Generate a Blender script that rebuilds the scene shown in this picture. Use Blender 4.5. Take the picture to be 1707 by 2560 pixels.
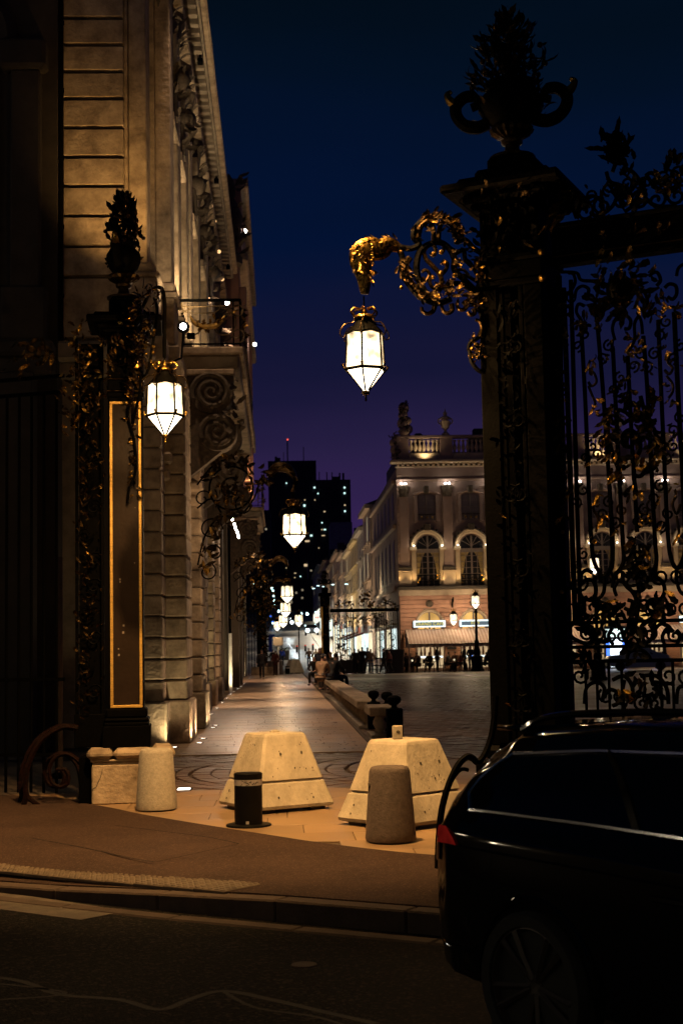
import bpy, math, random
from mathutils import Vector as V, Matrix as M, noise as NZ
S = bpy.context.scene
for o in list(bpy.data.objects): bpy.data.objects.remove(o)
R = math.radians
sin, cos, pi = math.sin, math.cos, math.pi
rnd = random.Random(11)

# ------------------------------------------------------------------ camera
PSI, TH, RHO, F = 0.04478, 0.09588, R(1.1), 3556.0
CAM = V((0, 0, 1.7))
aF = V((sin(PSI)*cos(TH), cos(PSI)*cos(TH), sin(TH)))
r0 = V((cos(PSI), -sin(PSI), 0)); u0 = r0.cross(aF)
aR = r0*cos(RHO) - u0*sin(RHO); aU = u0*cos(RHO) + r0*sin(RHO)
cd = bpy.data.cameras.new('camera'); cam = bpy.data.objects.new('camera', cd)
S.collection.objects.link(cam); S.camera = cam
cam.matrix_world = M(((aR.x, aU.x, -aF.x, 0), (aR.y, aU.y, -aF.y, 0), (aR.z, aU.z, -aF.z, 1.7), (0, 0, 0, 1)))
cd.sensor_width = 36; cd.lens = 50.0; cd.clip_start = .1; cd.clip_end = 3000
cd.dof.use_dof = True; cd.dof.focus_distance = 14.5; cd.dof.aperture_fstop = 4.5

# ------------------------------------------------------------------ night sky
W = bpy.data.worlds.new('World'); S.world = W; W.use_nodes = True
nt = W.node_tree; nt.nodes.clear()
def nd(t, ty, **k):
    n = t.nodes.new(ty)
    for a, b in k.items(): setattr(n, a, b)
    return n
tc = nd(nt, 'ShaderNodeTexCoord'); sx = nd(nt, 'ShaderNodeSeparateXYZ'); nt.links.new(tc.outputs['Generated'], sx.inputs[0])
nzn = nd(nt, 'ShaderNodeTexNoise'); nzn.inputs['Scale'].default_value = 2.2; nzn.inputs['Detail'].default_value = 3
mp = nd(nt, 'ShaderNodeMapping'); mp.inputs['Scale'].default_value = (1, 1, 4.5); nt.links.new(tc.outputs['Generated'], mp.inputs[0]); nt.links.new(mp.outputs[0], nzn.inputs[0])
ad = nd(nt, 'ShaderNodeMath', operation='MULTIPLY_ADD'); nt.links.new(nzn.outputs[0], ad.inputs[0]); ad.inputs[1].default_value = .15; 
sb = nd(nt, 'ShaderNodeMath', operation='SUBTRACT'); nt.links.new(sx.outputs[2], sb.inputs[0]); sb.inputs[1].default_value = .075; nt.links.new(sb.outputs[0], ad.inputs[2])
rp = nd(nt, 'ShaderNodeValToRGB'); nt.links.new(ad.outputs[0], rp.inputs[0])
cr = rp.color_ramp
stops = [(0, (.032, .0150, .076)), (.09, (.032, .0150, .076)), (.15, (.020, .0128, .054)), (.205, (.0072, .0075, .033)), (.28, (.0010, .0060, .031)), (.38, (.0009, .0050, .0155)), (.46, (.0008, .0038, .0080)), (1, (.0006, .0028, .0060))]
while len(cr.elements) < len(stops): cr.elements.new(.5)
for e, (p, c) in zip(cr.elements, stops): e.position = p; e.color = (*c, 1)
bg = nd(nt, 'ShaderNodeBackground'); nt.links.new(rp.outputs[0], bg.inputs[0]); bg.inputs[1].default_value = 1.0
wo = nd(nt, 'ShaderNodeOutputWorld'); nt.links.new(bg.outputs[0], wo.inputs[0])

vs = S.view_settings; vs.view_transform = 'Standard'; vs.look = 'None'; vs.exposure = 0; vs.gamma = 1; vs.use_curve_mapping = False
S.render.engine = 'CYCLES'
S.cycles.max_bounces = 6; S.cycles.diffuse_bounces = 2; S.cycles.glossy_bounces = 3; S.cycles.transparent_max_bounces = 12
S.cycles.sample_clamp_indirect = 2.0; S.cycles.use_denoising = True; S.cycles.caustics_reflective = False; S.cycles.caustics_refractive = False

# ------------------------------------------------------------------ projection helpers (pixel of the photograph + depth -> point in the place)
def ray(px, py): return aF + aR*((px-853.5)/F) - aU*((py-1280)/F)
def P(px, py, Y):
    d = ray(px, py); return CAM + d*(Y/d.y)
def G(px, py, z=0.):
    d = ray(px, py); return CAM + d*((z-1.7)/d.z)
def onplane(px, py, q, n):
    d = ray(px, py); return CAM + d*((q-CAM).dot(n)/d.dot(n))

# ------------------------------------------------------------------ materials
def mat(name, c, rough=.6, metal=0., var=.3, scale=4., bump=0., bscale=30., rand=.0, rvar=0., c2=None, stretch=None, coat=0., spec=None, speck=None):
    m = bpy.data.materials.new(name); m.use_nodes = True; t = m.node_tree; b = t.nodes['Principled BSDF']
    b.inputs['Roughness'].default_value = rough; b.inputs['Metallic'].default_value = metal
    if coat: b.inputs['Coat Weight'].default_value = coat; b.inputs['Coat Roughness'].default_value = .04
    if spec is not None: b.inputs['Specular IOR Level'].default_value = spec
    co = nd(t, 'ShaderNodeTexCoord').outputs['Object']
    oi = nd(t, 'ShaderNodeObjectInfo')
    va = nd(t, 'ShaderNodeVectorMath', operation='ADD'); t.links.new(co, va.inputs[0])
    lo = nd(t, 'ShaderNodeVectorMath', operation='ADD'); t.links.new(oi.outputs['Location'], lo.inputs[0])
    t.links.new(lo.outputs[0], va.inputs[1])
    src = va.outputs[0]
    if stretch:
        mpn = nd(t, 'ShaderNodeMapping'); mpn.inputs['Scale'].default_value = stretch; t.links.new(src, mpn.inputs[0]); src = mpn.outputs[0]
    n = nd(t, 'ShaderNodeTexNoise'); n.inputs['Scale'].default_value = scale; n.inputs['Detail'].default_value = 6; n.inputs['Roughness'].default_value = .65
    t.links.new(src, n.inputs[0])
    if var or c2:
        r = nd(t, 'ShaderNodeValToRGB'); e = r.color_ramp.elements
        a = c2 if c2 else tuple(x*(1-var) for x in c)
        e[0].position = .32; e[0].color = (*a, 1); e[1].position = .68; e[1].color = (*[min(1, x*(1+var*.5)) for x in c], 1)
        t.links.new(n.outputs[0], r.inputs[0]); out = r.outputs[0]
    else:
        q = nd(t, 'ShaderNodeRGB'); q.outputs[0].default_value = (*c, 1); out = q.outputs[0]
    if speck:                                            # pale aggregate stones: (scale, colour, share)
        vn = nd(t, 'ShaderNodeTexVoronoi'); vn.inputs['Scale'].default_value = speck[0]; t.links.new(src, vn.inputs[0])
        sr = nd(t, 'ShaderNodeSeparateColor'); t.links.new(vn.outputs['Color'], sr.inputs[0])
        gt_ = nd(t, 'ShaderNodeMapRange'); gt_.inputs[1].default_value = 1-speck[2]; gt_.inputs[2].default_value = 1.0; t.links.new(sr.outputs[0], gt_.inputs[0])
        mxs = nd(t, 'ShaderNodeMix', data_type='RGBA'); t.links.new(gt_.outputs[0], mxs.inputs[0]); t.links.new(out, mxs.inputs[6]); mxs.inputs[7].default_value = (*speck[1], 1); out = mxs.outputs[2]
    if rand:
        mr = nd(t, 'ShaderNodeMapRange'); mr.inputs[3].default_value = 1-rand; mr.inputs[4].default_value = 1+rand*.7
        t.links.new(oi.outputs['Random'], mr.inputs[0])
        mx = nd(t, 'ShaderNodeVectorMath', operation='SCALE'); t.links.new(out, mx.inputs[0]); t.links.new(mr.outputs[0], mx.inputs['Scale']); out = mx.outputs[0]
    t.links.new(out, b.inputs['Base Color'])
    if rvar:
        mr = nd(t, 'ShaderNodeMapRange'); mr.inputs[1].default_value = .3; mr.inputs[2].default_value = .7; mr.inputs[3].default_value = max(.03, rough-rvar); mr.inputs[4].default_value = min(1, rough+rvar)
        t.links.new(n.outputs[0], mr.inputs[0]); t.links.new(mr.outputs[0], b.inputs['Roughness'])
    if bump:
        n2 = nd(t, 'ShaderNodeTexNoise'); n2.inputs['Scale'].default_value = bscale; n2.inputs['Detail'].default_value = 5; t.links.new(src, n2.inputs[0])
        bp = nd(t, 'ShaderNodeBump'); bp.inputs['Strength'].default_value = bump; bp.inputs['Distance'].default_value = .02
        t.links.new(n2.outputs[0], bp.inputs['Height']); t.links.new(bp.outputs[0], b.inputs['Normal'])
    return m
def emis(name, c, s, mottle=0., scale=5., clear=0.):
    m = bpy.data.materials.new(name); m.use_nodes = True; t = m.node_tree; t.nodes.clear()
    e = nd(t, 'ShaderNodeEmission'); e.inputs[0].default_value = (*c, 1); e.inputs[1].default_value = s
    o = nd(t, 'ShaderNodeOutputMaterial'); out = e.outputs[0]
    if mottle:
        co = nd(t, 'ShaderNodeTexCoord'); oi = nd(t, 'ShaderNodeObjectInfo'); va = nd(t, 'ShaderNodeVectorMath', operation='ADD')
        t.links.new(co.outputs['Object'], va.inputs[0]); t.links.new(oi.outputs['Location'], va.inputs[1])
        n = nd(t, 'ShaderNodeTexNoise'); n.inputs['Scale'].default_value = scale; t.links.new(va.outputs[0], n.inputs[0])
        mr = nd(t, 'ShaderNodeMapRange'); mr.inputs[1].default_value = .34; mr.inputs[2].default_value = .68; mr.inputs[3].default_value = s*(1-mottle); mr.inputs[4].default_value = s
        t.links.new(n.outputs[0], mr.inputs[0]); t.links.new(mr.outputs[0], e.inputs[1])
    if clear:
        tr = nd(t, 'ShaderNodeBsdfTransparent'); tr.inputs[0].default_value = (clear, clear, clear, 1)
        a = nd(t, 'ShaderNodeAddShader'); t.links.new(out, a.inputs[0]); t.links.new(tr.outputs[0], a.inputs[1]); out = a.outputs[0]
    t.links.new(out, o.inputs[0]); return m
K = dict(
    lime=mat('weathered_limestone', (.38, .295, .205), .85, var=.38, scale=3.2, bump=1.0, bscale=14, rand=.16, c2=(.17, .125, .085)),
    limed=mat('sooty_limestone', (.30, .25, .19), .9, var=.45, scale=2.0, bump=.4, bscale=18, rand=.1),
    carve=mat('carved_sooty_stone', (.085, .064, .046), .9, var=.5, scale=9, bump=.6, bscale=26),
    joint=mat('stone_joint', (.07, .058, .045), .95, var=.2),
    conc=mat('cast_concrete', (.52, .45, .34), .85, var=.30, scale=4.6, bump=.38, bscale=34, stretch=(1, 1, .6)),
    gran=mat('grey_granite', (.115, .085, .070), .8, var=.35, scale=26, bump=.3, bscale=60),
    granl=mat('pale_granite', (.36, .32, .26), .8, var=.25, scale=30, bump=.3, bscale=60),
    pave=mat('polished_paving', (.46, .32, .205), .36, var=.35, scale=1.3, rand=.13, rvar=.1, bump=.06, bscale=9),
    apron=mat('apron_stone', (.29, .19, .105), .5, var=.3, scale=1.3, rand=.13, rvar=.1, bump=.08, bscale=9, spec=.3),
    sett=mat('worn_setts', (.12, .073, .050), .46, spec=.3, var=.5, scale=2.4, rand=.3, rvar=.12, bump=.3, bscale=14),
    sett2=mat('joined_setts', (.12, .073, .050), .40, var=.7, scale=1.6, rvar=.12, bump=.3, bscale=14),
    bed=mat('joint_sand', (.085, .062, .045), .9, var=.3, scale=10),
    plaza=mat('plaza_stone', (.12, .076, .053), .45, var=.4, scale=.7, rvar=.15),
    pband=mat('pale_plaza_stone', (.40, .34, .27), .45, var=.25, scale=.8),
    walk=mat('footway_asphalt', (.050, .029, .021), .85, var=.22, scale=1.6, bump=.9, bscale=110, c2=(.034, .0195, .0145), spec=.15, speck=(90, (.10, .062, .045), .22)),
    road=mat('road_asphalt', (.0125, .0110, .0105), .85, var=.3, scale=48, c2=(.0022, .002, .002), bump=1.0, bscale=70, spec=.1, speck=(55, (.048, .037, .030), .26)),
    seam=mat('road_seam', (.0165, .011, .008), .8, var=.3, scale=8, bump=.4, bscale=90),
    kerb=mat('kerb_stone', (.085, .060, .046), .8, spec=.2, var=.3, scale=5, bump=.4, bscale=50, rand=.12),
    paint=mat('worn_road_paint', (.10, .078, .058), .8, var=.45, scale=7, bump=.3, bscale=90),
    tact=mat('tactile_tile', (.13, .095, .062), .75, var=.25, scale=8, rand=.1),
    iron=mat('black_iron', (.0015, .0014, .0013), .6, .0, spec=.02, var=.3, scale=12, bump=.15, bscale=40),
    ironr=mat('worn_black_iron', (.0022, .0019, .0017), .65, .0, spec=.04, var=.4, scale=14, bump=.4, bscale=40),
    rust=mat('flaking_iron', (.003, .0024, .0022), .62, .0, scale=26, bump=.6, bscale=50, c2=(.012, .0035, .0024), var=.2, spec=.05),
    gold=mat('gilding', (.30, .175, .040), .3, 1., var=.5, scale=14, rand=.25, rvar=.12, bump=.35, bscale=30),
    goldd=mat('dull_gilding', (.044, .025, .0065), .36, .85, var=.7, scale=12, rand=.4, rvar=.12, bump=.4, bscale=30),
    bronze=mat('gilded_bronze', (.17, .115, .05), .45, .3, var=.3, scale=12),  # balcony scroll iron given a tan that stands for lamplight
    frame=mat('gilt_moulding', (.60, .37, .09), .42, .55, var=.3, scale=8, stretch=(1, 1, 6), bump=.2, bscale=40),
    panel=mat('painted_panel', (.016, .0095, .0065), .5, var=.3, scale=2, spec=.12, bump=.12, bscale=20),
    chip=mat('bare_chip', (.16, .13, .11), .8, var=.2),
    black=mat('car_paint', (.0030, .0032, .004), .05, .0, var=0, spec=.5),
    glassd=mat('tinted_glass', (.003, .003, .004), .05, .0, var=0),
    chrome=mat('chrome', (.62, .64, .70), .14, 1., var=0),
    tyre=mat('tyre_rubber', (.010, .010, .010), .8, var=.3, scale=20),
    rim=mat('alloy', (.055, .046, .042), .5, .3, var=.1), soot=mat('blackened_stone', (.034, .026, .020), .92, var=.4, scale=2.2, bump=.4, bscale=18), blind=mat('drawn_blind', (.13, .10, .115), .8, var=.2, scale=4, stretch=(6, 1, .5)),  # wing stone darkened in its colour to stand for shade
    red=emis('tail_lens', (1., .045, .03), .11, .6, 9),
    redd=mat('tail_lens_dark', (.12, .012, .010), .12, .0, var=0, coat=.6),
    clearl=mat('pale_lens', (.5, .42, .4), .15, var=0),
    bolt=mat('bollard_enamel', (.0045, .0038, .0032), .5, spec=.12, var=.3, scale=(9), bump=.1, bscale=60),
    band=mat('grey_reflector', (.38, .34, .33), .5, var=.2, scale=30),
    cafe=mat('cafe_stone', (.33, .235, .20), .85, var=.22, scale=1.0, rand=.07),
    cafep=mat('cafe_pink_stone', (.40, .225, .155), .85, var=.22, scale=1.2, rand=.09),
    cafel=mat('cafe_pale_stone', (.44, .35, .25), .85, var=.2, scale=1.2),
    wood=mat('window_joinery', (.15, .12, .11), .6, var=.2),
    glassn=mat('night_glass', (.008, .008, .010), .35, var=0, spec=.25),
    curt=mat('curtain', (.30, .22, .09), .9, var=.3, scale=8),
    roofm=mat('slate', (.030, .028, .032), .7, var=.4, scale=3),
    awn=mat('awning_canvas', (.50, .40, .33), .9, var=.1, scale=3), awn2=mat('awning_stripe', (.33, .22, .18), .9, var=.1, scale=3),
    pot=mat('planter_paint', (.020, .017, .016), .6, var=.3), leafm=mat('shrub_leaf', (.035, .05, .018), .6, var=.5, scale=6),
    tower=mat('tower_cladding', (.010, .012, .014), .6, var=.2, scale=.1), tow2=mat('tower_fin', (.020, .018, .026), .6, var=.2),
    skin=mat('skin', (.36, .20, .14), .6, var=.1), hair=mat('hair', (.018, .012, .009), .6, var=.3, scale=30),
    sign=mat('dark_signboard', (.014, .016, .022), .5, var=0), white=mat('white_enamel', (.7, .7, .7), .4, var=.1),
)
HC = dict(h1=(.33, .25, .21), h2=(.40, .33, .20), h3=(.30, .28, .29), h4=(.42, .36, .27), h5=(.26, .18, .15))
for k_, c_ in HC.items(): K[k_] = mat('render_'+k_, c_, .9, var=.2, scale=.6)
K['lglass'] = emis('lantern_glass', (1., .72, .40), 3.6, .90, 7.0, clear=.55)
K['lglassb'] = emis('lantern_glass_below', (1., .82, .56), 3.8, .2, 5, clear=.55)
K['lglassw'] = emis('far_lantern_glass', (1., .80, .50), 1.25, .62, 4.5, clear=.55)
K['lglassv'] = emis('far_lantern_glass_below', (1., .92, .74), 2.2, .2, 5, clear=.55)
K['roadglobe'] = emis('road_globe', (1., .80, .52), 60)
K['bulb'] = emis('bulb', (1., .86, .62), 14)
K['spot'] = emis('spot_lens', (1., .93, .84), 26); K['spotw'] = emis('recessed_lamp', (1., .9, .76), 9); K['warmlit'] = emis('warm_lit_slot', (1., .55, .22), 1.6)
K['cool'] = emis('cool_lamp', (.62, .95, 1.), 5); K['head'] = emis('headlamp', (.80, .97, 1.), 14); K['grn'] = emis('green_signal', (.02, .9, .45), 4); K['redl'] = emis('red_lamp', (1., .10, .06), 1.5)
K['blue'] = emis('blue_screen', (.08, .22, 1.), 1.8); K['wscreen'] = emis('white_screen', (.80, .92, 1.), 2.2); K['shop'] = emis('shop_window', (1., .86, .56), 1.5, .55, 1.1); K['shopw'] = emis('cool_shop_window', (.80, .98, .95), 1.7, .5, 1.4)
K['inner'] = emis('lit_room', (1., .56, .16), 1.1, .5, .8); K['innerb'] = emis('lit_bar', (1., .70, .38), .75, .5, 1.3); K['signw'] = emis('sign_tube', (.82, .97, 1.), 1.7); K['signy'] = emis('sign_letter', (1., .80, .10), .95); K['signg'] = emis('sign_back', (.20, .26, .30), .6)
K['dimw'] = emis('dim_lit_window', (.9, .75, .5), .35, .4, 2); K['twin'] = emis('tower_window', (.62, 1., .95), 1.5); K['twinw'] = emis('tower_window_warm', (1., .74, .42), .7)
def cloth(name, c): K[name] = mat(name+'_cloth', c, .9, var=.25, scale=10, bump=.2, bscale=30); return name
for n_, c_ in dict(cblack=(.010, .010, .012), cnavy=(.012, .016, .035), cblue=(.012, .04, .32), cbrown=(.07, .035, .022), cbeige=(.42, .32, .20), ctan=(.30, .19, .11), cgrey=(.09, .085, .085), cred=(.12, .025, .022), cjean=(.05, .075, .13), cpale=(.42, .38, .33), cred2=(.16, .05, .03)).items(): cloth(n_, c_)

# ------------------------------------------------------------------ mesh helpers
def tf(loc=(0, 0, 0), rz=0., rx=0., ry=0., s=1.):
    return M.Translation(V(loc)) @ M.Rotation(rz, 4, 'Z') @ M.Rotation(ry, 4, 'Y') @ M.Rotation(rx, 4, 'X') @ M.Diagonal((s, s, s, 1))
class MB:
    def __init__(s): s.v = []; s.f = []; s.T = M.Identity(4); s.mi = []
    def add(s, vs, fs, mi=0):
        n = len(s.v); T = s.T
        s.v += [T @ V(v) for v in vs]; s.f += [tuple(i+n for i in f) for f in fs]; s.mi += [mi]*len(fs); return s
    def box(s, x0, x1, y0, y1, z0, z1, mi=0):
        return s.add([(x0, y0, z0), (x1, y0, z0), (x1, y1, z0), (x0, y1, z0), (x0, y0, z1), (x1, y0, z1), (x1, y1, z1), (x0, y1, z1)],
                     [(3, 2, 1, 0), (4, 5, 6, 7), (0, 1, 5, 4), (1, 2, 6, 5), (2, 3, 7, 6), (3, 0, 4, 7)], mi)
    def cbox(s, x0, x1, y0, y1, z0, z1, b=.02):
        X = (x0, x1); Y = (y0, y1); Z = (z0, z1); vs = []; ix = {}
        for i in (0, 1):
            for j in (0, 1):
                for k in (0, 1):
                    si, sj, sk = (1-2*i)*b, (1-2*j)*b, (1-2*k)*b
                    for a in range(3):
                        ix[i, j, k, a] = len(vs)
                        vs.append((X[i]+(0 if a == 0 else si), Y[j]+(0 if a == 1 else sj), Z[k]+(0 if a == 2 else sk)))
        fs = []
        for i in (0, 1):
            q = [(i, 0, 0), (i, 1, 0), (i, 1, 1), (i, 0, 1)]; fs.append([ix[(*p, 0)] for p in (q if i else q[::-1])])
            q = [(0, i, 0), (0, i, 1), (1, i, 1), (1, i, 0)]; fs.append([ix[(*p, 1)] for p in (q if i else q[::-1])])
            q = [(0, 0, i), (1, 0, i), (1, 1, i), (0, 1, i)]; fs.append([ix[(*p, 2)] for p in (q if i else q[::-1])])
        for i in (0, 1):
            for j in (0, 1):
                q = [ix[i, j, 0, 0], ix[i, j, 1, 0], ix[i, j, 1, 1], ix[i, j, 0, 1]]; fs.append(q if (i+j) % 2 else q[::-1])
                q = [ix[i, 0, j, 0], ix[i, 0, j, 2], ix[i, 1, j, 2], ix[i, 1, j, 0]]; fs.append(q if (i+j) % 2 else q[::-1])
                q = [ix[0, i, j, 1], ix[1, i, j, 1], ix[1, i, j, 2], ix[0, i, j, 2]]; fs.append(q if (i+j) % 2 else q[::-1])
                for k in (0, 1):
                    q = [ix[i, j, k, 0], ix[i, j, k, 1], ix[i, j, k, 2]]; fs.append(q if (i+j+k) % 2 else q[::-1])
        return s.add(vs, fs)
    def tube(s, pts, r, n=6, flat=1., nrm=None, mi=0):
        pts = [V(p) for p in pts]; m = len(pts)
        if not hasattr(r, '__len__'): r = [r]*m
        vs = []; fs = []; a = None
        for i, p in enumerate(pts):
            t = (pts[min(i+1, m-1)]-pts[max(i-1, 0)]); t = t.normalized() if t.length > 1e-9 else V((0, 0, 1))
            if nrm is not None: a = V(nrm)-t*t.dot(V(nrm))
            elif a is None: a = t.orthogonal()
            else: a = a-t*t.dot(a)
            if a.length < 1e-6: a = t.orthogonal()
            a = a.normalized(); b = t.cross(a)
            for k in range(n):
                w = 2*pi*k/n+pi/n; vs.append(p+(a*cos(w)*flat+b*sin(w))*r[i])
        for i in range(m-1):
            for k in range(n):
                k2 = (k+1) % n; fs.append((i*n+k, i*n+k2, (i+1)*n+k2, (i+1)*n+k))
        fs.append(tuple(range(n))[::-1]); fs.append(tuple((m-1)*n+k for k in range(n)))
        return s.add(vs, fs, mi)
    def lathe(s, prof, n=16, c=(0, 0, 0), sx=1., sy=1., ph=0., mi=0):
        vs = []; fs = []; m = len(prof)
        for r, z in prof:
            for k in range(n):
                w = 2*pi*k/n+ph; vs.append((c[0]+r*cos(w)*sx, c[1]+r*sin(w)*sy, c[2]+z))
        for i in range(m-1):
            for k in range(n):
                k2 = (k+1) % n; fs.append((i*n+k, i*n+k2, (i+1)*n+k2, (i+1)*n+k))
        fs.append(tuple(range(n))[::-1]); fs.append(tuple((m-1)*n+k for k in range(n)))
        return s.add(vs, fs, mi)
    def prism(s, poly, fn, t0, t1, mi=0):
        n = len(poly); vs = [fn(a, b, t0) for a, b in poly]+[fn(a, b, t1) for a, b in poly]
        fs = [tuple(range(n))[::-1], tuple(range(n, 2*n))]+[(k, (k+1) % n, n+(k+1) % n, n+k) for k in range(n)]
        return s.add(vs, fs, mi)
    def ball(s, c, r, n=10, m=6, sz=1., mi=0):
        return s.lathe([(max(.001, r*sin(pi*i/m)), -r*cos(pi*i/m)*sz) for i in range(m+1)], n, c, mi=mi)
    def mesh(s, name, off=V((0, 0, 0)), mats=(), smooth=False):
        me = bpy.data.meshes.new(name); me.from_pydata([tuple(v-off) for v in s.v], [], s.f)
        for m in mats: me.materials.append(m)
        if len(mats) > 1: me.polygons.foreach_set('material_index', s.mi)
        if smooth:
            me.polygons.foreach_set('use_smooth', [True]*len(me.polygons))
            try: me.set_sharp_from_angle(angle=R(42))
            except Exception: pass
        me.validate(); me.update(); return me
    def build(s, name, m, parent=None, smooth=False, at=None, stuff=False):
        ms = m if isinstance(m, (list, tuple)) else (m,)
        ms = [K[x] if isinstance(x, str) else x for x in ms]
        if at is not None: return link(name, s.mesh(name, V((0, 0, 0)), ms, smooth), parent, at, stuff)   # shape given round its own origin
        at = OR[parent.name] if parent else V((0, 0, 0))                                                  # shape given in world metres
        return link(name, s.mesh(name, at, ms, smooth), parent, at, stuff)
OR = {}; OM = {}
def link(name, me, parent=None, at=None, stuff=False, mw=None):
    o = bpy.data.objects.new(name, me); S.collection.objects.link(o)
    at = V(at) if at is not None else V((0, 0, 0))
    OR[o.name] = at
    if mw is None: mw = M.Translation(at)
    OM[o.name] = mw; OR[o.name] = mw.to_translation()
    if parent:
        o.parent = parent; pm = OM.get(parent.name) or M.Translation(OR[parent.name]); o.matrix_local = pm.inverted() @ mw
    else: o.matrix_local = mw
    if stuff: o['kind'] = 'stuff'
    return o
def tag(o, label=None, cat=None, group=None, kind=None):
    if label: o['label'] = label
    if cat: o['category'] = cat
    if group: o['group'] = group
    if kind: o['kind'] = kind
    return o
def thing(name, label, cat, loc=(0, 0, 0), group=None):
    o = bpy.data.objects.new(name, None); S.collection.objects.link(o); o.location = loc; o.empty_display_size = .2
    OR[o.name] = V(loc); return tag(o, label, cat, group)
def light(kind, name, loc, power, col=(1, .7, .4), r=.1, parent=None, aim=None, size=1.6, blend=.5):
    l = bpy.data.lights.new(name, kind); l.energy = power; l.color = col; l.shadow_soft_size = r
    if kind == 'SPOT': l.spot_size = size; l.spot_blend = blend
    o = bpy.data.objects.new(name, l); S.collection.objects.link(o)
    if parent: o.parent = parent; o.location = (OM.get(parent.name) or M.Translation(OR[parent.name])).inverted() @ V(loc)
    else: o.location = loc
    if aim is not None: o.rotation_euler = (V(aim)-V(loc)).to_track_quat('-Z', 'Y').to_euler()
    return o
def spline(pts, k=5):
    pts = [V(p) for p in pts]; out = []
    for i in range(len(pts)-1):
        p0, p1, p2, p3 = pts[max(i-1, 0)], pts[i], pts[i+1], pts[min(i+2, len(pts)-1)]
        for j in range(k):
            t = j/k; out.append(.5*((2*p1)+(p2-p0)*t+(2*p0-5*p1+4*p2-p3)*t*t+(3*p1-p0-3*p2+p3)*t**3))
    return out+[pts[-1]]
def spiral(c, r0, a0, turns, r1=.15, n=16, d=1):
    """flat spiral points (u,w) winding inwards from angle a0"""
    m = max(8, int(n*abs(turns)))
    return [(c[0]+(r0+(r0*r1-r0)*i/m)*cos(a0+d*2*pi*turns*i/m), c[1]+(r0+(r0*r1-r0)*i/m)*sin(a0+d*2*pi*turns*i/m)) for i in range(m+1)]
class Plane:
    """a vertical plane through q along unit direction d: scrollwork is drawn on it in metres (u, z)"""
    def __init__(s, q, d): s.q = V(q); s.d = V(d).normalized(); s.n = V((-s.d.y, s.d.x, 0)); s.n = s.n if s.n.y < 0 else -s.n
    def at(s, u, z, o=0.): return V((s.q.x, s.q.y, 0))+s.d*u+V((0, 0, z))+s.n*o
    def px(s, x, y, o=0.): return onplane(x, y, s.q+s.n*o, s.n)
    def uz(s, x, y): p = s.px(x, y); return ((p-s.q).dot(s.d), p.z)
# canonical acanthus leaf: root at the origin, tip towards +X curling up (+Z); about 110 triangles or fewer
def leafmesh(name, m, curl=1., wid=.36, n=7):
    b = MB(); vs = []; fs = []
    for i in range(n):
        t = i/(n-1); a = curl*t*t*2.0; x = (sin(a)/max(.01, 2*curl*t)) if t > 0 else 0
        x = t-.25*curl*t**3; z = .42*curl*t**2.2; w = wid*(.25+1.6*t*(1-t)*1.7)*(1-.86*t**5)*.5; h = .035*(1-t*.7)
        if i % 2: w *= .74
        vs += [(x, -w, z+w*.35), (x, 0, z-h), (x, w, z+w*.35), (x, 0, z+h)]
    for i in range(n-1):
        for k in range(4): k2 = (k+1) % 4; fs.append((i*4+k, i*4+k2, i*4+4+k2, i*4+4+k))
    fs += [(3, 2, 1, 0), tuple((n-1)*4+k for k in range(4))]
    return b.add(vs, fs).mesh(name, mats=[K[m]], smooth=False)
LF = {}
for gm in ('gold', 'goldd', 'iron', 'carve'): LF[gm] = [leafmesh('leaf_'+gm, gm, c, w) for c, w in ((1., .36), (1.6, .44), (.6, .3))]
def leaf(parent, p, d, n, s, m='gold', name='gilded_leaf', w=1.):
    """one leaf part: root p, pointing along d, face normal n, length s"""
    d = V(d).normalized(); n = V(n); n = (n-d*n.dot(d)).normalized(); y = n.cross(d)
    mw = M.Translation(p) @ M(((d.x, y.x, n.x, 0), (d.y, y.y, n.y, 0), (d.z, y.z, n.z, 0), (0, 0, 0, 1))) @ M.Diagonal((s, s*w, s, 1))
    top = parent
    while top.parent: top = top.parent
    k = (top.name, name); LCNT[k] = LCNT.get(k, 0)+1
    if LCNT[k] > 285:                                    # past the limit the remaining leaves of a thing are one joined part
        q = LREST.setdefault((top.name, name, m), MB()); me = rnd.choice(LF[m]); q.add([mw @ v.co for v in me.vertices], [tuple(p.vertices) for p in me.polygons]); return None
    return link(name, rnd.choice(LF[m]), parent, mw=mw)
LCNT = {}; LREST = {}
def flush_leaves():
    for (tn, nm, m), q in LREST.items(): q.build(nm+'_mass', m, bpy.data.objects[tn], stuff=True)
    LREST.clear()
def berry_mesh(m):
    b = MB(); b.ball((0, 0, 0), 1., 7, 5); return b.mesh('berry_'+m, mats=[K[m]], smooth=True)
BM = {m: berry_mesh(m) for m in ('gold', 'goldd')}
def berry(parent, p, r, m='gold'): return link('gilded_boss', BM[m], parent, mw=M.Translation(p) @ M.Diagonal((r, r, r, 1)))
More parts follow.
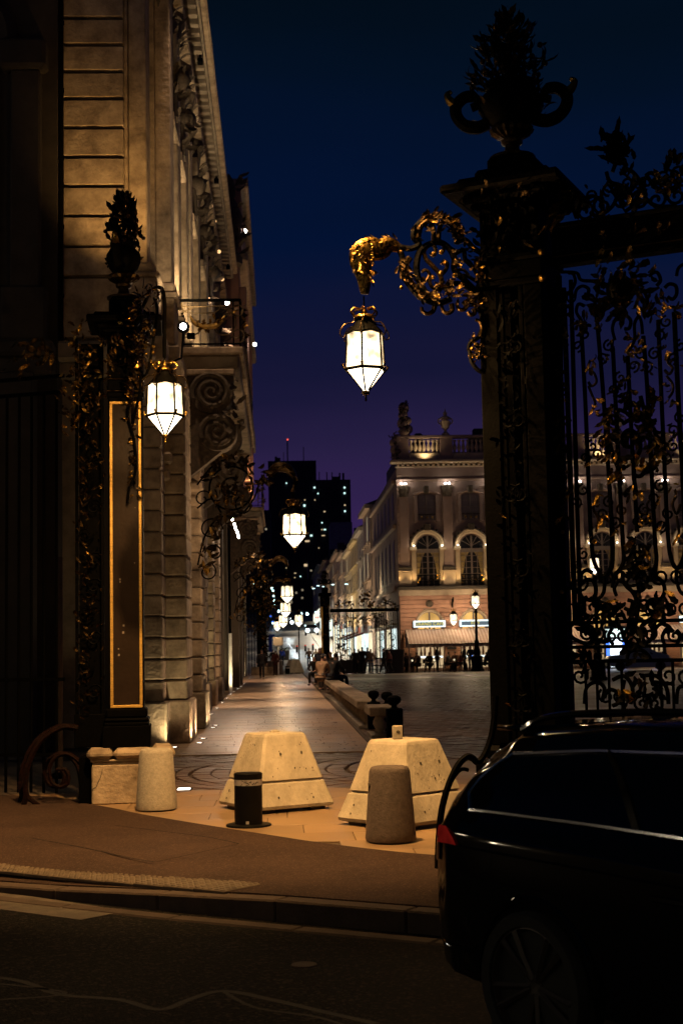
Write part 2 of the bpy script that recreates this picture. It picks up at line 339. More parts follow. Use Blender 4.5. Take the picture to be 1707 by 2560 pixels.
def foliage(parent, pl, pts, n, s, spread, m='goldd', o=.03, mixgold=.3, name='gilded_leaf'):
    """leaves growing along a line of plane points (u,z)"""
    q = [V((a, b, 0)) for a, b in pts]; q = spline(q, 6)
    for i in range(n):
        t = rnd.random()*(len(q)-1); k = int(t); p = q[k].lerp(q[min(k+1, len(q)-1)], t-k)
        tg = (q[min(k+1, len(q)-1)]-q[k]); ang = math.atan2(tg.y, tg.x)+rnd.choice((-1, 1))*rnd.uniform(.3, 1.2)
        u = p.x+rnd.gauss(0, spread); z = p.y+rnd.gauss(0, spread)
        d = pl.d*cos(ang)+V((0, 0, sin(ang)))+pl.n*rnd.uniform(-.2, .5)
        leaf(parent, pl.at(u, z, o*rnd.uniform(.3, 1.6)), d, pl.n+V((rnd.uniform(-.6, .6), rnd.uniform(-.3, .3), rnd.uniform(-.6, .6))), s*rnd.uniform(.7, 1.35), 'gold' if rnd.random() < mixgold else m, name)
STM = {}
def stone(parent, x0, x1, y0, y1, z0, z1, m='lime', b=.025, name='stone'):
    k = (round(x1-x0, 3), round(y1-y0, 3), round(z1-z0, 3), m, b)
    if k not in STM:
        q = MB(); q.cbox(-k[0]/2, k[0]/2, -k[1]/2, k[1]/2, -k[2]/2, k[2]/2, b); STM[k] = q.mesh(name, mats=[K[m]])
    return link(name, STM[k], parent, ((x0+x1)/2, (y0+y1)/2, (z0+z1)/2))
# ------------------------------------------------------------------ out of the picture: unlit house fronts behind the viewer, and the street lamp slung on a cable above the forecourt
for i, (x0, x1, y0, y1, h) in enumerate(((-26, 26, -22, -14, 16), (24, 32, -13.9, 9, 15), (-34, -22, -13.9, 24.5, 8))):
    t = thing('street_front', ('unlit house front behind the viewer', 'unlit house front off to the right of the road', 'unlit house front off to the left of the road')[i], 'building', ((x0+x1)/2, (y0+y1)/2, -.3))
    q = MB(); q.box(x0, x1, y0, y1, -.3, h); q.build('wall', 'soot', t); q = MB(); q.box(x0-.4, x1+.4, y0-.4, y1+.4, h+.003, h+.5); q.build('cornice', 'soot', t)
SL = V((-.35, 11.5, 8.0)); t = thing('suspended_lamp', 'orange street lamp slung on a cable high above the forecourt, out of the picture', 'street lamp', SL)
q = MB(); q.lathe([(.05, .38), (.09, .30), (.30, .10), (.32, .02), (.28, .02), (.07, .25)], 16); q.build('shade', 'iron', t, True, at=SL)
q = MB(); q.ball((0, 0, .10), .07, 10, 6); q.build('bulb', 'bulb', t, True, at=SL)
q = MB(); q.tube(spline([(-22, 12.0, 9.6), (-10, 11.7, 8.7), (-.35, 11.5, 8.4), (10, 11.3, 8.8), (24, 9.0, 9.8)], 6), .008, 4); q.build('cable', 'iron', t)
light('SPOT', 'suspended_light', SL+V((0, 0, -.02)), 5200, (1, .55, .19), .12, t, (.05, 14.7, .3), 1.36, .75)
for i, (x, y, z) in enumerate(((-6, -9, 6.2), (-11, -6, 6.2), (-16, 2, 6.0), (-19, 8, 6.0), (5, -11, 6.2), (-20, 13, 3.4), (-20, 17, 5.0), (-19.5, 20.5, 4.0))):  # mast lamps added unseen, only to give the car glints
    t = thing('road_lamp', 'lit street lamp on a mast far behind the viewer'+(', second of the row', ', third of the row', ', fourth of the row', ', fifth of the row', ', low one far left', ', taller one far left', ', last one far left')[i-1] if i else 'lit street lamp on a mast just behind the viewer', 'street lamp', (x, y, -.14)); q = MB(); q.tube([(x, y, -.14), (x, y, z)], .06, 6); q.build('mast', 'iron', t); q = MB(); q.ball((x, y, z+.22), .24, 12, 8); q.build('globe', 'roadglobe', t, True)
# ------------------------------------------------------------------ end of what stands out of the picture
# ------------------------------------------------------------------ ground
def sheet(name, poly, z, m, kind='structure', th=.0):
    b = MB(); n = len(poly)
    if th: b.prism(poly, lambda a, c, t: (a, c, t), z-th, z)
    else: b.add([(x, y, z) for x, y in poly], [tuple(range(n))])
    return tag(b.build(name, m), kind=kind)
sheet('ground', [(-900, -60), (900, -60), (900, 1500), (-900, 1500)], -.32, 'bed')
# road in front (lower), kerb line runs down to the right
KD = V((1., -.62, 0)).normalized(); KN = V((KD.y, -KD.x, 0)); KN = KN if KN.y < 0 else -KN      # KN points to the road
K0 = V((-.06, 9.93, 0))
def kl(t, off=0.): p = K0+KD*t+KN*off; return (p.x, p.y)
def kpt(t, off=0.): return kl(t, off-.045*abs(t)**1.5*.0)
sheet('road', [kl(-30, -.2-2), kl(-9, -1.3), kl(-4, -.5), kl(0, -.2), kl(40, -.2), (40, -40), (-40, -40)], -.14, 'road')
# kerb stones (upper) and gutter stones (flat strip at road level)
kb = tag(bpy.data.objects.new('kerb', None), kind='structure'); S.collection.objects.link(kb); OR[kb.name] = V((0, 0, 0))
ang = math.atan2(KD.y, KD.x)
def foot_z(x, y):
    d = V((x, y, 0))-K0; u = min(1, max(0, (1.4+d.dot(KN))/1.225)); return .008+kdrop(d.dot(KD))*u
def kdrop(t): u = min(1, max(0, (.2-t)/3.4)); return -.095*u*u*(3-2*u)
def kbend(t): return .035*max(0, -t-.5)**1.5
def kerbstone(t0, t1, o0, o1, z1, name, follow):
    q = MB(); vs = []
    for t in (t0+.004, t1-.004):
        for o in (o0, o1):
            x, y = kl(t, o-kbend(t))
            for z in (-.3, z1+(kdrop(t) if follow else 0)): vs.append((x, y, z))
    q.add(vs, [(0, 1, 3, 2), (4, 6, 7, 5), (0, 4, 5, 1), (2, 3, 7, 6), (1, 5, 7, 3), (0, 2, 6, 4)])
    c = (q.v[0]+q.v[7])/2; c.z = 0; me = q.mesh(name, c, [K['kerb']]); bm = bmesh_bevel(me, .012); return link(name, me, kb, c)
def bmesh_bevel(me, w):
    import bmesh
    bm = bmesh.new(); bm.from_mesh(me); bmesh.ops.bevel(bm, geom=bm.edges[:], offset=w, segments=1, affect='EDGES'); bm.normal_update(); bm.to_mesh(me); bm.free()
for i in range(-5, 7):
    kerbstone(i*1.0, i*1.0+1.0, -.17, 0, .002, 'kerb_stone', True)
    kerbstone(i*1.0+.3, i*1.0+1.3, .12, .27, -.128, 'gutter_stone', False)
# footway asphalt, its far edge is an arc against the pale apron
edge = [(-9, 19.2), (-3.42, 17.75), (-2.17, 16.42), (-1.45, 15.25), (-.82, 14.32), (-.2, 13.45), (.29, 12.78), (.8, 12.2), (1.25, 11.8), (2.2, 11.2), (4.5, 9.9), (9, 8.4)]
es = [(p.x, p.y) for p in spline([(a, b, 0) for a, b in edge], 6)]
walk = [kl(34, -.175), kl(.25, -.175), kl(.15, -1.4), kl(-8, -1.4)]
b = MB()
tk = [kl(t, -.175) for t in (-8, -2.4)]
# sloped down to the dropped kerb on the left
b.prism([(x, y) for x, y in walk]+es, lambda a, c, t: (a, c, t), -.30, .008)
wk = tag(b.build('footway', 'walk'), kind='structure')
b = MB(); ts = [.25, -.2, -.8, -1.5, -2.2, -3, -4, -6, -8]; vs = []; fs = []
for t in ts:
    for k in range(5):
        o = -1.4+1.225*k/4-(kbend(t)*k/4); x, y = kl(t if t < .2 else .15+.1*k/4, o); vs.append((x, y, .008+kdrop(t)*k/4))
    x, y = kl(t, -.175-kbend(t)); vs.append((x, y, -.3))
for i in range(len(ts)-1):
    for k in range(5): fs.append((i*6+k, i*6+k+1, i*6+7+k, i*6+6+k))
b.add(vs, fs); b.build('footway_ramp', 'walk', wk)
# saw-cut patch lines in the footway
def groove(pts, w, m, name, z=.011, parent=None, th=.004):
    q = MB(); p = [V((a, c, 0)) for a, c in pts]; p = spline(p, 4); L = []; Rr = []
    for i, a in enumerate(p):
        t = (p[min(i+1, len(p)-1)]-p[max(0, i-1)]).normalized(); nn = V((-t.y, t.x, 0))*w/2; L.append(a+nn); Rr.append(a-nn)
    n = len(p)
    vs = [(v.x, v.y, z) for v in L]+[(v.x, v.y, z) for v in Rr]+[(v.x, v.y, z-th) for v in L]+[(v.x, v.y, z-th) for v in Rr]
    fs = []
    for i in range(n-1): fs += [(i, n+i, n+i+1, i+1), (i, i+1, 2*n+i+1, 2*n+i), (n+i, 3*n+i, 3*n+i+1, n+i+1)]
    q.add(vs, fs); return q.build(name, m, parent)
def gxy(px, py, z=.0): p = G(px, py, z); return (p.x, p.y)
for pts, w in (([(82, 2098), (200, 2120), (330, 2148), (388, 2158)], .018), ([(290, 2066), (420, 2082), (520, 2095), (598, 2112)], .014), ([(388, 2158), (470, 2140), (598, 2112)], .008)):
    groove([gxy(*p) for p in pts], w, 'road', 'tar_seam', z=.0095, parent=wk, th=.001)
lid = MB(); lid.lathe([(.001, 0), (.075, 0), (.08, -.01)], 16); p = G(760, 2413, -.14); tag(lid.build('survey_disc', 'kerb', at=V((p.x, p.y, -.134))), 'small round metal survey disc set in the dark road', 'disc')
rs = bpy.data.objects['road']
for pts, w in (([(-40, 2440), (60, 2455), (150, 2487), (300, 2500), (400, 2525), (480, 2497), (560, 2478), (680, 2500), (800, 2528), (940, 2560)], .05), ([(560, 2480), (640, 2520), (800, 2545), (960, 2600)], .025), ([(0, 2460), (150, 2478), (140, 2490), (0, 2500)], .03)):
    groove([gxy(px, py, -.14) for px, py in pts], w, 'seam', 'crack_seal', z=-.1385, parent=rs, th=.001)
# worn zebra bar
zb = [gxy(px, py, -.14) for px, py in ((-260, 2215), (-20, 2227), (316, 2279), (204, 2302), (-40, 2270), (-300, 2262))]
b = MB(); b.prism(zb, lambda a, c, t: (a, c, t), -.14, -.134); tag(b.build('painted_bar', 'paint', rs))
# tactile tiles: each tile carries its studs
tt = [gxy(-20, 2138), gxy(590, 2203)]; t0 = V((*tt[0], 0)); t1 = V((*tt[1], 0)); td = (t1-t0).normalized(); L = (t1-t0).length; nT = int(L/.30)
q = MB(); q.cbox(-.148, .148, -.205, .205, -.02, .010, .006)
for i in range(5):
    for j in range(7): q.lathe([(.021, .010), (.017, .016), (.002, .017)], 6, (-.12+.06*i, -.18+.06*j, 0))
tm = q.mesh('tactile_tile', mats=[K['tact']])
for i in range(-2, nT+1):
    p = t0+td*(.3*i+.15)+V((td.y, -td.x, 0))*.22
    sl = kdrop((p-K0).dot(KD))/1.225; link('tactile_tile', tm, wk, mw=M.Translation((p.x, p.y, foot_z(p.x, p.y)+.002)) @ M.Rotation(math.atan(-sl)*(1 if (p-K0).dot(KN) > -1.4 else 0)*-1, 4, KD) @ M.Rotation(math.atan2(td.y, td.x), 4, 'Z'))
# pale apron slabs
def edge_y(x):
    for (xa, ya), (xb, yb) in zip(edge, edge[1:]):
        if x <= xb: return ya+(yb-ya)*(x-xa)/(xb-xa)
    return edge[-1][1]
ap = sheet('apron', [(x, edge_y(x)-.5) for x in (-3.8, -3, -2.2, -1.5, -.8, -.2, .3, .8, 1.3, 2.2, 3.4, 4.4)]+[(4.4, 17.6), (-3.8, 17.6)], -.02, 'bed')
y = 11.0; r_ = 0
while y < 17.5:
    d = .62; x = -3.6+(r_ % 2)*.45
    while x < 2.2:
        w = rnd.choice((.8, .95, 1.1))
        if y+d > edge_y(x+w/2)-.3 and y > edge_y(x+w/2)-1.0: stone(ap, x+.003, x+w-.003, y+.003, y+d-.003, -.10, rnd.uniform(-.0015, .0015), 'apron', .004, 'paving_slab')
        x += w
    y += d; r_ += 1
# cobbled fan: setts laid in arcs with deep gutters between every fourth arc
fan = sheet('cobbled_fan', [(-6, 17.6), (6, 17.6), (6, 23.9), (-6, 23.9)], -.05, 'bed')
far_ = MB(); cnt = 0; cx0, cy0, R0 = 2.15, 20.4, 3.55
for k in range(-14, 18):
    gap = k % 3 == 0; step = .27; x0 = cx0+k*step
    a = R(118)
    while a < R(242):
        da = .20/R0; px, py = x0+R0*cos(a+da/2), cy0+R0*sin(a+da/2)
        if 17.7 < py < 23.8 and -1.95 < px < 1.62:
            w = .5*(step-(.095 if gap else .014)); h = .5*.188; mm = M.Translation((px, py, rnd.uniform(-.006, .003))) @ M.Rotation(a+da/2, 4, 'Z')
            vis = (px > .3 or px < -.35)
            if vis and cnt < 290:
                key = ('fs', gap)
                if key not in STM:
                    q = MB(); q.cbox(-w, w, -h, h, -.1, 0, .012); STM[key] = q.mesh('sett', mats=[K['sett']])
                link('sett', STM[key], fan, mw=mm); cnt += 1
            else:
                far_.T = mm; far_.cbox(-w, w, -h, h, -.1, 0, .012)
        a += da
far_.build('sett_field', 'sett2', fan, stuff=True)
# promenade slabs
pr = sheet('promenade', [(-6, 23.9), (1.66, 23.9), (1.66, 112), (-6, 112)], -.02, 'bed')
y = 23.92; cnt = 0; rest = MB(); r_ = 0
while y < 108:
    d = rnd.choice((.42, .5, .58)) if y < 62 else 1.0
    xs = [-2.5]+sorted([-1.75+(r_ % 2)*.4+i*.86+rnd.uniform(-.12, .12) for i in range(4)])+[1.56]
    for a, c in zip(xs, xs[1:]):
        z = rnd.uniform(-.002, .002)
        if cnt < 296: stone(pr, round(a+.003, 3), round(c-.003, 3), y+.004, y+d-.004, -.08, z, 'pave', .003, 'paving_slab'); cnt += 1
        else: rest.box(a+.005, c-.005, y+.006, y+d-.006, -.08, z)
    y += d; r_ += 1
rest.build('paving_field', 'pave', pr, stuff=True)
b = MB(); y = 23.92
while y < 108: b.box(1.575, 1.66, y+.006, y+1.19, -.08, .001); y += 1.2
b.build('border_stone', 'kerb', pr, stuff=True)
# small dark drain holes dotted over the promenade
b = MB()
for i in range(90):
    yy = 24.5+rnd.random()**1.5*34; xx = rnd.uniform(-.6, 1.35); b.lathe([(.001, .0045), (.018, .0045), (.022, .002)], 6, (xx, yy, 0), sy=rnd.uniform(1, 3.2))
b.build('paving_chip', 'joint', pr, stuff=True)
# square: setts near, single sheet with pale bands far
pz = sheet('square', [(1.665, 12.4), (60, 12.4), (60, 120), (1.665, 120)], -.02, 'plaza')
cnt = 0; rest = MB(); aa = R(34); e1 = V((cos(aa), sin(aa), 0)); e2 = V((-sin(aa), cos(aa), 0)); s_ = .32
cand = []
for i in range(-20, 260):
    for j in range(-160, 260):
        p = e1*(i*s_)+e2*(j*s_)
        if 22 < p.y < 74 and 1.95 < p.x < 1.0+p.y*.168: cand.append(p)
cand.sort(key=lambda p: p.y)
q = MB(); h = s_/2-.016; q.cbox(-h, h, -h, h, -.1, 0, .014); sm = q.mesh('square_sett', mats=[K['sett']])
for p in cand:
    z = rnd.uniform(-.012, .002)
    if 2.2 < p.x < p.y*.152 and p.y > 27 and cnt < 298: link('square_sett', sm, pz, mw=M.Translation((p.x, p.y, z)) @ M.Rotation(aa, 4, 'Z')); cnt += 1
    else:
        rest.T = M.Translation((p.x, p.y, z)) @ M.Rotation(aa, 4, 'Z'); rest.box(-h, h, -h, h, -.1, 0)
rest.build('square_sett_field', 'sett2', pz, stuff=True)
for y0, y1 in ((77.5, 81.5), (89, 93.5)):
    x = 2.6
    while x < 46: stone(pz, x+.01, x+1.99, y0, y1, -.06, .004, 'pband', .004, 'pale_band_slab'); x += 2
# street climbing away beyond the square, with kerb lines
def sz(y): return 0 if y < 112 else (.0 + (y-112)**2*.00021 if y < 150 else .303+(y-150)*.016+ (0 if y < 175 else (y-175)*.028))
b = MB(); ys = [108, 112, 120, 130, 140, 150, 160, 175, 200, 230, 270, 320, 400, 520, 700]; vs = []; fs = []
for y in ys: vs += [(-14, y, sz(y)-.012), (9, y, sz(y)-.012)]
for i in range(len(ys)-1): fs.append((2*i, 2*i+1, 2*i+3, 2*i+2))
b.add(vs, fs); tag(b.build('street', mat('wet_street', (.20, .175, .155), .38, var=.35, scale=.5, rvar=.14)), kind='structure')
b = MB(); vs = []; fs = []
for y in ys[1:]: vs += [(5.6, y, sz(y)+.11), (9, y, sz(y)+.11), (5.6, y, sz(y)-.1)]
for i in range(len(ys)-2): fs += [(3*i, 3*i+1, 3*i+4, 3*i+3), (3*i+2, 3*i, 3*i+3, 3*i+5)]
b.add(vs, fs); tag(b.build('pavement', 'pband'), kind='structure')
# recessed paving lights along the facade foot
UPL = []
gl = [(436, 1869), (499, 1858), (508, 1847), (533, 1820), (539, 1814), (528, 1786), (542, 1771), (556, 1757), (567, 1746), (576, 1736), (586, 1729), (594, 1722)]
gl = [G(*p) for p in gl]+[V((-1.86, y, 0)) for y in (68, 74, 80, 86, 93)]
lg = 'round lights sunk in the paving along the facade foot'
def lab_gl(i):
    n = ['nearest the stone pier', 'second', 'third', 'fourth', 'fifth', 'sixth', 'seventh', 'eighth', 'ninth', 'tenth', 'eleventh', 'twelfth']
    return ('glowing round light sunk in paving beside the rusticated facade, '+('the one nearest the viewer' if i == 0 else n[i]+' counted from the viewer')) if i < 12 else 'tiny glowing paving light far down the facade foot, beyond the twelfth'
b = MB(); b.lathe([(.001, .006), (.048, .006)], 14); lens = b.mesh('lens', mats=[K['spotw']])
b = MB(); b.lathe([(.048, .004), (.052, .008), (.078, .007), (.082, -.01)], 16); ringm = b.mesh('ring', mats=[K['chrome']])
for i, p in enumerate(gl):
    t = thing('paving_light', lab_gl(i), 'ground light', (p.x, p.y, .002), lg); link('lens', lens, t, (p.x, p.y, .003)); link('ring', ringm, t, (p.x, p.y, .002))
    UPL.append((t, p))
# square paving light by the stone base
pl_ = G(460, 1974); t = thing('paving_light', 'glowing square light sunk in the apron beside the tapered bollard', 'ground light', (pl_.x, pl_.y, .004))
b = MB(); b.box(-.075, .075, -.11, .11, 0, .006); b.build('lens', 'spotw', t, at=V((pl_.x, pl_.y, .004)))
b = MB()
for a in ((-.10, -.076, -.135, .135), (.076, .10, -.135, .135), (-.076, .076, -.135, -.111), (-.076, .076, .111, .135)): b.box(*a, -.01, .004)
b.build('rim', 'iron', t, at=V((pl_.x, pl_.y, .004)))

# ------------------------------------------------------------------ forecourt objects
def chamf(a, c): return [(a, -a+c), (a, a-c), (a-c, a), (-a+c, a), (-a, a-c), (-a, -a+c), (-a+c, -a), (a-c, -a)]
def block(cx, cy, rz, label, lug, s=1., zs=1.):
    t = thing('concrete_block', label, 'concrete block', (cx, cy, 0), 'tapered concrete security blocks')
    def body(name, prof):
        b = MB(); vs = []; fs = []; n = 8
        for a, z, c in prof: vs += [(x*s, y*s, z*zs) for x, y in chamf(a, c)]
        for i in range(len(prof)-1):
            for k in range(n): fs.append((i*n+k, i*n+(k+1) % n, (i+1)*n+(k+1) % n, (i+1)*n+k))
        fs.append(tuple(range(n))[::-1]); fs.append(tuple((len(prof)-1)*n+k for k in range(n))); b.add(vs, fs)
        return link(name, b.mesh(name, mats=[K['conc']]), t, mw=M.Translation((cx, cy, 0)) @ M.Rotation(rz, 4, 'Z'))
    body('base_course', [(.44, .035, .02), (.47, .045, .03), (.478, .075, .03), (.405, .295, .03), (.395, .308, .03)])
    up = body('upper_body', [(.375, .309, .03), (.375, .325, .03), (.392, .335, .03), (.262, .775, .03), (.25, .80, .03), (.235, .812, .03)])
    b = MB()
    for x, y in ((-.3, -.3), (.3, -.3), (-.3, .3), (.3, .3)): b.box(x-.09, x+.09, y-.09, y+.09, 0, .036)
    link('foot', b.mesh('foot', mats=[K['joint']]), t, mw=M.Translation((cx, cy, 0)) @ M.Rotation(rz, 4, 'Z'))
    # lifting-eye holes and chips on the two visible faces
    for face in (0, 1):
        for k, (u, z, r) in enumerate(((-.10, .60, .013), (.16, .605, .012), (.05, .45, .007), (-.2, .16, .010), (.22, .14, .008)) if face == 0 else ((-.26, .20, .010), (-.28, .12, .009), (.2, .19, .007))):
            a = .478+(.262-.478)*(z-.075)/.70+.003
            b = MB(); b.lathe([(.001, 0), (r, 0), (r, -.01)], 7, sy=rnd.uniform(.8, 1.7))
            mw = M.Translation((cx, cy, 0)) @ M.Rotation(rz+(0 if face == 0 else -pi/2), 4, 'Z') @ M.Translation((u*s, -a*s, z*zs)) @ M.Rotation(R(90-17), 4, 'X')
            link('lifting_hole' if r > .011 else 'chip', b.mesh('hole', mats=[K['joint']]), t, mw=mw)
    r2 = random.Random(int(cx*100)+7); b = MB()
    for face in (0, 1):
        for k in range(26):
            u, z = r2.uniform(-.36, .36), r2.uniform(.08, .76)**1.0; a = .478+(.262-.478)*(z-.075)/.70; u *= a/.478; r = r2.choice((.0015, .002, .002, .003, .0045))
            if .28 < z < .35: continue
            b.T = M.Rotation(0 if face == 0 else -pi/2, 4, 'Z') @ M.Translation((u*s, -(a+.0025)*s, z*zs)) @ M.Rotation(R(90-17), 4, 'X'); b.lathe([(.001, 0), (r, 0), (r, -.006)], 6, sy=r2.uniform(.5, 2.4))
    link('pits', b.mesh('pits', mats=[K['joint']]), t, mw=M.Translation((cx, cy, 0)) @ M.Rotation(rz, 4, 'Z'))['kind'] = 'stuff'
    b = MB()
    if lug == 'flat': b.cbox(-.055, .055, -.03, .03, .812, .832, .008); b.cbox(-.03, .03, -.012, .012, .832, .84, .003)
    else: b.cbox(-.05, .05, -.02, .02, .81, .945, .008)
    link('lifting_lug', b.mesh('lifting_lug', mats=[K['conc']]), t, mw=M.Translation((cx, cy, 0)) @ M.Rotation(rz-R(30), 4, 'Z') @ M.Translation((-.06 if lug != 'flat' else 0, .0, 0)))
    if lug != 'flat':
        b = MB(); b.tube([(-.075, -.0215, .885), (-.06, -.024, .895), (-.045, -.0215, .885), (-.06, -.0205, .875), (-.075, -.0215, .885)], .006, 5)
        link('lug_hole', b.mesh('lug_hole', mats=[K['joint']]), t, mw=M.Translation((cx, cy, 0)) @ M.Rotation(rz-R(30), 4, 'Z'))
    return t
block(-.07, 15.62, R(28), 'left of the two tapered concrete blocks, behind the black bollard', 'flat', .98)
block(1.19, 14.0, R(41), 'right of the two tapered concrete blocks, an upright lug on its top', 'up', 1.0)
def stonebollard(x, y, label, m, r0=.225, r1=.172, h=.66):
    t = thing('stone_bollard', label, 'bollard', (x, y, 0), 'tapered stone bollards')
    b = MB(); b.lathe([(r0-.02, .012), (r0-.004, .018), (r0, .04), (r0*.9+r1*.1, .10), (r1+.01, h-.05), (r1, h-.022), (r1-.012, h-.006), (r1-.04, h), (.001, h+.006)], 28)
    b.build('body', m, t, True, at=V((x, y, 0)))
    b = MB(); b.lathe([(r0-.03, .0), (r0-.025, .013)], 24); b.build('mortar_bed', 'joint', t, at=V((x, y, 0)))
    return t
stonebollard(-1.36, 15.72, 'pale tapered stone bollard beside the stone gate base', 'granl')
t = stonebollard(.95, 12.72, 'grey tapered granite bollard in front of the right concrete block', 'gran')
p = P(929, 1966, 12.55); b = MB(); b.lathe([(.001, 0), (.022, 0), (.024, -.02)], 10); link('drill_hole', b.mesh('drill_hole', mats=[K['joint']]), t, mw=M.Translation((.95-.195, 12.72-.05, .50)) @ M.Rotation(R(-95), 4, 'Y') @ M.Rotation(0, 4, 'Z'))
x, y = -.33, 14.12
t = thing('steel_bollard', 'short black steel bollard with a scuffed grey band, before the left concrete block', 'bollard', (x, y, 0))
b = MB(); b.lathe([(.001, 0), (.215, 0), (.222, .006), (.218, .018), (.16, .022), (.14, .024)], 28); b.build('base_flange', 'bolt', t, True, at=V((x, y, 0)))
b = MB(); b.lathe([(.136, .022), (.136, .395)], 28); b.build('tube', 'bolt', t, True, at=V((x, y, 0)))
b = MB(); b.lathe([(.1375, .395), (.1375, .452)], 28); bd = b.build('reflective_band', 'band', t, True, at=V((x, y, 0)))
b = MB()
for k in range(16):
    a = R(-120)+rnd.uniform(0, 1.3); b.T = M.Rotation(a, 4, 'Z') @ M.Translation((.1382, 0, rnd.uniform(.40, .447))) @ M.Rotation(rnd.uniform(-1, 1), 4, 'X'); b.box(0, .0006, -.014, .014, -.0022, .0022)
b.build('scuff', 'bolt', bd, at=V((x, y, 0)))
b = MB(); b.lathe([(.136, .452), (.139, .455), (.139, .505), (.128, .513), (.001, .515)], 28); b.build('cap', 'bolt', t, True, at=V((x, y, 0)))
b = MB(); b.T = M.Translation((x, y, 0)) @ M.Rotation(R(-93), 4, 'Z'); b.box(.1365, .139, -.015, .015, .03, .058); b.build('sticker', 'band', t)

# low balustrade between promenade and square, with ball-topped end posts
def post(x, y, label, s=1.):
    t = thing('ball_post', label, 'post', (x, y, 0), 'ball-topped balustrade posts')
    b = MB(); b.cbox(-.135*s, .135*s, -.135*s, .135*s, 0, .57, .015); b.build('shaft', 'ironr', t, at=V((x, y, 0)))
    b = MB(); b.lathe([(.09*s, .57), (.05*s, .595), (.045*s, .625), (.07*s, .645), (.112*s, .685), (.122*s, .73), (.112*s, .775), (.07*s, .805), (.001, .815)], 18); b.build('ball', 'ironr', t, True, at=V((x, y, 0)))
def balustrade(x, y0, y1, label, n):
    t = thing('balustrade', label, 'balustrade', (x, y0, 0), 'low stone balustrades beside the promenade')
    L = (y1-y0)/n
    for i in range(n): stone(t, x-.24, x+.24, y0+i*L+.004, y0+(i+1)*L-.004, .42, .59, 'lime', .022, 'coping_stone')
    b = MB(); b.lathe([(.09, .0), (.09, .05), (.055, .08), (.05, .12), (.10, .22), (.085, .29), (.05, .35), (.055, .37), (.09, .39), (.09, .42)], 8)
    for v in range(len(b.v)): pass
    bm_ = b.mesh('baluster', mats=[K['limed']], smooth=True); y = y0+.2; k = 0
    while y < y1-.1 and k < 300: link('baluster', bm_, t, (x, y, 0)); y += .33; k += 1
    b = MB(); b.box(x-.2, x+.2, y0+.03, y1-.03, 0, .06); b.build('sill', 'limed', t)
balustrade(1.86, 30.6, 52.5, 'long low stone balustrade with a thick coping beside the promenade', 14)
balustrade(1.90, 27.05, 28.5, 'short stub of low stone balustrade nearest the viewer', 1)
balustrade(1.80, 57.5, 73, 'far low balustrade beyond the seated people, running on along the promenade', 10)
post(1.96, 30.3, 'black ball-topped post ending the long balustrade')
post(2.16, 29.2, 'middle of the three black ball-topped posts, set back behind the short stub')
post(2.12, 26.85, 'nearest of the three black ball-topped posts, at the end of the short stub', 1.12)
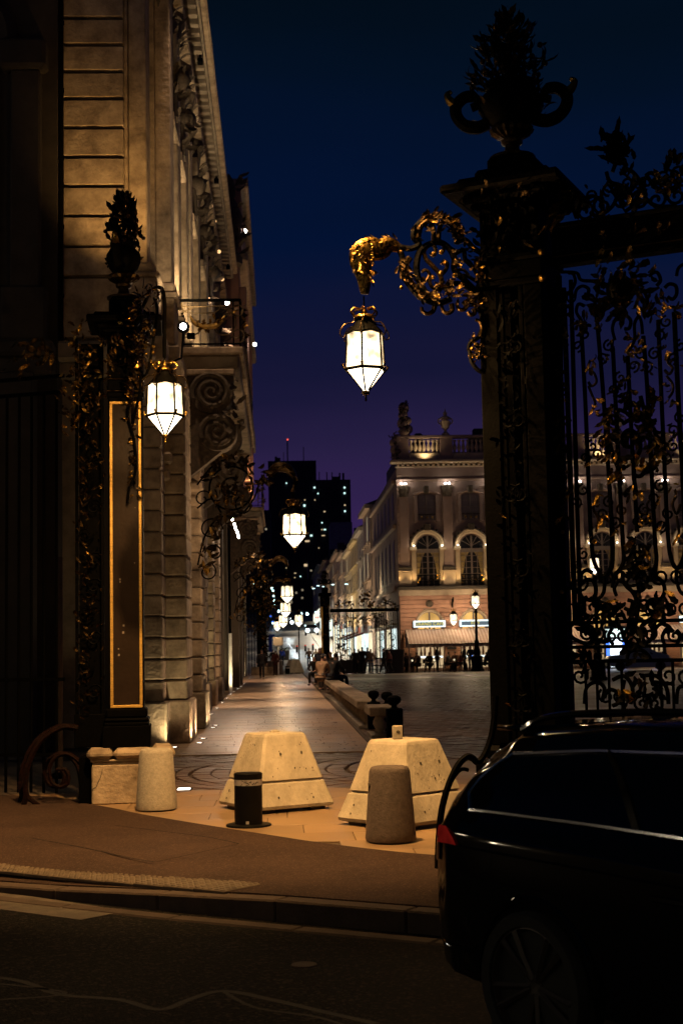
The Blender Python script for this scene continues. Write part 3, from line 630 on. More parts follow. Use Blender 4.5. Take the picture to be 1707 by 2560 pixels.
# ------------------------------------------------------------------ lanterns
def lantern(loc, w, label, group, glass='lglass', glass2='lglassb', power=60, col=(1, .66, .34), rz=.25, small=False, hang=0., name='lantern'):
    """six-sided lantern; origin at its lower rim"""
    x, y, z = loc; t = thing(name, label, 'lantern', loc, group); t.rotation_euler = (0, 0, rz)
    r = w/2
    def pt(k, rr, zz): a = pi/3*k; return V((rr*cos(a), rr*sin(a), zz))
    Z0, Z1, ZB = 0, .86*w, -.50*w; rt = r*.93; rb = r*.16
    def put(mb, nm, m, smooth=False, par=None):
        o = mb.build(nm, m, par or t, smooth, at=V(loc)); return o
    for k in range(6):
        b = MB(); a0, a1 = pt(k, r*.985, Z0), pt(k+1, r*.985, Z0); c0, c1 = pt(k, rt*.985, Z1), pt(k+1, rt*.985, Z1); n = (a0+a1).normalized()*.006
        mid = (c0+c1)/2+V((0, 0, .055*w))
        vs = [a0, a1, c1, mid, c0]; vs = vs+[v-n for v in vs]; b.add(vs, [(0, 1, 2, 3, 4), (9, 8, 7, 6, 5)]+[(i, i+5, (i+1) % 5+5, (i+1) % 5) for i in range(5)]); o = put(b, 'pane', glass)
        b = MB(); e0, e1 = pt(k, rb, ZB), pt(k+1, rb, ZB); vs = [a0, e0, e1, a1]; vs = vs+[v*.985 for v in vs]; b.add(vs, [(0, 1, 2, 3), (7, 6, 5, 4)]+[(i, i+4, (i+1) % 4+4, (i+1) % 4) for i in range(4)]); put(b, 'lower_pane', glass2)
    b = MB(); g = .011*w/.4
    for k in range(6):
        b.tube([pt(k, rt, Z1), pt(k, r, Z0)], g, 5); b.tube([pt(k, r, Z0), pt(k, rb, ZB)], g*.9, 5)
        b.tube([pt(k, r*1.02, Z0), pt(k+1, r*1.02, Z0)], g*1.5, 5)
        b.tube([pt(k, rt, Z1), (pt(k, rt, Z1)+pt(k+1, rt, Z1))/2+V((0, 0, .055*w)), pt(k+1, rt, Z1)], g*1.2, 5)
    put(b, 'frame', 'iron')
    for k in range(6):
        b = MB(); p = pt(k, r*1.02, 0); b.tube([p, p*1.10+V((0, 0, .03*w)), p*1.16+V((0, 0, .10*w)), p*1.06+V((0, 0, .12*w))], [.016*w, .022*w, .03*w, .012*w], 5); b.tube([pt(k, r*1.0, 0), pt(k, r*1.0, .13*w)], [.02*w, .006*w], 5); put(b, 'rim_bud', 'gold')
    b = MB(); b.lathe([(rt*.98, Z1+.02*w), (r*.80, Z1+.10*w), (r*.58, Z1+.22*w), (r*.44, Z1+.33*w), (r*.42, Z1+.40*w), (.01, Z1+.41*w)], 12); put(b, 'roof', 'iron', True)
    b = MB(); b.lathe([(r*.50, 0), (r*.53, .03*w), (r*.50, .08*w), (r*.44, .10*w), (.01, .1*w)], 14, (0, 0, Z1+.38*w)); b.lathe([(.055*w, .12*w), (.08*w, .2*w), (.03*w, .32*w), (.01*w, .38*w)], 8, (0, 0, Z1+.36*w)); cw = put(b, 'crown', 'gold', True)
    for k in range(6):
        b = MB(); a = pi/3*k; d = V((cos(a), sin(a), 0)); c = V((0, 0, Z1+.44*w))
        b.tube(spline([c+d*r*.46, c+d*r*.64+V((0, 0, .07*w)), c+d*r*.66+V((0, 0, .15*w)), c+d*r*.48+V((0, 0, .21*w)), c+d*r*.2+V((0, 0, .19*w))], 3), .022*w, 5); b.ball(c+d*r*.66+V((0, 0, .12*w)), .035*w, 6, 4); put(b, 'crown_arch', 'gold', par=cw)
        b = MB(); pts = [c+d*r*.5-V((0, 0, .05*w)), c+d*r*.62-V((0, 0, .16*w)), c+d*r*.98-V((0, 0, .2*w)), c+d*r*1.22-V((0, 0, .34*w)), c+d*r*1.26-V((0, 0, .48*w)), c+d*r*1.08-V((0, 0, .53*w)), c+d*r*1.0-V((0, 0, .45*w))]
        b.tube(spline(pts, 3), .016*w, 5); put(b, 'scroll', 'goldd')
    b = MB(); b.lathe([(rb*.6, ZB-.005*w), (rb*1.2, ZB-.02*w), (rb*1.3, ZB-.06*w), (rb*1.05, ZB-.10*w), (rb*.35, ZB-.11*w), (rb*.3, ZB-.2*w), (rb*.42, ZB-.23*w), (.002, ZB-.27*w)], 10); put(b, 'finial', 'gold', True)
    if hang:
        b = MB(); b.tube([(0, 0, Z1+.62*w), (0, 0, Z1+.62*w+hang)], .022*w, 6); put(b, 'hanger', 'iron')
    b = MB(); b.lathe([(.001, Z1*.78), (.03*w, Z1*.76), (.075*w, Z1*.45), (.06*w, Z1*.3), (.02*w, Z1*.26), (.001, Z1*.25)], 8); put(b, 'bulb', 'bulb', True)
    l = light('POINT', 'lantern_light', loc, power, col, .06*w, t); l.location = (0, 0, .12*w); l.data.specular_factor = .15
    return t
near = 'wrought iron lanterns hanging over the forecourt'
LR = P(913, 925, 12.3); LL = P(413, 1040, 15.0)
lantern(LR, .365, 'large lit lantern hanging from the right gate pillar against the open sky', near, power=620, col=(1, .56, .20), rz=.32, hang=.12)
lantern(LL, .385, 'lit lantern hanging beside the left gate pillar in front of the stone wall', near, power=520, col=(1, .56, .20), rz=.12, hang=.12)

# ------------------------------------------------------------------ gate pillar pieces
def urn(parent, c, s, rz, seed, bw=1., fw=1.):
    r = random.Random(seed); T = M.Translation(c) @ M.Rotation(rz, 4, 'Z') @ M.Diagonal((s, s, s, 1))
    def put(b, n, m='ironr', sm=True):
        b.v = [T @ v for v in b.v]; return b.build(n, m, parent, sm)
    b = MB(); b.lathe([(.26, 0), (.26, .03), (.2, .05), (.12, .07), (.085, .12), (.08, .17), (.12, .19), (.125, .225), (.09, .24)], 16); u = put(b, 'urn_foot', 'goldd')
    b = MB(); n = 32; vs = []; fs = []
    pr_ = [(.09, .24), (.15, .265), (.22, .31), (.24, .355), (.215, .385)]
    for i, (rr, z) in enumerate(pr_):
        for k in range(n): a = 2*pi*k/n; q = rr*(1+(.07 if k % 2 else -.05)*(1 if i in (1, 2, 3) else .3)); vs.append((q*cos(a), q*sin(a), z))
    for i in range(len(pr_)-1):
        for k in range(n): fs.append((i*n+k, i*n+(k+1) % n, (i+1)*n+(k+1) % n, (i+1)*n+k))
    b.add(vs, fs); put(b, 'urn_bowl', 'goldd', False)
    b = MB(); b.lathe([(.21, .385), (.22, .41), (.31, .49), (.37, .60), (.37, .69), (.30, .77), (.24, .81), (.29, .85), (.30, .885), (.05, .90)], 20, sx=bw, sy=bw); put(b, 'urn_body')
    for sd in (-1, 1):
        b = MB(); pts = [(sd*.26, 0, .46), (sd*.40, 0, .42), (sd*.54, 0, .47), (sd*.62, 0, .58), (sd*.62, 0, .70), (sd*.52, 0, .79), (sd*.40, 0, .78), (sd*.38, 0, .69), (sd*.45, 0, .66)]
        b.tube(spline(pts, 4), [.075]*8+[.07]*16+[.05]*(33-24), 7); h = put(b, 'urn_handle')
        b = MB(); b.tube(spline([(sd*.60, 0, .70), (sd*.68, 0, .76), (sd*.72, 0, .84), (sd*.67, 0, .88)], 4), [.05, .055, .06, .06, .055, .05, .045, .04, .04, .035, .03, .025, .02][:13], 6); put(b, 'handle_tip', 'gold')
    for i in range(54):
        a = r.uniform(0, 2*pi); rr = r.uniform(.22, .40)*bw; z = r.uniform(.42, .84); d = V((cos(a)*.4, sin(a)*.4, 1)); leaf(parent, T @ V((cos(a)*rr, sin(a)*rr, z)), d, V((cos(a), sin(a), 0)), .16*s*r.uniform(.7, 1.2), 'goldd' if r.random() < .35 else 'iron', 'urn_leaf')
    for i in range(270):
        t_ = r.random()**.9; a = r.uniform(0, 2*pi); rr = (.50*(1-t_)**.6*fw*(.75+.25*(t_ > .12))+.03)*r.uniform(.35, 1); z = .86+t_*.78; d = V((cos(a), sin(a), r.uniform(-.2, 1.3)))
        leaf(parent, T @ V((cos(a)*rr, sin(a)*rr, z)), d, V((r.uniform(-1, 1), r.uniform(-1, 1), 1)), (.19*s)*r.uniform(.6, 1.2), r.choice(('iron', 'iron', 'goldd', 'iron')), 'bouquet_leaf')
        if i % 6 == 0: berry(parent, T @ V((cos(a)*rr*1.1, sin(a)*rr*1.1, z)), .035*s, 'goldd')
    b = MB()
    for k in range(9): a = k*2.4; b.tube([(0, 0, .8), (.12*cos(a), .12*sin(a), 1.15), (.2*cos(a), .2*sin(a), 1.45-.04*k)], .02, 4)
    b.tube([(0, 0, .8), (0, 0, 1.7)], .03, 5); put(b, 'bouquet_stem')

# ------------------------------------------------------------------ LEFT gate pillar
LP = V((-1.80, 16.95, 0)); yaw = R(4)
t = thing('gate_pillar', 'dark gilded gate pillar at left with a tall gilt-framed panel, on a stone base', 'gate pillar', LP)
LPT = t
def lbox(name, hw, z0, z1, m='iron', b=.01, dx=0., dy=0., hy=None):
    q = MB(); hy_ = hy or hw; q.cbox(-hw, hw, -hy_, hy_, z0, z1, b); return link(name, q.mesh(name, mats=[K[m]]), t, mw=M.Translation(LP) @ M.Rotation(yaw, 4, 'Z') @ M.Translation((dx, dy, 0)))
# stone base under it is its own thing
sbp = V((-1.83, 16.85, 0)); sb = thing('low_stone_wall', 'cracked tan stone gate base with a worn rounded coping, left of the tapered bollard', 'low wall', sbp)
def sbox(name, x0, x1, y0, y1, z0, z1, m, b):
    q = MB(); q.cbox(x0, x1, y0, y1, z0, z1, b); return link(name, q.mesh(name, mats=[K[m]]), sb, mw=M.Translation(sbp) @ M.Rotation(R(6), 4, 'Z'))
sbox('die_stone', -.36, .52, -.42, .45, 0, .44, 'lime', .012)
sbox('necking', -.35, .51, -.41, .44, .44, .475, 'lime', .006); sbox('fillet', -.375, .535, -.435, .465, .475, .50, 'lime', .008)
for a, c in ((-.42, -.12), (-.12, .33), (.33, .58)): sbox('coping_stone', a+.003, c-.003, -.48, .51, .50, .615, 'lime', .045)
b = MB(); b.tube([(-.36, -.424, .17), (-.31, -.424, .20), (-.285, -.424, .26), (-.26, -.424, .31), (-.24, -.424, .40)], [.007, .006, .007, .005, .004], 4, nrm=(0, 1, 0), flat=.3); link('crack', b.mesh('crack', mats=[K['joint']]), sb, mw=M.Translation(sbp) @ M.Rotation(R(6), 4, 'Z'))
lbox('plinth', .275, .615, .86, b=.008); lbox('plinth_step', .255, .86, .90); lbox('plinth_moulding', .262, .905, .95, b=.02); lbox('base_moulding', .235, .95, 1.06, b=.02)
lbox('shaft', .20, 1.06, 4.72)
q = MB(); q.box(-.165, .165, -.206, -.20, 1.10, 4.63); link('panel', q.mesh('panel', mats=[K['panel']]), t, mw=M.Translation(LP) @ M.Rotation(yaw, 4, 'Z'))
fr_ = [(-.185, -.150, 1.10, 4.63), (.150, .185, 1.10, 4.63), (-.185, .185, 1.065, 1.099), (-.185, .185, 4.631, 4.665)]
for a in fr_:
    q = MB(); q.cbox(a[0], a[1], -.232, -.2065, a[2], a[3], .006); link('gilt_frame', q.mesh('gilt_frame', mats=[K['frame']]), t, mw=M.Translation(LP) @ M.Rotation(yaw, 4, 'Z'))
q = MB()
for x, z, s in ((-.07, 2.56, .010), (-.068, 2.53, .008), (-.03, 2.02, .010), (-.035, 1.94, .012), (-.085, 1.68, .010), (.10, 2.75, .005), (.11, 3.4, .004), (-.09, 1.75, .007)): q.box(x-s, x+s, -.2085, -.206, z-s*1.3, z+s)
link('paint_chip', q.mesh('paint_chip', mats=[K['chip']]), t, mw=M.Translation(LP) @ M.Rotation(yaw, 4, 'Z'))
lbox('necking', .215, 4.72, 4.78, b=.012); lbox('gilt_fillet', .222, 4.785, 4.80, 'goldd', .004); lbox('frieze', .205, 4.80, 4.93); lbox('gilt_fillet', .22, 4.932, 4.945, 'goldd', .004)
lbox('capital', .21, 4.945, 5.50); lbox('capital_lip', .26, 5.50, 5.54, b=.012); lbox('cornice_bed', .34, 5.54, 5.60, b=.03); lbox('cornice', .44, 5.60, 5.67, b=.015); lbox('cap_slope', .36, 5.67, 5.72, b=.02); lbox('pedestal', .19, 5.72, 5.90, b=.02); lbox('pedestal_cap', .165, 5.90, 5.95, b=.02)
urn(t, LP+V((-.02, 0, 5.95)), .78, R(86), 3, .72, .58)
# side pilaster of openwork, to the left of the panel shaft
pl = Plane(LP+V((-.40, -.10, 0)), (cos(yaw), sin(yaw), 0))
q = MB()
for u in (-.17, .13): q.tube([pl.at(u, .70), pl.at(u, 5.45)], .024, 4, nrm=(1, 0, 0))
q.build('pilaster_bar', 'iron', t)
q = MB(); q.cbox(-.20, .16, -.03, .2, .615, 1.0, .01); link('pilaster_foot', q.mesh('pilaster_foot', mats=[K['iron']]), t, mw=M.Translation(LP+V((-.40, -.10, 0))))
q = MB(); q.box(-.15, .11, .06, .12, 1.0, 5.4); link('pilaster_back', q.mesh('pilaster_back', mats=[K['iron']]), t, mw=M.Translation(LP+V((-.40, -.10, 0))))
q = MB()
z = 1.15
while z < 4.4:
    s = 1 if int(z*10) % 2 else -1
    q.tube([pl.at(a, c) for a, c in spiral((-.02+.05*s, z+.1), .10, 0, 1.4*s, .15, 12)], .012, 4); z += .31
q.build('pilaster_scroll', 'iron', t)
foliage(t, pl, [(-.10, 1.0), (-.06, 2.2), (-.10, 3.2), (-.04, 4.2), (-.05, 4.8)], 190, .095, .05, 'goldd', .05, .06)
foliage(t, pl, [(.08, 1.1), (.10, 3), (.08, 4.4)], 30, .08, .03, 'goldd', .04, .1)
foliage(t, pl, [(-.16, 4.3), (-.20, 4.8), (-.12, 5.2), (-.16, 5.6)], 100, .115, .07, 'goldd', .06, .25)
foliage(t, pl, [(.05, 4.6), (.15, 5.0), (.12, 5.4)], 34, .11, .07, 'goldd', .10, .15)
for a, c, d in ((-.22, 5.38, .035), (-.14, 5.30, .028), (-.17, 4.9, .03), (-.2, 4.65, .026)): berry(t, pl.at(a, c, .1), d)
# capital foliage on the front and the bracket side
pf = Plane(LP+V((0, -.22, 0)), (cos(yaw), sin(yaw), 0))
foliage(t, pf, [(-.15, 5.0), (-.10, 5.2), (-.12, 5.45)], 34, .10, .04, 'goldd', .05, .2)
foliage(t, pf, [(.10, 4.75), (.18, 5.0), (.14, 5.2), (.2, 5.45)], 60, .11, .06, 'goldd', .06, .25)
foliage(t, pf, [(-.08, 5.585), (.12, 5.6), (.2, 5.58)], 12, .12, .02, 'goldd', .14, .2)
foliage(t, pf, [(.12, 4.7), (.14, 4.3), (.10, 3.9), (.12, 3.55)], 36, .10, .02, 'goldd', .03, .25)
q = MB(); q.tube(spline([pf.at(.12, 4.75, .05), pf.at(.05, 4.5, .06), pf.at(.12, 4.2, .05), pf.at(.14, 3.85, .04), pf.at(.06, 3.62, .05), pf.at(.04, 3.45, .03)], 4), .016, 5); q.build('drop_scroll', 'iron', t)
# bracket carrying the lantern
bd = (V((LL.x, LL.y, 0))-V((LP.x+.1, LP.y-.2, 0))); bl = bd.length; pb = Plane(V((LP.x+.1, LP.y-.2, 0)), bd)
br = [[(0, 5.5), (.5, 5.62), (1.1, 5.72), (bl-.15, 5.62), (bl+.03, 5.4), (bl+.0, 5.18), (bl, LL.z+.63)], [(0, 4.85), (.25, 4.95), (.6, 5.1), (.9, 5.35), (.7, 5.6), (.45, 5.45), (.55, 5.25)], [(.1, 5.3), (.5, 4.9), (.9, 4.85), (1.2, 5.1), (1.45, 5.4), (1.3, 5.6)], [(0, 4.4), (.2, 4.55), (.45, 4.7), (.5, 4.95), (.3, 5.0), (.28, 4.85)]]
for i, p in enumerate(br):
    q = MB(); q.tube(spline([pb.at(a, c) for a, c in p], 5), .022 if i == 0 else .017, 5); q.build('bracket_bar', 'iron', t)
foliage(t, pb, [(.1, 5.5), (.6, 5.66), (1.1, 5.72), (bl, 5.5)], 56, .13, .05, 'goldd', .04, .3)
foliage(t, pb, [(.1, 4.6), (.5, 4.85), (.9, 5.1), (1.3, 5.3)], 96, .12, .10, 'goldd', .05, .3)
foliage(t, pb, [(.2, 5.1), (.6, 5.3), (1.0, 5.45)], 34, .12, .09, 'goldd', .05, .3)
for k in range(12): berry(t, pb.at(rnd.uniform(.2, bl-.2), rnd.uniform(4.7, 5.5), .06), rnd.uniform(.018, .03))
# scroll buttress of the left pillar (flaking paint), two bars side by side
for off, nm in ((0, 'buttress_scroll'), (.30, 'buttress_scroll')):
    pq = Plane(V((-2.4, 16.55+off, 0)), (1, -.06*0, 0)); dx = -.05 if off else 0
    for pts, r in (([(196, 1820), (165, 1816), (135, 1828), (105, 1850), (82, 1885), (68, 1925), (64, 1965), (66, 1988), (60, 2014)], .034), ([(66, 1985), (78, 2000), (98, 2014)], .026), ([(212, 1998), (214, 1960), (205, 1915), (185, 1892), (160, 1884), (135, 1898), (124, 1925), (130, 1955), (150, 1967), (168, 1960), (172, 1940), (164, 1924), (152, 1924)], .026)):
        q = MB(); q.tube(spline([pq.px(a, c)+V((dx, 0, 0)) for a, c in pts], 5), r, 6); q.build(nm, 'rust', t, True)
q = MB(); q.box(-2.30, -2.10, 16.5, 17.0, 0, .52); q.build('buttress_back', 'iron', t)

# ------------------------------------------------------------------ LEFT wing of railings, lost in the dark
wl = thing('gate_railing', 'dim wing of iron railings with gilded cresting in the dark at far left', 'railing', (-4, 18, 0))
pw = Plane(V((-2.5, 17.3, 0)), V((-1, .35, 0)))
for z in (.5, 1.4, 4.9, 5.1):
    q = MB(); q.tube([pw.at(.1, z), pw.at(3.6, z)], .03, 4, nrm=(0, 0, 1)); q.build('rail', 'iron', wl)
bmz = MB(); bmz.tube([(0, 0, .05), (0, 0, 4.9)], .018, 4); bmz = bmz.mesh('bar', mats=[K['iron']])
for i in range(20): link('bar', bmz, wl, pw.at(.2+i*.17, 0))
for u0 in (2.0,):
    for k, (a, tn) in enumerate(((.5, 1.3), (2.2, -1.3), (1.2, 1.2))):
        q = MB(); q.tube([pw.at(a_, c_) for a_, c_ in spiral((u0-.25+.25*k, 5.45+.12*k), .2, a, tn)], .018, 5); q.build('crest_scroll', 'iron', wl)
foliage(wl, pw, [(1.55, 5.2), (1.9, 5.45), (2.3, 5.3), (2.6, 5.6)], 46, .2, .10, 'goldd', .05, .3)
foliage(wl, pw, [(.25, 5.2), (.5, 5.5), (.75, 5.25)], 26, .17, .07, 'goldd', .05, .4)

# ------------------------------------------------------------------ RIGHT gate pillar
al = R(28); gd = V((cos(al), -sin(al), 0)); RP = V((2.19, 12.4, 0)); ryaw = -al
t = thing('gate_pillar', 'towering black gate pillar at right crowned by a bouquet urn, against the sky', 'gate pillar', RP)
RPT = t
def rbox(name, hw, z0, z1, m='iron', b=.01, dx=0., dy=0., hy=None):
    q = MB(); hy_ = hy or hw; q.cbox(-hw, hw, -hy_, hy_, z0, z1, b); return link(name, q.mesh(name, mats=[K[m]]), t, mw=M.Translation(RP) @ M.Rotation(ryaw, 4, 'Z') @ M.Translation((dx, dy, 0)))
rbox('foot_block', .43, 0, .417, 'pot', .03); rbox('plinth', .40, .42, .72); rbox('base_moulding', .34, .72, .85, b=.04)
for sx_ in (-1, 1):
    for sy_ in (-1, 1): rbox('corner_post', .085, .85, 4.84, dx=sx_*.205, dy=sy_*.205)
rbox('core', .10, .85, 4.84, dx=.03)
for sx_ in (-1, 1): rbox('stile', .022, .85, 4.84, dx=sx_*.09, dy=-.25)
rbox('architrave', .31, 4.84, 4.90, b=.015); rbox('architrave_band', .295, 4.90, 5.06); rbox('architrave_lip', .32, 5.06, 5.13, b=.02)
rbox('capital', .27, 5.13, 5.55); rbox('capital_lip', .34, 5.55, 5.60, b=.02); rbox('cornice_bed', .42, 5.60, 5.68, 'ironr', .05); rbox('cornice', .54, 5.68, 5.76, 'ironr', .02); rbox('cap_slope', .43, 5.76, 5.83, b=.03); rbox('cap_step', .30, 5.83, 5.93, b=.03); rbox('pedestal', .21, 5.93, 6.06, b=.03)
urn(t, RP+V((-.03, 0, 6.06)), .80, R(-16), 5)
fp = Plane(RP-V((gd.y*-1, 0, 0))*0+V((-sin(al), -cos(al), 0))*.30, gd)      # front face
sp = Plane(RP+gd*.30, V((sin(al), cos(al), 0)))                                # right return face
for zc in (1.2, 1.75, 2.35, 3.0, 3.65, 4.3):
    for sd in (-1, 1):
        q = MB(); q.tube([fp.at(a, c) for a, c in spiral((sd*.045, zc), .085, pi/2, 1.5*sd, .12, 12)], .011, 4); q.build('shaft_scroll', 'iron', t)
foliage(t, fp, [(0, 1.0), (.02, 2.0), (-.02, 3.0), (0, 3.9), (0, 4.7)], 170, .10, .055, 'iron', .05, .05, name='iron_leaf')
for u in (-.2, .2): foliage(t, fp, [(u, 5.16), (u*.8, 5.5)], 34, .11, .05, 'iron', .05, .05, name='iron_leaf')
foliage(t, fp, [(-.1, 5.15), (0, 5.5), (.1, 5.2)], 44, .12, .06, 'iron', .05, .06, name='iron_leaf')
foliage(t, sp, [(-.2, 5.2), (-.18, 5.5)], 12, .16, .04, 'gold', .05, .6)
foliage(t, sp, [(-.22, 5.63), (-.12, 5.68)], 6, .16, .02, 'gold', .13, 1.)
foliage(t, fp, [(-.3, 5.64), (0, 5.66), (.3, 5.64)], 14, .12, .02, 'goldd', .18, .05)
for z in (4.87, 5.1):
    berry(t, RP+gd*.30+V((-sin(al), -cos(al), 0))*.30+V((0, 0, z)), .035, 'gold')
# bracket with the cock-head plume, in a plane facing the viewer
q0 = V((1.85, 12.28, 0)); pb = Plane(q0, (1, .0, 0)); BK = pb
def trace(pts, r, name, m='iron', k=5, par=None, plane=None, o=0., flat=1.):
    q = MB(); L = spline([(plane or pb).px(a, c, o) for a, c in pts], k); rr = r if not hasattr(r, '__len__') else [r[0]+(r[1]-r[0])*i/(len(L)-1) for i in range(len(L))]
    q.tube(L, rr, 6, flat, nrm=(plane or pb).n if flat != 1 else None); return q.build(name, m, par or t, True)
def c2(pts): return [(850+x*.4464, 425+y*.4464) for x, y in pts]       # read off an enlarged view of the bracket
def bt(pts, r=.024, m='ironr', nm='bracket_bar', o=0.): return trace(c2(pts), r, nm, m, 5, None, None, o)
bt([(800, 720), (740, 660), (690, 610), (640, 560), (640, 500), (610, 440), (560, 405), (500, 415), (450, 450), (430, 510), (430, 580), (455, 650), (500, 715), (560, 742), (620, 720)], .030)
bt([(330, 430), (395, 440), (440, 415), (410, 370), (430, 315), (480, 272), (540, 256), (605, 272), (655, 312), (676, 365), (664, 400), (640, 396)], .030)
bt([(800, 470), (750, 440), (710, 400), (676, 380)], .028); bt([(800, 560), (740, 540), (700, 500), (690, 450), (640, 470)], .022)
bt([(330, 440), (350, 500), (345, 570), (385, 645), (445, 712), (520, 746), (575, 744)], (.030, .022)); bt([(390, 490), (365, 540), (385, 610), (430, 670), (470, 700)], .030, 'goldd', 'bracket_leaf_rib')
bt([(440, 380), (450, 320), (500, 285), (520, 330), (525, 400)], .024, 'goldd', 'bracket_scroll', .03); bt([(640, 380), (630, 320), (580, 285), (555, 330), (550, 400)], .024, 'goldd', 'bracket_scroll', .03)
bt([(480, 500), (470, 460), (490, 425), (520, 420), (535, 450), (520, 480), (505, 465)], (.022, .014), 'gold', 'bracket_scroll'); bt([(480, 500), (520, 540), (560, 590), (565, 640), (530, 680)], .022, 'goldd', 'bracket_scroll'); bt([(545, 410), (575, 420), (580, 450), (565, 470)], (.020, .012), 'goldd', 'bracket_scroll')
bt([(560, 590), (590, 560), (600, 525), (580, 510), (565, 530)], (.02, .012), 'goldd', 'bracket_scroll'); bt([(455, 570), (480, 560), (500, 585), (480, 620), (460, 600)], .016, 'goldd', 'bracket_scroll'); bt([(520, 590), (500, 620), (520, 660), (550, 640)], .018, 'goldd', 'bracket_scroll')
bt([(590, 680), (620, 640), (680, 640), (740, 680), (790, 740)], .024); bt([(660, 600), (700, 590), (740, 610), (790, 640)], .018); bt([(700, 500), (730, 520), (760, 580), (800, 620)], .016); bt([(650, 560), (690, 560), (720, 590)], .014, 'goldd', 'bracket_scroll')
for pts in ([(456, 768), (462, 792), (490, 805), (520, 788), (532, 745)], [(568, 760), (578, 792), (602, 802), (626, 785), (622, 750)], [(650, 745), (664, 778), (690, 782), (706, 760), (690, 735)], [(714, 792), (730, 812), (752, 800), (746, 775)], [(756, 838), (784, 850), (795, 890), (788, 935)], [(440, 690), (470, 712), (500, 700)]): bt(pts, (.016, .026), 'goldd', 'bracket_scroll', .02)
bt([(690, 740), (740, 745), (780, 790), (800, 850)], .022); bt([(790, 900), (770, 940), (735, 960), (720, 1000), (740, 1040), (775, 1030), (780, 990), (755, 985)], .020); bt([(725, 1010), (735, 1070), (765, 1115), (802, 1136)], .022); bt([(790, 960), (800, 1000), (790, 1060)], .018)
def pfol(plane, pts, *a, **k): foliage(t, plane, [plane.uz(*p) for p in c2(pts)], *a, **k)
pfol(pb, [(415, 360), (470, 300), (540, 285), (610, 300), (665, 370)], 70, .10, .035, 'goldd', .05, .02)
pfol(pb, [(345, 470), (365, 580), (430, 690), (520, 735)], 60, .085, .03, 'goldd', .05, .10)
pfol(pb, [(580, 700), (640, 690), (700, 730), (770, 760)], 46, .085, .03, 'goldd', .05, .14)
pfol(pb, [(620, 440), (650, 520), (620, 620), (560, 690)], 44, .075, .025, 'goldd', .05, .10)
pfol(pb, [(690, 420), (740, 500), (770, 560), (790, 620)], 30, .07, .03, 'goldd', .05, .2)
pfol(pb, [(735, 950), (760, 1010), (750, 1060)], 30, .065, .025, 'goldd', .05, .25)
for x, y in ((340, 458), (342, 658), (590, 522), (770, 525), (768, 590), (790, 580), (732, 690), (738, 1000), (742, 1045), (770, 1048), (520, 600), (565, 575), (640, 590), (525, 470), (566, 460)): berry(t, pb.px(*c2([(x, y)])[0], .06), rnd.uniform(.016, .026))
# plume: head turned down over the chain
hq = MB(); L = spline([pb.px(*p) for p in ((1000, 622), (975, 612), (950, 622), (925, 622), (906, 632), (902, 655), (910, 690), (912, 735))], 5); n_ = len(L)
hr_ = [.035, .075, .10, .115, .115, .10, .075, .035]; hq.tube(L, [hr_[int(i/5)]+(hr_[min(7, int(i/5)+1)]-hr_[int(i/5)])*(i % 5)/5 for i in range(n_)], 9, .6, nrm=pb.n); pm = hq.build('plume', 'gold', t, True)
for i in range(60):
    k = rnd.randrange(2, n_-3); p = L[k]; tg = (L[k+1]-L[k]).normalized(); sd = rnd.uniform(-1, 1); up_ = tg.cross(pb.n); nn = pb.n+up_*sd*.8
    leaf(t, p+pb.n*.055+up_*sd*.085, tg+up_*sd*.35, nn, rnd.uniform(.06, .11), 'gold' if rnd.random() < .7 else 'goldd', 'plume_feather')
for i in range(9): berry(t, pb.px(931+rnd.uniform(-2, 2), 612+i*6.5, .09), .012)
# ------------------------------------------------------------------ RIGHT gate leaf
gq = RP+gd*.30; pg = Plane(gq, gd)
gt = thing('iron_gate', 'openwork black iron gate with gilded leaves at the right, behind the dark car', 'gate', gq)
t = gt
u_end = pg.uz(1790, 1500)[0]
zlt, zlb = pg.uz(1550, 541)[1], pg.uz(1550, 646)[1]
def lbeam(z0, z1, h, nm, m): q = MB(); q.T = M.Translation(gq) @ M.Rotation(ryaw, 4, 'Z'); q.cbox(.02, u_end, -h, h, z0, z1, .010); q.build(nm, m, gt)
lbeam(zlb+.035, zlt-.035, .055, 'lintel', 'iron'); lbeam(zlt-.033, zlt, .09, 'lintel_moulding', 'ironr'); lbeam(zlb, zlb+.033, .08, 'lintel_moulding', 'ironr'); lbeam(zlb+.07, zlb+.085, .065, 'gilt_fillet', 'goldd')
for x in (1450, 1520, 1590, 1660): foliage(gt, pg, [pg.uz(x-14, 596-.12*(x-1550)), pg.uz(x+14, 592-.12*(x-1550))], 7, .085, .02, 'goldd', .09, .05)
for z in (pg.uz(1560, 1554)[1], pg.uz(1560, 1616)[1], pg.uz(1560, 1652)[1], pg.uz(1560, 1790)[1]):
    q = MB(); q.tube([pg.at(.02, z), pg.at(u_end, z)], .022, 4, nrm=(0, 0, 1)); q.build('rail', 'iron', gt)
zr1 = pg.uz(1560, 1554)[1]
def gtr(pts, r=.02, name='gate_scroll', m='iron', k=5): return trace(pts, r, name, m, k, gt, pg)
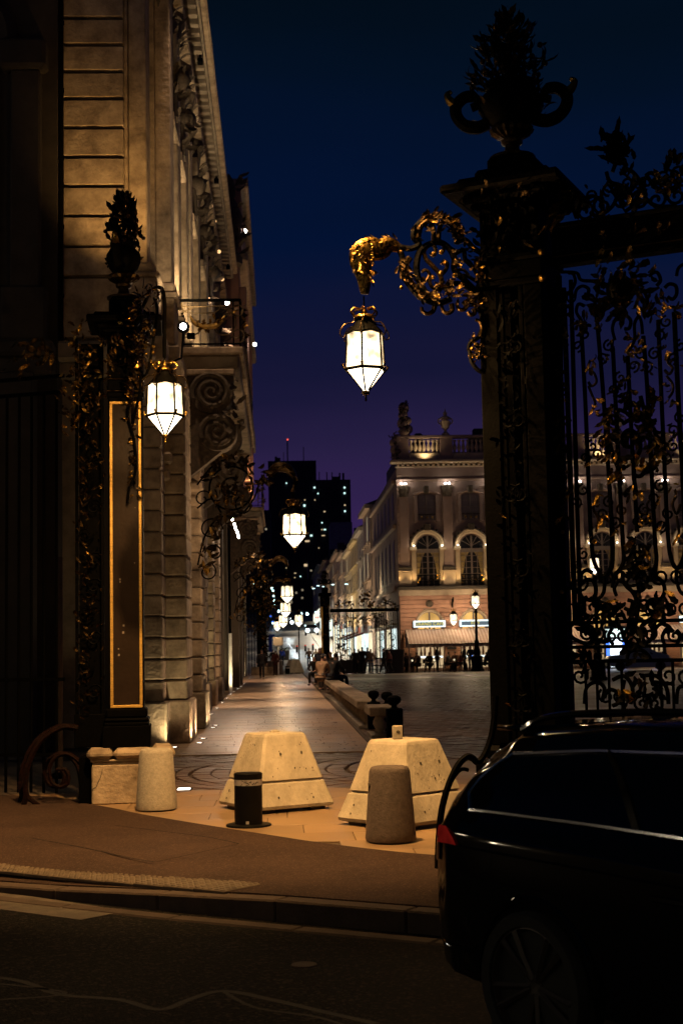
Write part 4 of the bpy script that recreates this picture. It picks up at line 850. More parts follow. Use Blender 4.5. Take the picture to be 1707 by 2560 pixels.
# upright bars: pairs closing in a U at the foot
def bar(x0, y0, x1, y1, r=.021): return gtr([(x0, y0), ((x0+x1)/2, (y0+y1)/2), (x1, y1)], r, 'bar', k=1)
bar(1408, 720, 1437, 1552, .026); bar(1396, 690, 1412, 1760, .03); bar(1426, 700, 1450, 1552, .022)
gtr([(1451, 800), (1462, 1000), (1470, 1200), (1476, 1330), (1482, 1395), (1496, 1430), (1508, 1442), (1520, 1430), (1530, 1400), (1528, 1300)], .021, 'bar')
gtr([(1528, 1300), (1508, 1000), (1492, 810), (1485, 770)], .021, 'bar')
gtr([(1531, 870), (1545, 1150), (1555, 1340), (1558, 1400), (1548, 1425)], .021, 'bar')
gtr([(1568, 890), (1580, 1130), (1592, 1330)], .021, 'bar')
gtr([(1607, 840), (1618, 990), (1635, 1330), (1640, 1400), (1632, 1440)], .021, 'bar')
gtr([(1644, 800), (1657, 1100), (1668, 1330), (1676, 1395), (1690, 1420), (1704, 1405), (1712, 1360), (1706, 1200), (1694, 990), (1684, 780)], .021, 'bar')
gtr([(1730, 780), (1752, 1200), (1765, 1420)], .021, 'bar')
# scrolls under the lintel
for pts in ([(1405, 735), (1425, 728), (1437, 705), (1432, 685), (1420, 682)], [(1436, 745), (1440, 725), (1455, 715), (1470, 722), (1468, 735), (1460, 735)], [(1400, 680), (1440, 682), (1452, 700), (1490, 702), (1500, 695)], [(1600, 720), (1612, 735), (1618, 760), (1606, 775), (1596, 768)], [(1660, 720), (1672, 710), (1688, 715), (1690, 735), (1680, 748), (1668, 742)], [(1620, 690), (1640, 680), (1650, 700), (1640, 715)], [(1690, 690), (1695, 670), (1712, 660), (1730, 670), (1728, 690)],
            [(1536, 850), (1530, 820), (1540, 795), (1560, 788), (1575, 800), (1572, 820), (1560, 822)], [(1568, 880), (1585, 850), (1585, 810), (1595, 790)], [(1605, 835), (1602, 805), (1592, 780)], [(1528, 880), (1530, 850)], [(1490, 770), (1480, 740), (1462, 740)], [(1452, 800), (1440, 780), (1445, 760), (1460, 765)]):
    gtr(pts, .016)
# lion-mask boss below the lintel
pfol2 = lambda pts, *a, **k: foliage(gt, pg, [pg.uz(*p) for p in pts], *a, **k)
pfol2([(1500, 700), (1545, 690), (1600, 700), (1590, 740), (1545, 770), (1510, 740)], 90, .17, .07, 'goldd', .07, .10)
q = MB(); p = pg.px(1550, 725, .03); q.ball(p, .13, 10, 7); q.ball(p+pg.n*.10+V((0, 0, -.03)), .06, 8, 5); q.build('boss', 'ironr', gt, True)
pfol2([(1460, 790), (1462, 815), (1490, 790), (1515, 770)], 16, .12, .03, 'goldd', .05, .6)
pfol2([(1448, 795), (1452, 822)], 7, .10, .012, 'gold', .05, 1.)
pfol2([(1500, 765), (1508, 790), (1500, 815)], 10, .11, .02, 'goldd', .05, .6)
pfol2([(1538, 855), (1545, 880), (1580, 885), (1600, 860), (1585, 840)], 22, .10, .02, 'goldd', .05, .7)
pfol2([(1625, 740), (1640, 790), (1655, 765), (1700, 780)], 22, .12, .03, 'goldd', .05, .5)
# left border strip
pfol2([(1418, 760), (1408, 850), (1402, 920), (1410, 1020), (1404, 1100), (1412, 1200), (1410, 1300)], 52, .11, .018, 'goldd', .06, .25)
for y in (888, 930, 1000, 1060, 1100, 1180, 1330, 1480): berry(gt, pg.px(1405+rnd.uniform(-5, 12), y, .08), .018)
# small motifs between bars
for pts in ([(1475, 900), (1470, 920), (1485, 935), (1490, 955), (1478, 965), (1470, 955)], [(1470, 965), (1480, 990), (1487, 1010), (1478, 1028)], [(1672, 880), (1668, 905), (1680, 920), (1672, 935), (1660, 925)], [(1665, 940), (1680, 960), (1680, 980), (1670, 995)], [(1490, 1240), (1482, 1270), (1495, 1300), (1488, 1330)], [(1690, 1240), (1680, 1260), (1690, 1285), (1700, 1260)], [(1690, 1290), (1696, 1330), (1690, 1345)]):
    gtr(pts, .013, 'gate_scroll', 'goldd')
for x, y, n in ((1476, 898, 5), (1482, 1020, 6), (1488, 987, 2), (1662, 862, 5), (1675, 992, 5), (1660, 965, 3), (1495, 1235, 7), (1498, 1290, 5), (1485, 1340, 3), (1678, 1210, 3), (1700, 1335, 4), (1509, 1092, 4), (1650, 1100, 3), (1420, 1220, 4)):
    p = pg.uz(x, y); foliage(gt, pg, [p, (p[0]+.03, p[1]-.06)], n, .095, .016, 'gold', .05, .85)
# central motif: big C scrolls and acanthus
for pts in ([(1530, 1010), (1520, 1050), (1522, 1100), (1535, 1140), (1560, 1145), (1590, 1140), (1600, 1115), (1590, 1085), (1570, 1075), (1555, 1090), (1558, 1112), (1575, 1118)], [(1555, 1060), (1585, 1045), (1620, 1055), (1640, 1090), (1640, 1130), (1620, 1165), (1600, 1190), (1580, 1185)], [(1640, 1050), (1625, 1052), (1615, 1040), (1605, 1010), (1600, 990)], [(1620, 1040), (1632, 1010), (1640, 990)], [(1510, 1135), (1525, 1130), (1540, 1160), (1550, 1190), (1552, 1210)], [(1562, 1030), (1578, 1042), (1590, 1030), (1585, 1010), (1572, 1008), (1566, 1025)], [(1562, 1030), (1545, 1025), (1540, 1045)], [(1568, 940), (1572, 970), (1565, 1000), (1560, 1030)], [(1525, 1180), (1530, 1200), (1545, 1195)], [(1600, 1160), (1615, 1180), (1640, 1165)], [(1585, 1140), (1585, 1200), (1592, 1240)]):
    gtr(pts, .019, 'gate_scroll', 'ironr')
pfol2([(1527, 1020), (1522, 1060), (1530, 1110), (1550, 1150)], 30, .14, .02, 'goldd', .05, .12)
pfol2([(1580, 1050), (1620, 1060), (1640, 1100), (1632, 1150)], 40, .14, .025, 'goldd', .05, .25)
pfol2([(1555, 955), (1575, 965), (1582, 1000), (1590, 1010)], 14, .11, .015, 'goldd', .05, .35)
pfol2([(1605, 1000), (1618, 1030), (1632, 1000)], 20, .12, .016, 'goldd', .05, .55)
pfol2([(1530, 1150), (1550, 1175), (1555, 1185)], 12, .13, .02, 'gold', .05, .7); pfol2([(1590, 1175), (1605, 1165)], 5, .12, .008, 'gold', .05, 1.); pfol2([(1625, 1165), (1650, 1155), (1635, 1175)], 8, .12, .015, 'gold', .05, .9); pfol2([(1522, 1195), (1535, 1188)], 4, .14, .008, 'gold', .05, 1.); pfol2([(1585, 1205), (1580, 1230), (1600, 1235)], 12, .11, .015, 'goldd', .05, .6)
pfol2([(1570, 1080), (1580, 1100), (1590, 1110)], 14, .12, .02, 'goldd', .05, .2)
# lower band: flowing scrolls above and between the rails
for pts in ([(1404, 1490), (1420, 1470), (1445, 1480), (1460, 1510), (1455, 1535), (1440, 1530), (1440, 1515)], [(1450, 1460), (1465, 1450), (1484, 1455), (1488, 1485), (1470, 1500), (1462, 1490)], [(1470, 1500), (1490, 1500), (1508, 1480), (1510, 1440)], [(1460, 1460), (1450, 1440), (1465, 1425), (1480, 1432)], [(1555, 1430), (1560, 1460), (1585, 1480), (1610, 1470), (1618, 1440)], [(1540, 1490), (1535, 1470), (1550, 1450), (1572, 1470), (1590, 1500), (1592, 1552)], [(1560, 1520), (1575, 1525), (1580, 1505), (1568, 1500)], [(1610, 1520), (1625, 1500), (1650, 1500), (1655, 1520), (1640, 1530), (1620, 1525)], [(1632, 1440), (1655, 1455), (1660, 1480), (1650, 1500)], [(1690, 1425), (1690, 1450), (1700, 1480), (1720, 1490)], [(1560, 1400), (1572, 1395), (1580, 1410), (1575, 1425)], [(1598, 1360), (1600, 1400), (1592, 1440), (1597, 1500), (1590, 1552)], [(1548, 1425), (1535, 1440), (1530, 1470)], [(1574, 1350), (1580, 1380), (1594, 1400), (1610, 1385), (1625, 1360)],
            [(1430, 1558), (1460, 1565), (1480, 1590), (1470, 1610), (1440, 1600), (1425, 1590)], [(1520, 1560), (1550, 1570), (1562, 1600), (1590, 1612)], [(1565, 1612), (1560, 1585), (1575, 1562), (1590, 1560)], [(1590, 1610), (1620, 1605), (1632, 1580), (1622, 1560)], [(1632, 1580), (1650, 1560), (1672, 1568), (1668, 1585)], [(1660, 1612), (1655, 1590), (1668, 1570), (1682, 1580)], [(1690, 1612), (1700, 1590), (1690, 1575)], [(1532, 1612), (1520, 1590), (1530, 1570)],
            [(1460, 1760), (1465, 1720), (1490, 1705), (1510, 1720), (1505, 1750)], [(1510, 1745), (1520, 1725), (1540, 1730), (1545, 1755), (1530, 1765)], [(1530, 1700), (1560, 1690), (1580, 1720), (1575, 1760)], [(1566, 1655), (1572, 1630), (1600, 1625), (1620, 1640), (1625, 1655)], [(1600, 1690), (1640, 1690), (1665, 1720), (1670, 1760)], [(1560, 1700), (1555, 1740), (1575, 1750)], [(1640, 1735), (1650, 1710), (1630, 1705)], [(1690, 1760), (1695, 1720), (1720, 1715)]):
    gtr(pts, .018)
pfol2([(1585, 1350), (1600, 1390), (1592, 1440), (1598, 1480), (1592, 1550), (1590, 1620), (1600, 1690)], 56, .15, .03, 'iron', .05, .08, name='iron_leaf')
pfol2([(1560, 1365), (1580, 1375)], 4, .12, .008, 'gold', .05, .8); pfol2([(1620, 1365), (1610, 1375)], 4, .12, .008, 'gold', .05, .8)
pfol2([(1540, 1500), (1520, 1530), (1560, 1540)], 26, .15, .03, 'iron', .05, .08, name='iron_leaf'); pfol2([(1650, 1470), (1670, 1520), (1640, 1540)], 22, .15, .03, 'iron', .05, .1, name='iron_leaf')
pfol2([(1430, 1510), (1450, 1545), (1480, 1540)], 16, .14, .025, 'iron', .05, .1, name='iron_leaf'); pfol2([(1470, 1580), (1490, 1600), (1480, 1570)], 14, .14, .03, 'iron', .05, .0, name='iron_leaf')
pfol2([(1550, 1725), (1560, 1750), (1600, 1740), (1640, 1715), (1630, 1740)], 34, .14, .03, 'iron', .05, .15, name='iron_leaf'); pfol2([(1460, 1690), (1475, 1660), (1440, 1640)], 16, .15, .03, 'iron', .05, .0, name='iron_leaf')
# lower iron stile, the finer bars at the foot
for x in (1462, 1490, 1520, 1552, 1650, 1680): bar(x, 1654, x+4, 1788, .014)
# cresting over the lintel
for pts in ([(1440, 545), (1450, 510), (1475, 490), (1500, 500), (1505, 525), (1490, 540), (1475, 530)], [(1500, 540), (1530, 515), (1545, 480), (1535, 462), (1522, 470)], [(1610, 445), (1610, 490), (1640, 515), (1690, 515)], [(1615, 438), (1635, 465), (1665, 480), (1690, 470), (1700, 450)], [(1612, 440), (1625, 432), (1640, 440), (1640, 455), (1630, 460)], [(1560, 530), (1595, 500), (1600, 460), (1580, 430), (1555, 420)], [(1530, 430), (1540, 408), (1560, 410), (1562, 428), (1548, 434)], [(1515, 430), (1525, 455), (1560, 470), (1580, 520)], [(1440, 545), (1430, 510), (1445, 480)]):
    gtr(pts, .019, 'crest_scroll')
pfol2([(1570, 530), (1575, 480), (1560, 430), (1548, 390), (1540, 355), (1530, 375)], 60, .16, .04, 'iron', .05, .03, name='iron_leaf'); pfol2([(1500, 365), (1550, 365), (1590, 370)], 16, .13, .02, 'iron', .05, .0, name='iron_leaf')
pfol2([(1440, 540), (1470, 530), (1500, 540), (1540, 540)], 14, .1, .015, 'goldd', .05, .1)
q = MB(); q.ball(pg.px(1538, 368), .075, 8, 6); q.build('crest_boss', 'iron', gt, True)
# running scrolls filling the panels: S pairs between the bars, at three heights, and a richer cresting
def sc(u, z, r, a, tn, m='iron', rr=.013): q = MB(); q.tube([pg.at(x, y) for x, y in spiral((u, z), r, a, tn, .16, 11)], [rr]*int(max(8, int(11*abs(tn))))+[rr*.7], 5); return q.build('gate_scroll', m, gt)
U = lambda x, y=1300: pg.uz(x, y)[0]
for x, y in ((1420, 760), (1452, 850), (1512, 880), (1540, 960), (1592, 900), (1625, 900), (1655, 820), (1690, 880), (1500, 1120), (1470, 1130), (1640, 1230), (1620, 1280), (1512, 1270), (1545, 1290), (1672, 1130), (1690, 1060), (1448, 1240), (1448, 1400), (1600, 1290), (1660, 1300)):
    u, z = pg.uz(x, y)
    for sd in (-1, 1): sc(u+.035*sd, z+.05*sd, .055, pi/2*sd, 1.3, 'ironr' if rnd.random() < .7 else 'goldd', .010)
    foliage(gt, pg, [(u, z), (u+.02, z-.10)], 4, .075, .02, 'goldd', .04, .25)
for x, y, r in ((1430, 1460, .08), (1500, 1520, .09), (1535, 1440, .08), (1625, 1550-40, .08), (1670, 1440, .09), (1692, 1520, .08), (1480, 1585, .06), (1540, 1590, .06), (1610, 1585, .06), (1700, 1590, .06), (1430, 1690, .08), (1530, 1740, .07), (1620, 1760, .07), (1690, 1690, .09)):
    u, z = pg.uz(x, y)
    for sd in (-1, 1): sc(u+r*.8*sd, z, r, pi/2-.6*sd, -1.35*sd, 'iron', .012)
for i, (x, y) in enumerate(((1460, 530), (1505, 515), (1550, 500), (1600, 500), (1640, 500), (1690, 490))):
    u, z = pg.uz(x, y); sc(u, z, .09, pi/2, 1.4*(1 if i % 2 else -1), 'iron', .015); sc(u+.06, z+.14, .06, -pi/2, -1.3*(1 if i % 2 else -1), 'iron', .012)
    foliage(gt, pg, [(u, z), (u+.05, z+.12)], 6, .09, .03, 'goldd', .05, .05)
for i in range(7):
    x = 1640+i*14; u, z = pg.uz(x, 455-i*6); sc(u, z, .07, i, 1.2*(1 if i % 2 else -1), 'iron', .013)
pfol2([(1640, 470), (1680, 420), (1707, 400)], 22, .13, .03, 'iron', .05, .06, name='iron_leaf')
# scroll buttress of the right pillar, stepping forward to the kerb side
pq = Plane(V((1.3, 11.35, 0)), V((.8, 1.0, 0))); pq = Plane(V((1.17, 11.1, 0)), (1, .35, 0))
t = RPT
bt = trace([(1094, 2182), (1096, 2110), (1103, 2030), (1120, 1965), (1143, 1915), (1165, 1893), (1180, 1895), (1193, 1905), (1208, 1890), (1225, 1850), (1234, 1800), (1238, 1740)], .028, 'buttress_bar', 'ironr', 5, RPT, pq)
trace([(1110, 2010), (1128, 1955), (1150, 1925), (1170, 1925)], .015, 'buttress_bar', 'ironr', 5, RPT, pq)
# ------------------------------------------------------------------ the long stone palace on the left
PA = thing('palace', 'long rusticated stone palace with giant pilasters lining the left of the promenade', 'building', (-3, 26, 0))
def pbx(name, x0, x1, y0, y1, z0, z1, m='lime', b=0.):
    q = MB(); (q.cbox(x0, x1, y0, y1, z0, z1, b) if b else q.box(x0, x1, y0, y1, z0, z1)); return q.build(name, m, PA)
nst = [0]; extra = MB()
CH = .392
def pier(x0, x1, y0, y1, z1=7.0, m='lime', far=False):
    """rusticated pier: plinth stone, then courses with sunk joints"""
    if far: extra.box(x0-.02, x1+.06, y0-.06, y1+.06, 0, .80)
    else: stone(PA, x0, x1+.07, y0-.07, y1+.07, 0, .80, m, .03, 'plinth_stone')
    n = int(round((z1-.80)/CH)); h = (z1-.80)/n
    for i in range(n):
        z = .80+i*h
        if nst[0] < 292 and not far: stone(PA, x0, x1, y0, y1, round(z+.012, 3), round(z+h-.012, 3), m, .028); nst[0] += 1
        else: extra.cbox(x0, x1, y0, y1, z+.012, z+h-.012, .028)
    pbx('core', x0-.2, x1-.05, y0+.05, y1-.05, .1, z1, 'joint')
# ground floor piers: corner pair, then the projecting porch, the recessed range and the next porch
pier(-3.0, -2.13, 26.05, 27.0); pier(-2.7, -1.74, 26.95, 28.6); pier(-2.5, -1.72, 31.8, 33.4)
PY = [36.0, 40.4, 44.8, 49.2, 53.6, 58.0]
for i, y in enumerate(PY): pier(-2.9, -2.06, y, y+1.15, far=i > 3)
for y in (62.6, 67.5): pier(-2.6, -1.74, y, y+1.4, far=True)
for y in (72, 76.5, 81, 85.5, 90): pier(-2.9, -2.06, y, y+1.2, far=True)
pbx('facade_wall', -6, -2.42, 27.1, 100, 0, 7.02, 'limed')
# shallow pilaster strips (rusticated) between arches, with dark arched openings cut as boxes set back
for y0, y1 in ((28.7, 31.7), (33.6, 35.9))+tuple((y+1.2, y+4.3) for y in PY[:-1]):
    pbx('archway', -2.419, -2.395, y0+.35, y1-.35, 0.02, 4.6, 'glassn'); pbx('arch_sill', -2.40, -2.33, y0+.3, y1-.3, 4.62, 4.8, 'lime')
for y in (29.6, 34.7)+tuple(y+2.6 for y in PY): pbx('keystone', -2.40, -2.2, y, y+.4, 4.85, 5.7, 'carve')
# pale down pipes
for y, x in ((57.2, -1.98), (34.2, -2.2), (71.3, -2.0)):
    q = MB(); q.tube([(x, y, .05), (x, y, 2.4)], .075, 8); q.build('downpipe_shoe', 'white', PA, True); q = MB(); q.tube([(x, y, 2.4), (x, y, 7)], .055, 8); q.build('downpipe', 'ironr', PA, True)
# first-floor band
pbx('string_course', -6, -2.0, 27.12, 100, 7.02, 7.30, 'lime', .03); pbx('string_cap', -6, -1.85, 27.1, 100, 7.303, 7.60, 'lime', .04)
# end wall facing the viewer
pbx('end_wall', -7.2, -2.45, 26.2, 27.09, 0, 17.0, 'limed')
pbx('end_band', -7.5, -2.35, 25.85, 26.19, 6.75, 7.02, 'limed', .03); pbx('end_cornice', -7.5, -2.2, 25.7, 26.19, 7.023, 7.40, 'limed', .06)
for x, w in ((-2.25, .12),): pbx('corner_band', -2.6, -2.05, 25.9, 27.05, 7.05, 7.62, 'lime', .03)
# lit quoin strip of the end wall above the band
z = 7.45; qx0, qx1 = -3.88, -2.77; pbx('quoin_core', qx0+.03, qx1-.03, 26.05, 26.19, 7.42, 17.2, 'joint')
hs = [1.17]+[.58]*2+[.56]*4+[.52]*12; i = 0
for h in hs:
    if i == 0: sp_ = [(qx0, qx1)]
    else:
        s = qx0+(qx1-qx0)*rnd.choice((.33, .42, .62, .55)); sp_ = [(qx0, s-.003), (s+.003, qx1)] if i % 3 else [(qx0, qx1)]
    for a, c in sp_: stone(PA, round(a, 3), round(c, 3), 25.86, 26.06, round(z+.034, 3), round(z+h-.034, 3), 'lime', .012, 'quoin_stone')
    z += h
pbx('quoin_edge', qx1+.005, qx1+.07, 25.95, 26.19, 8.7, 17.2, 'lime', .01)
# pilaster order on the end wall, seen from the side
pbx('pedestal', -2.69, -2.17, 25.92, 26.9, 7.62, 8.62, 'lime', .02); pbx('pedestal_cap', -2.69, -2.12, 25.86, 26.95, 8.623, 8.72, 'lime', .03)
pbx('pilaster_base', -2.69, -2.22, 25.94, 26.85, 8.723, 8.92, 'lime', .05); pbx('pilaster', -2.69, -2.36, 26.0, 26.8, 8.923, 15.0, 'lime', .02)
pbx('upper_wall', -6, -2.30, 27.095, 56, 7.62, 15.6, 'lime')
UP = [27.2, 29.3, 32.0, 33.6, 37.0, 41.4, 45.8, 50.2, 54.6]
q0 = MB(); q0.cbox(-.0, .30, 0, .95, 0, 6.0, .02); pm_ = q0.mesh('pilaster', mats=[K['lime']])
q1 = MB(); q1.cbox(0, .36, -.06, 1.01, 0, .92, .02); q1.cbox(0, .42, -.1, 1.05, .923, 1.02, .02); q1.cbox(0, .38, -.06, 1.01, 1.023, 1.22, .05); pe_ = q1.mesh('pedestal', mats=[K['lime']])
for i, y in enumerate(UP):
    link('pedestal', pe_, PA, (-2.299, y, 7.62)); link('pilaster', pm_, PA, (-2.299, y, 8.845))
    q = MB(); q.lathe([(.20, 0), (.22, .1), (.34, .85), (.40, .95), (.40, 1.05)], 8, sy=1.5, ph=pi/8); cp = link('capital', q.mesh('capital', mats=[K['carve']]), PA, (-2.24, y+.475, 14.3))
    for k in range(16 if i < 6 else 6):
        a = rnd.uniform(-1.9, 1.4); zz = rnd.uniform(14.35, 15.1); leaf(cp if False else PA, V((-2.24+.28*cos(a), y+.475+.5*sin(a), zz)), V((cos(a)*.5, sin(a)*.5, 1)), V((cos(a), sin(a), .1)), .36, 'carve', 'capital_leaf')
# windows between pilasters with bright reveals and carved brackets
for i, y in enumerate((28.35, 30.7, 35.2, 39.4, 43.8, 48.2, 52.6)):
    pbx('window', -2.299, -2.27, y-.1, y+.95, 8.3, 12.2, 'glassn'); pbx('window_frame', -2.299, -2.19, y-.28, y-.102, 8.2, 12.4, 'lime', .02); pbx('window_frame', -2.299, -2.19, y+.952, y+1.12, 8.2, 12.4, 'lime', .02)
    pbx('window_head', -2.299, -1.98, y-.35, y+1.2, 12.4, 12.65, 'lime', .04); pbx('keystone', -2.299, -1.95, y+.2, y+.65, 12.66, 13.5, 'carve', .06)
    q = MB(); q.ball((-1.95, y+.42, 13.6), .26, 8, 6); q.build('carved_mask', 'carve', PA, True)
    for k in range(12): leaf(PA, V((-2.1+rnd.uniform(0, .25), y+.42+rnd.uniform(-.3, .3), rnd.uniform(12.7, 13.9))), V((.6, rnd.uniform(-1, 1), rnd.uniform(-.5, 1))), V((.3, -1, .2)), .42, 'carve', 'carved_leaf')
# entablature: architrave, frieze, dentils, cornice
pbx('architrave', -6, -1.86, 26.1, 55.5, 15.35, 15.62, 'lime', .03); pbx('frieze', -6, -2.02, 26.0, 55.5, 15.622, 16.25, 'limed'); pbx('cornice', -6, -1.46, 25.7, 55.6, 16.62, 16.85, 'lime', .05); pbx('corona', -6, -1.62, 25.8, 55.6, 16.45, 16.617, 'limed', .03)
q = MB(); q.cbox(0, .34, 0, .22, 0, .19, .01); mm_ = q.mesh('modillion', mats=[K['limed']]); y = 26.0
while y < 55: link('modillion', mm_, PA, (-2.02, y, 16.255)); y += .50
# central block further on, higher, with statue and lamps
pbx('centre_block', -6, -1.42, 56.0, 76, 7.62, 17.2, 'cafep'); pbx('centre_cornice', -6, -1.05, 55.8, 76.3, 17.2, 17.6, 'lime', .08); pbx('attic', -6, -1.30, 56.2, 75.8, 17.6, 20.3, 'cafep', .03); pbx('attic_cap', -6, -1.0, 56.0, 76, 20.3, 20.7, 'lime', .06)
for y in (56.3, 60, 64, 68): pbx('pilaster', -1.42, -1.15, y, y+1.0, 8.9, 16.3, 'cafep', .03)
pbx('upper_range', -6, -2.30, 76.3, 100, 7.62, 15.6, 'lime'); pbx('cornice', -6, -1.5, 76.3, 100, 15.6, 16.6, 'lime', .05)
# carved trophy on the skyline
st = thing('roof_trophy', 'dark carved trophy standing on the palace cornice against the sky', 'sculpture', (-1.75, 55, 16.85))
q = MB(); q.lathe([(.5, 0), (.5, .3), (.3, .5), (.42, 1.2), (.55, 1.9), (.35, 2.4), (.2, 2.7), (.26, 3.1), (.2, 3.4), (.01, 3.7)], 10); q.build('body', 'carve', st, at=V((-1.75, 55, 16.85)), smooth=True)
for k in range(46): a = rnd.uniform(0, 6.28); zz = rnd.uniform(.4, 3.6); leaf(st, V((-1.75+.4*cos(a), 55+.4*sin(a), 16.85+zz)), V((cos(a), sin(a), rnd.uniform(-.3, 1.2))), V((rnd.uniform(-1, 1), -1, .4)), .6, 'carve', 'carved_leaf')
for p_, r_ in ((P(613, 577, 57), .08), (P(548, 629, 45), .06), (P(556, 698, 45), .06), (P(568, 757, 44), .07), (P(637, 861, 60), .08), (P(537, 553, 45), .06)):
    q = MB(); q.ball((0, 0, 0), r_, 8, 6); tag(q.build('cornice_lamp', 'warmlit' if r_ == .06 else 'spot', None, True, at=p_), 'tiny glowing lamp fixed on the palace front above the balcony', 'lamp', 'tiny lamps dotted over the palace front')
# ---- balconies on scrolled consoles
def balcony(y0, y1, xr, zb, ncon, label, first):
    t = thing('balcony', label, 'balcony', (-1.7, y0, zb))
    q = MB(); q.cbox(-2.25, xr, y0, y1, zb, zb+.16, .03); q.build('slab', 'lime', t); q = MB(); q.cbox(-2.2, xr-.10, y0+.1, y1-.1, zb-.30, zb-.003, .04); q.build('slab_bed', 'limed', t)
    zt = zb+.16; H = 1.0; yf = y0+.08; xe = xr-.07
    for a, c in (((-2.25, yf), (xe, yf)), ((xe, yf), (xe, y1-.1))):
        q = MB(); q.tube([(a[0], a[1], zt+H), (c[0], c[1], zt+H)], .038, 4, nrm=(0, 0, 1)); q.tube([(a[0], a[1], zt+.07), (c[0], c[1], zt+.07)], .022, 4, nrm=(0, 0, 1)); q.build('handrail', 'iron', t)
    pr2 = Plane(V((-2.25, yf, 0)), (1, 0, 0)); w = xe+2.25
    for u in (0.02, w*.5-.62, w*.5+.62, w):
        q = MB(); q.tube([pr2.at(u, zt), pr2.at(u, zt+H)], .016, 4); q.build('baluster', 'iron', t)
    c0 = w*.5+.08
    for sd in (-1, 1):
        for c_, r_, a_, tn in (((c0+sd*.30, zt+.48), .36, pi/2, -1.1*sd), ((c0+sd*.62, zt+.25), .17, -pi/2, 1.3*sd), ((c0+sd*.62, zt+.76), .15, pi/2, -1.2*sd)):
            q = MB(); q.tube([pr2.at(a, b_) for a, b_ in spiral(c_, r_, a_, tn, .2, 12)], .015, 5); q.build('scroll', 'bronze', t)
    q = MB(); q.tube([pr2.at(.25, zt+H-.13), pr2.at(w-.3, zt+H-.13)], .013, 4); q.tube(spline([pr2.at(.3, zt+H-.05), pr2.at(.4, zt+H-.25), pr2.at(w-.5, zt+H-.25), pr2.at(w-.4, zt+H-.05)], 4), .013, 4); q.build('scroll', 'bronze', t)
    # gilded cartouche: crescent with a sun of leaves
    q = MB(); q.tube(spline([pr2.at(c0-.36, zt+.66, .04), pr2.at(c0-.24, zt+.48, .06), pr2.at(c0, zt+.42, .07), pr2.at(c0+.24, zt+.48, .06), pr2.at(c0+.36, zt+.66, .04)], 4), [.015+.045*sin(pi*i/16) for i in range(17)], 7); q.build('cartouche', 'frame', t, True)
    foliage(t, pr2, [(c0-.3, zt+.55), (c0, zt+.40), (c0+.3, zt+.55)], 40, .15, .045, 'gold', .06, 1.); foliage(t, pr2, [(.1, zt+.5), (.15, zt+.9), (.25, zt+.7)], 14, .15, .04, 'goldd', .03, .3); foliage(t, pr2, [(w-.25, zt+.85), (w-.1, zt+.7)], 10, .15, .04, 'goldd', .03, .3)
    # long side facing the square
    ps = Plane(V((xe, yf, 0)), (0, 1, 0)); q = MB(); k = .4; side = MB()
    while k < y1-y0-.5:
        side.tube([ps.at(a, b_) for a, b_ in spiral((k, zt+.5), .30, pi/2, 1.3*(1 if int(k*2) % 2 else -1), .2, 10)], .014, 4); side.tube([ps.at(k+.38, zt), ps.at(k+.38, zt+H)], .014, 4); k += .76
    side.build('side_scroll', 'bronze', t); foliage(t, ps, [(.3, zt+.2), (.25, zt+.9), (.7, zt+.3), (1.4, zt+.6)], 44, .17, .06, 'goldd', .03, .45)
    # consoles carrying it: voluted brackets, spiral on the face
    for i in range(ncon):
        yc = y0+.35+i*(y1-y0-.9)/max(1, ncon-1)
        for cx, cz, r, nm in ((-1.34, zb-.78, .46, 'volute'), (-1.22, zb-1.62, .40, 'volute')):
            q = MB(); q.T = M.Translation((cx, yc, cz)) @ M.Rotation(pi/2, 4, 'X')
            q.lathe([(.01, -.25), (r*.97, -.25), (r, -.22), (r, .22), (r*.97, .25), (.01, .25)], 22); v_ = q.build(nm, 'carve', t, True)
            q = MB(); q.tube([(cx+a, yc-.27, cz+b_) for a, b_ in spiral((0, 0), r*.90, R(200), -2.6, .08, 18)], [.062-.035*j/46 for j in range(int(18*2.6)+1)], 6); q.build('volute_spiral', 'carve', v_, True)
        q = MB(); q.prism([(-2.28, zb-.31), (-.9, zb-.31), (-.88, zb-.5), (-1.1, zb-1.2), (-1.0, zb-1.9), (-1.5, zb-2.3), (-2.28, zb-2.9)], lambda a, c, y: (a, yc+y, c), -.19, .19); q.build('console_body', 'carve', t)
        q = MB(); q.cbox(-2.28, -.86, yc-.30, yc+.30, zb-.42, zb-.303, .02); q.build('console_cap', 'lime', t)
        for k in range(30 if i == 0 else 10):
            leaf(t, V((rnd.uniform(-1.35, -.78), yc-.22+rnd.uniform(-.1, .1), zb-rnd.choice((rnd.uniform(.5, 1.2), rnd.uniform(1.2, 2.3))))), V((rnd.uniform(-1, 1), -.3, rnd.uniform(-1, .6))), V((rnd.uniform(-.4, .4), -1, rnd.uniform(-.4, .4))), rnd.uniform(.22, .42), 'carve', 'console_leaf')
balcony(29.2, 43.0, -.66, 7.85, 3, 'balcony with gilded iron railing over spiral stone consoles, nearer one on the palace', True)
balcony(61.5, 70, -.62, 7.75, 2, 'far small balcony with gilded railing on the palace front, beyond the hanging lanterns', False)
# carved stack under the near balcony, and the capitals of the arcade piers
for x, y, w in ((-2.2, 26.9, .5), (-2.0, 28.6, .55), (-1.9, 31.7, .6)):
    for k in range(2): pbx('impost_moulding', x-w, x+.22-.05*k, y-.1, y+.5, 5.25-.32*k, 5.48-.32*k, 'lime', .05)
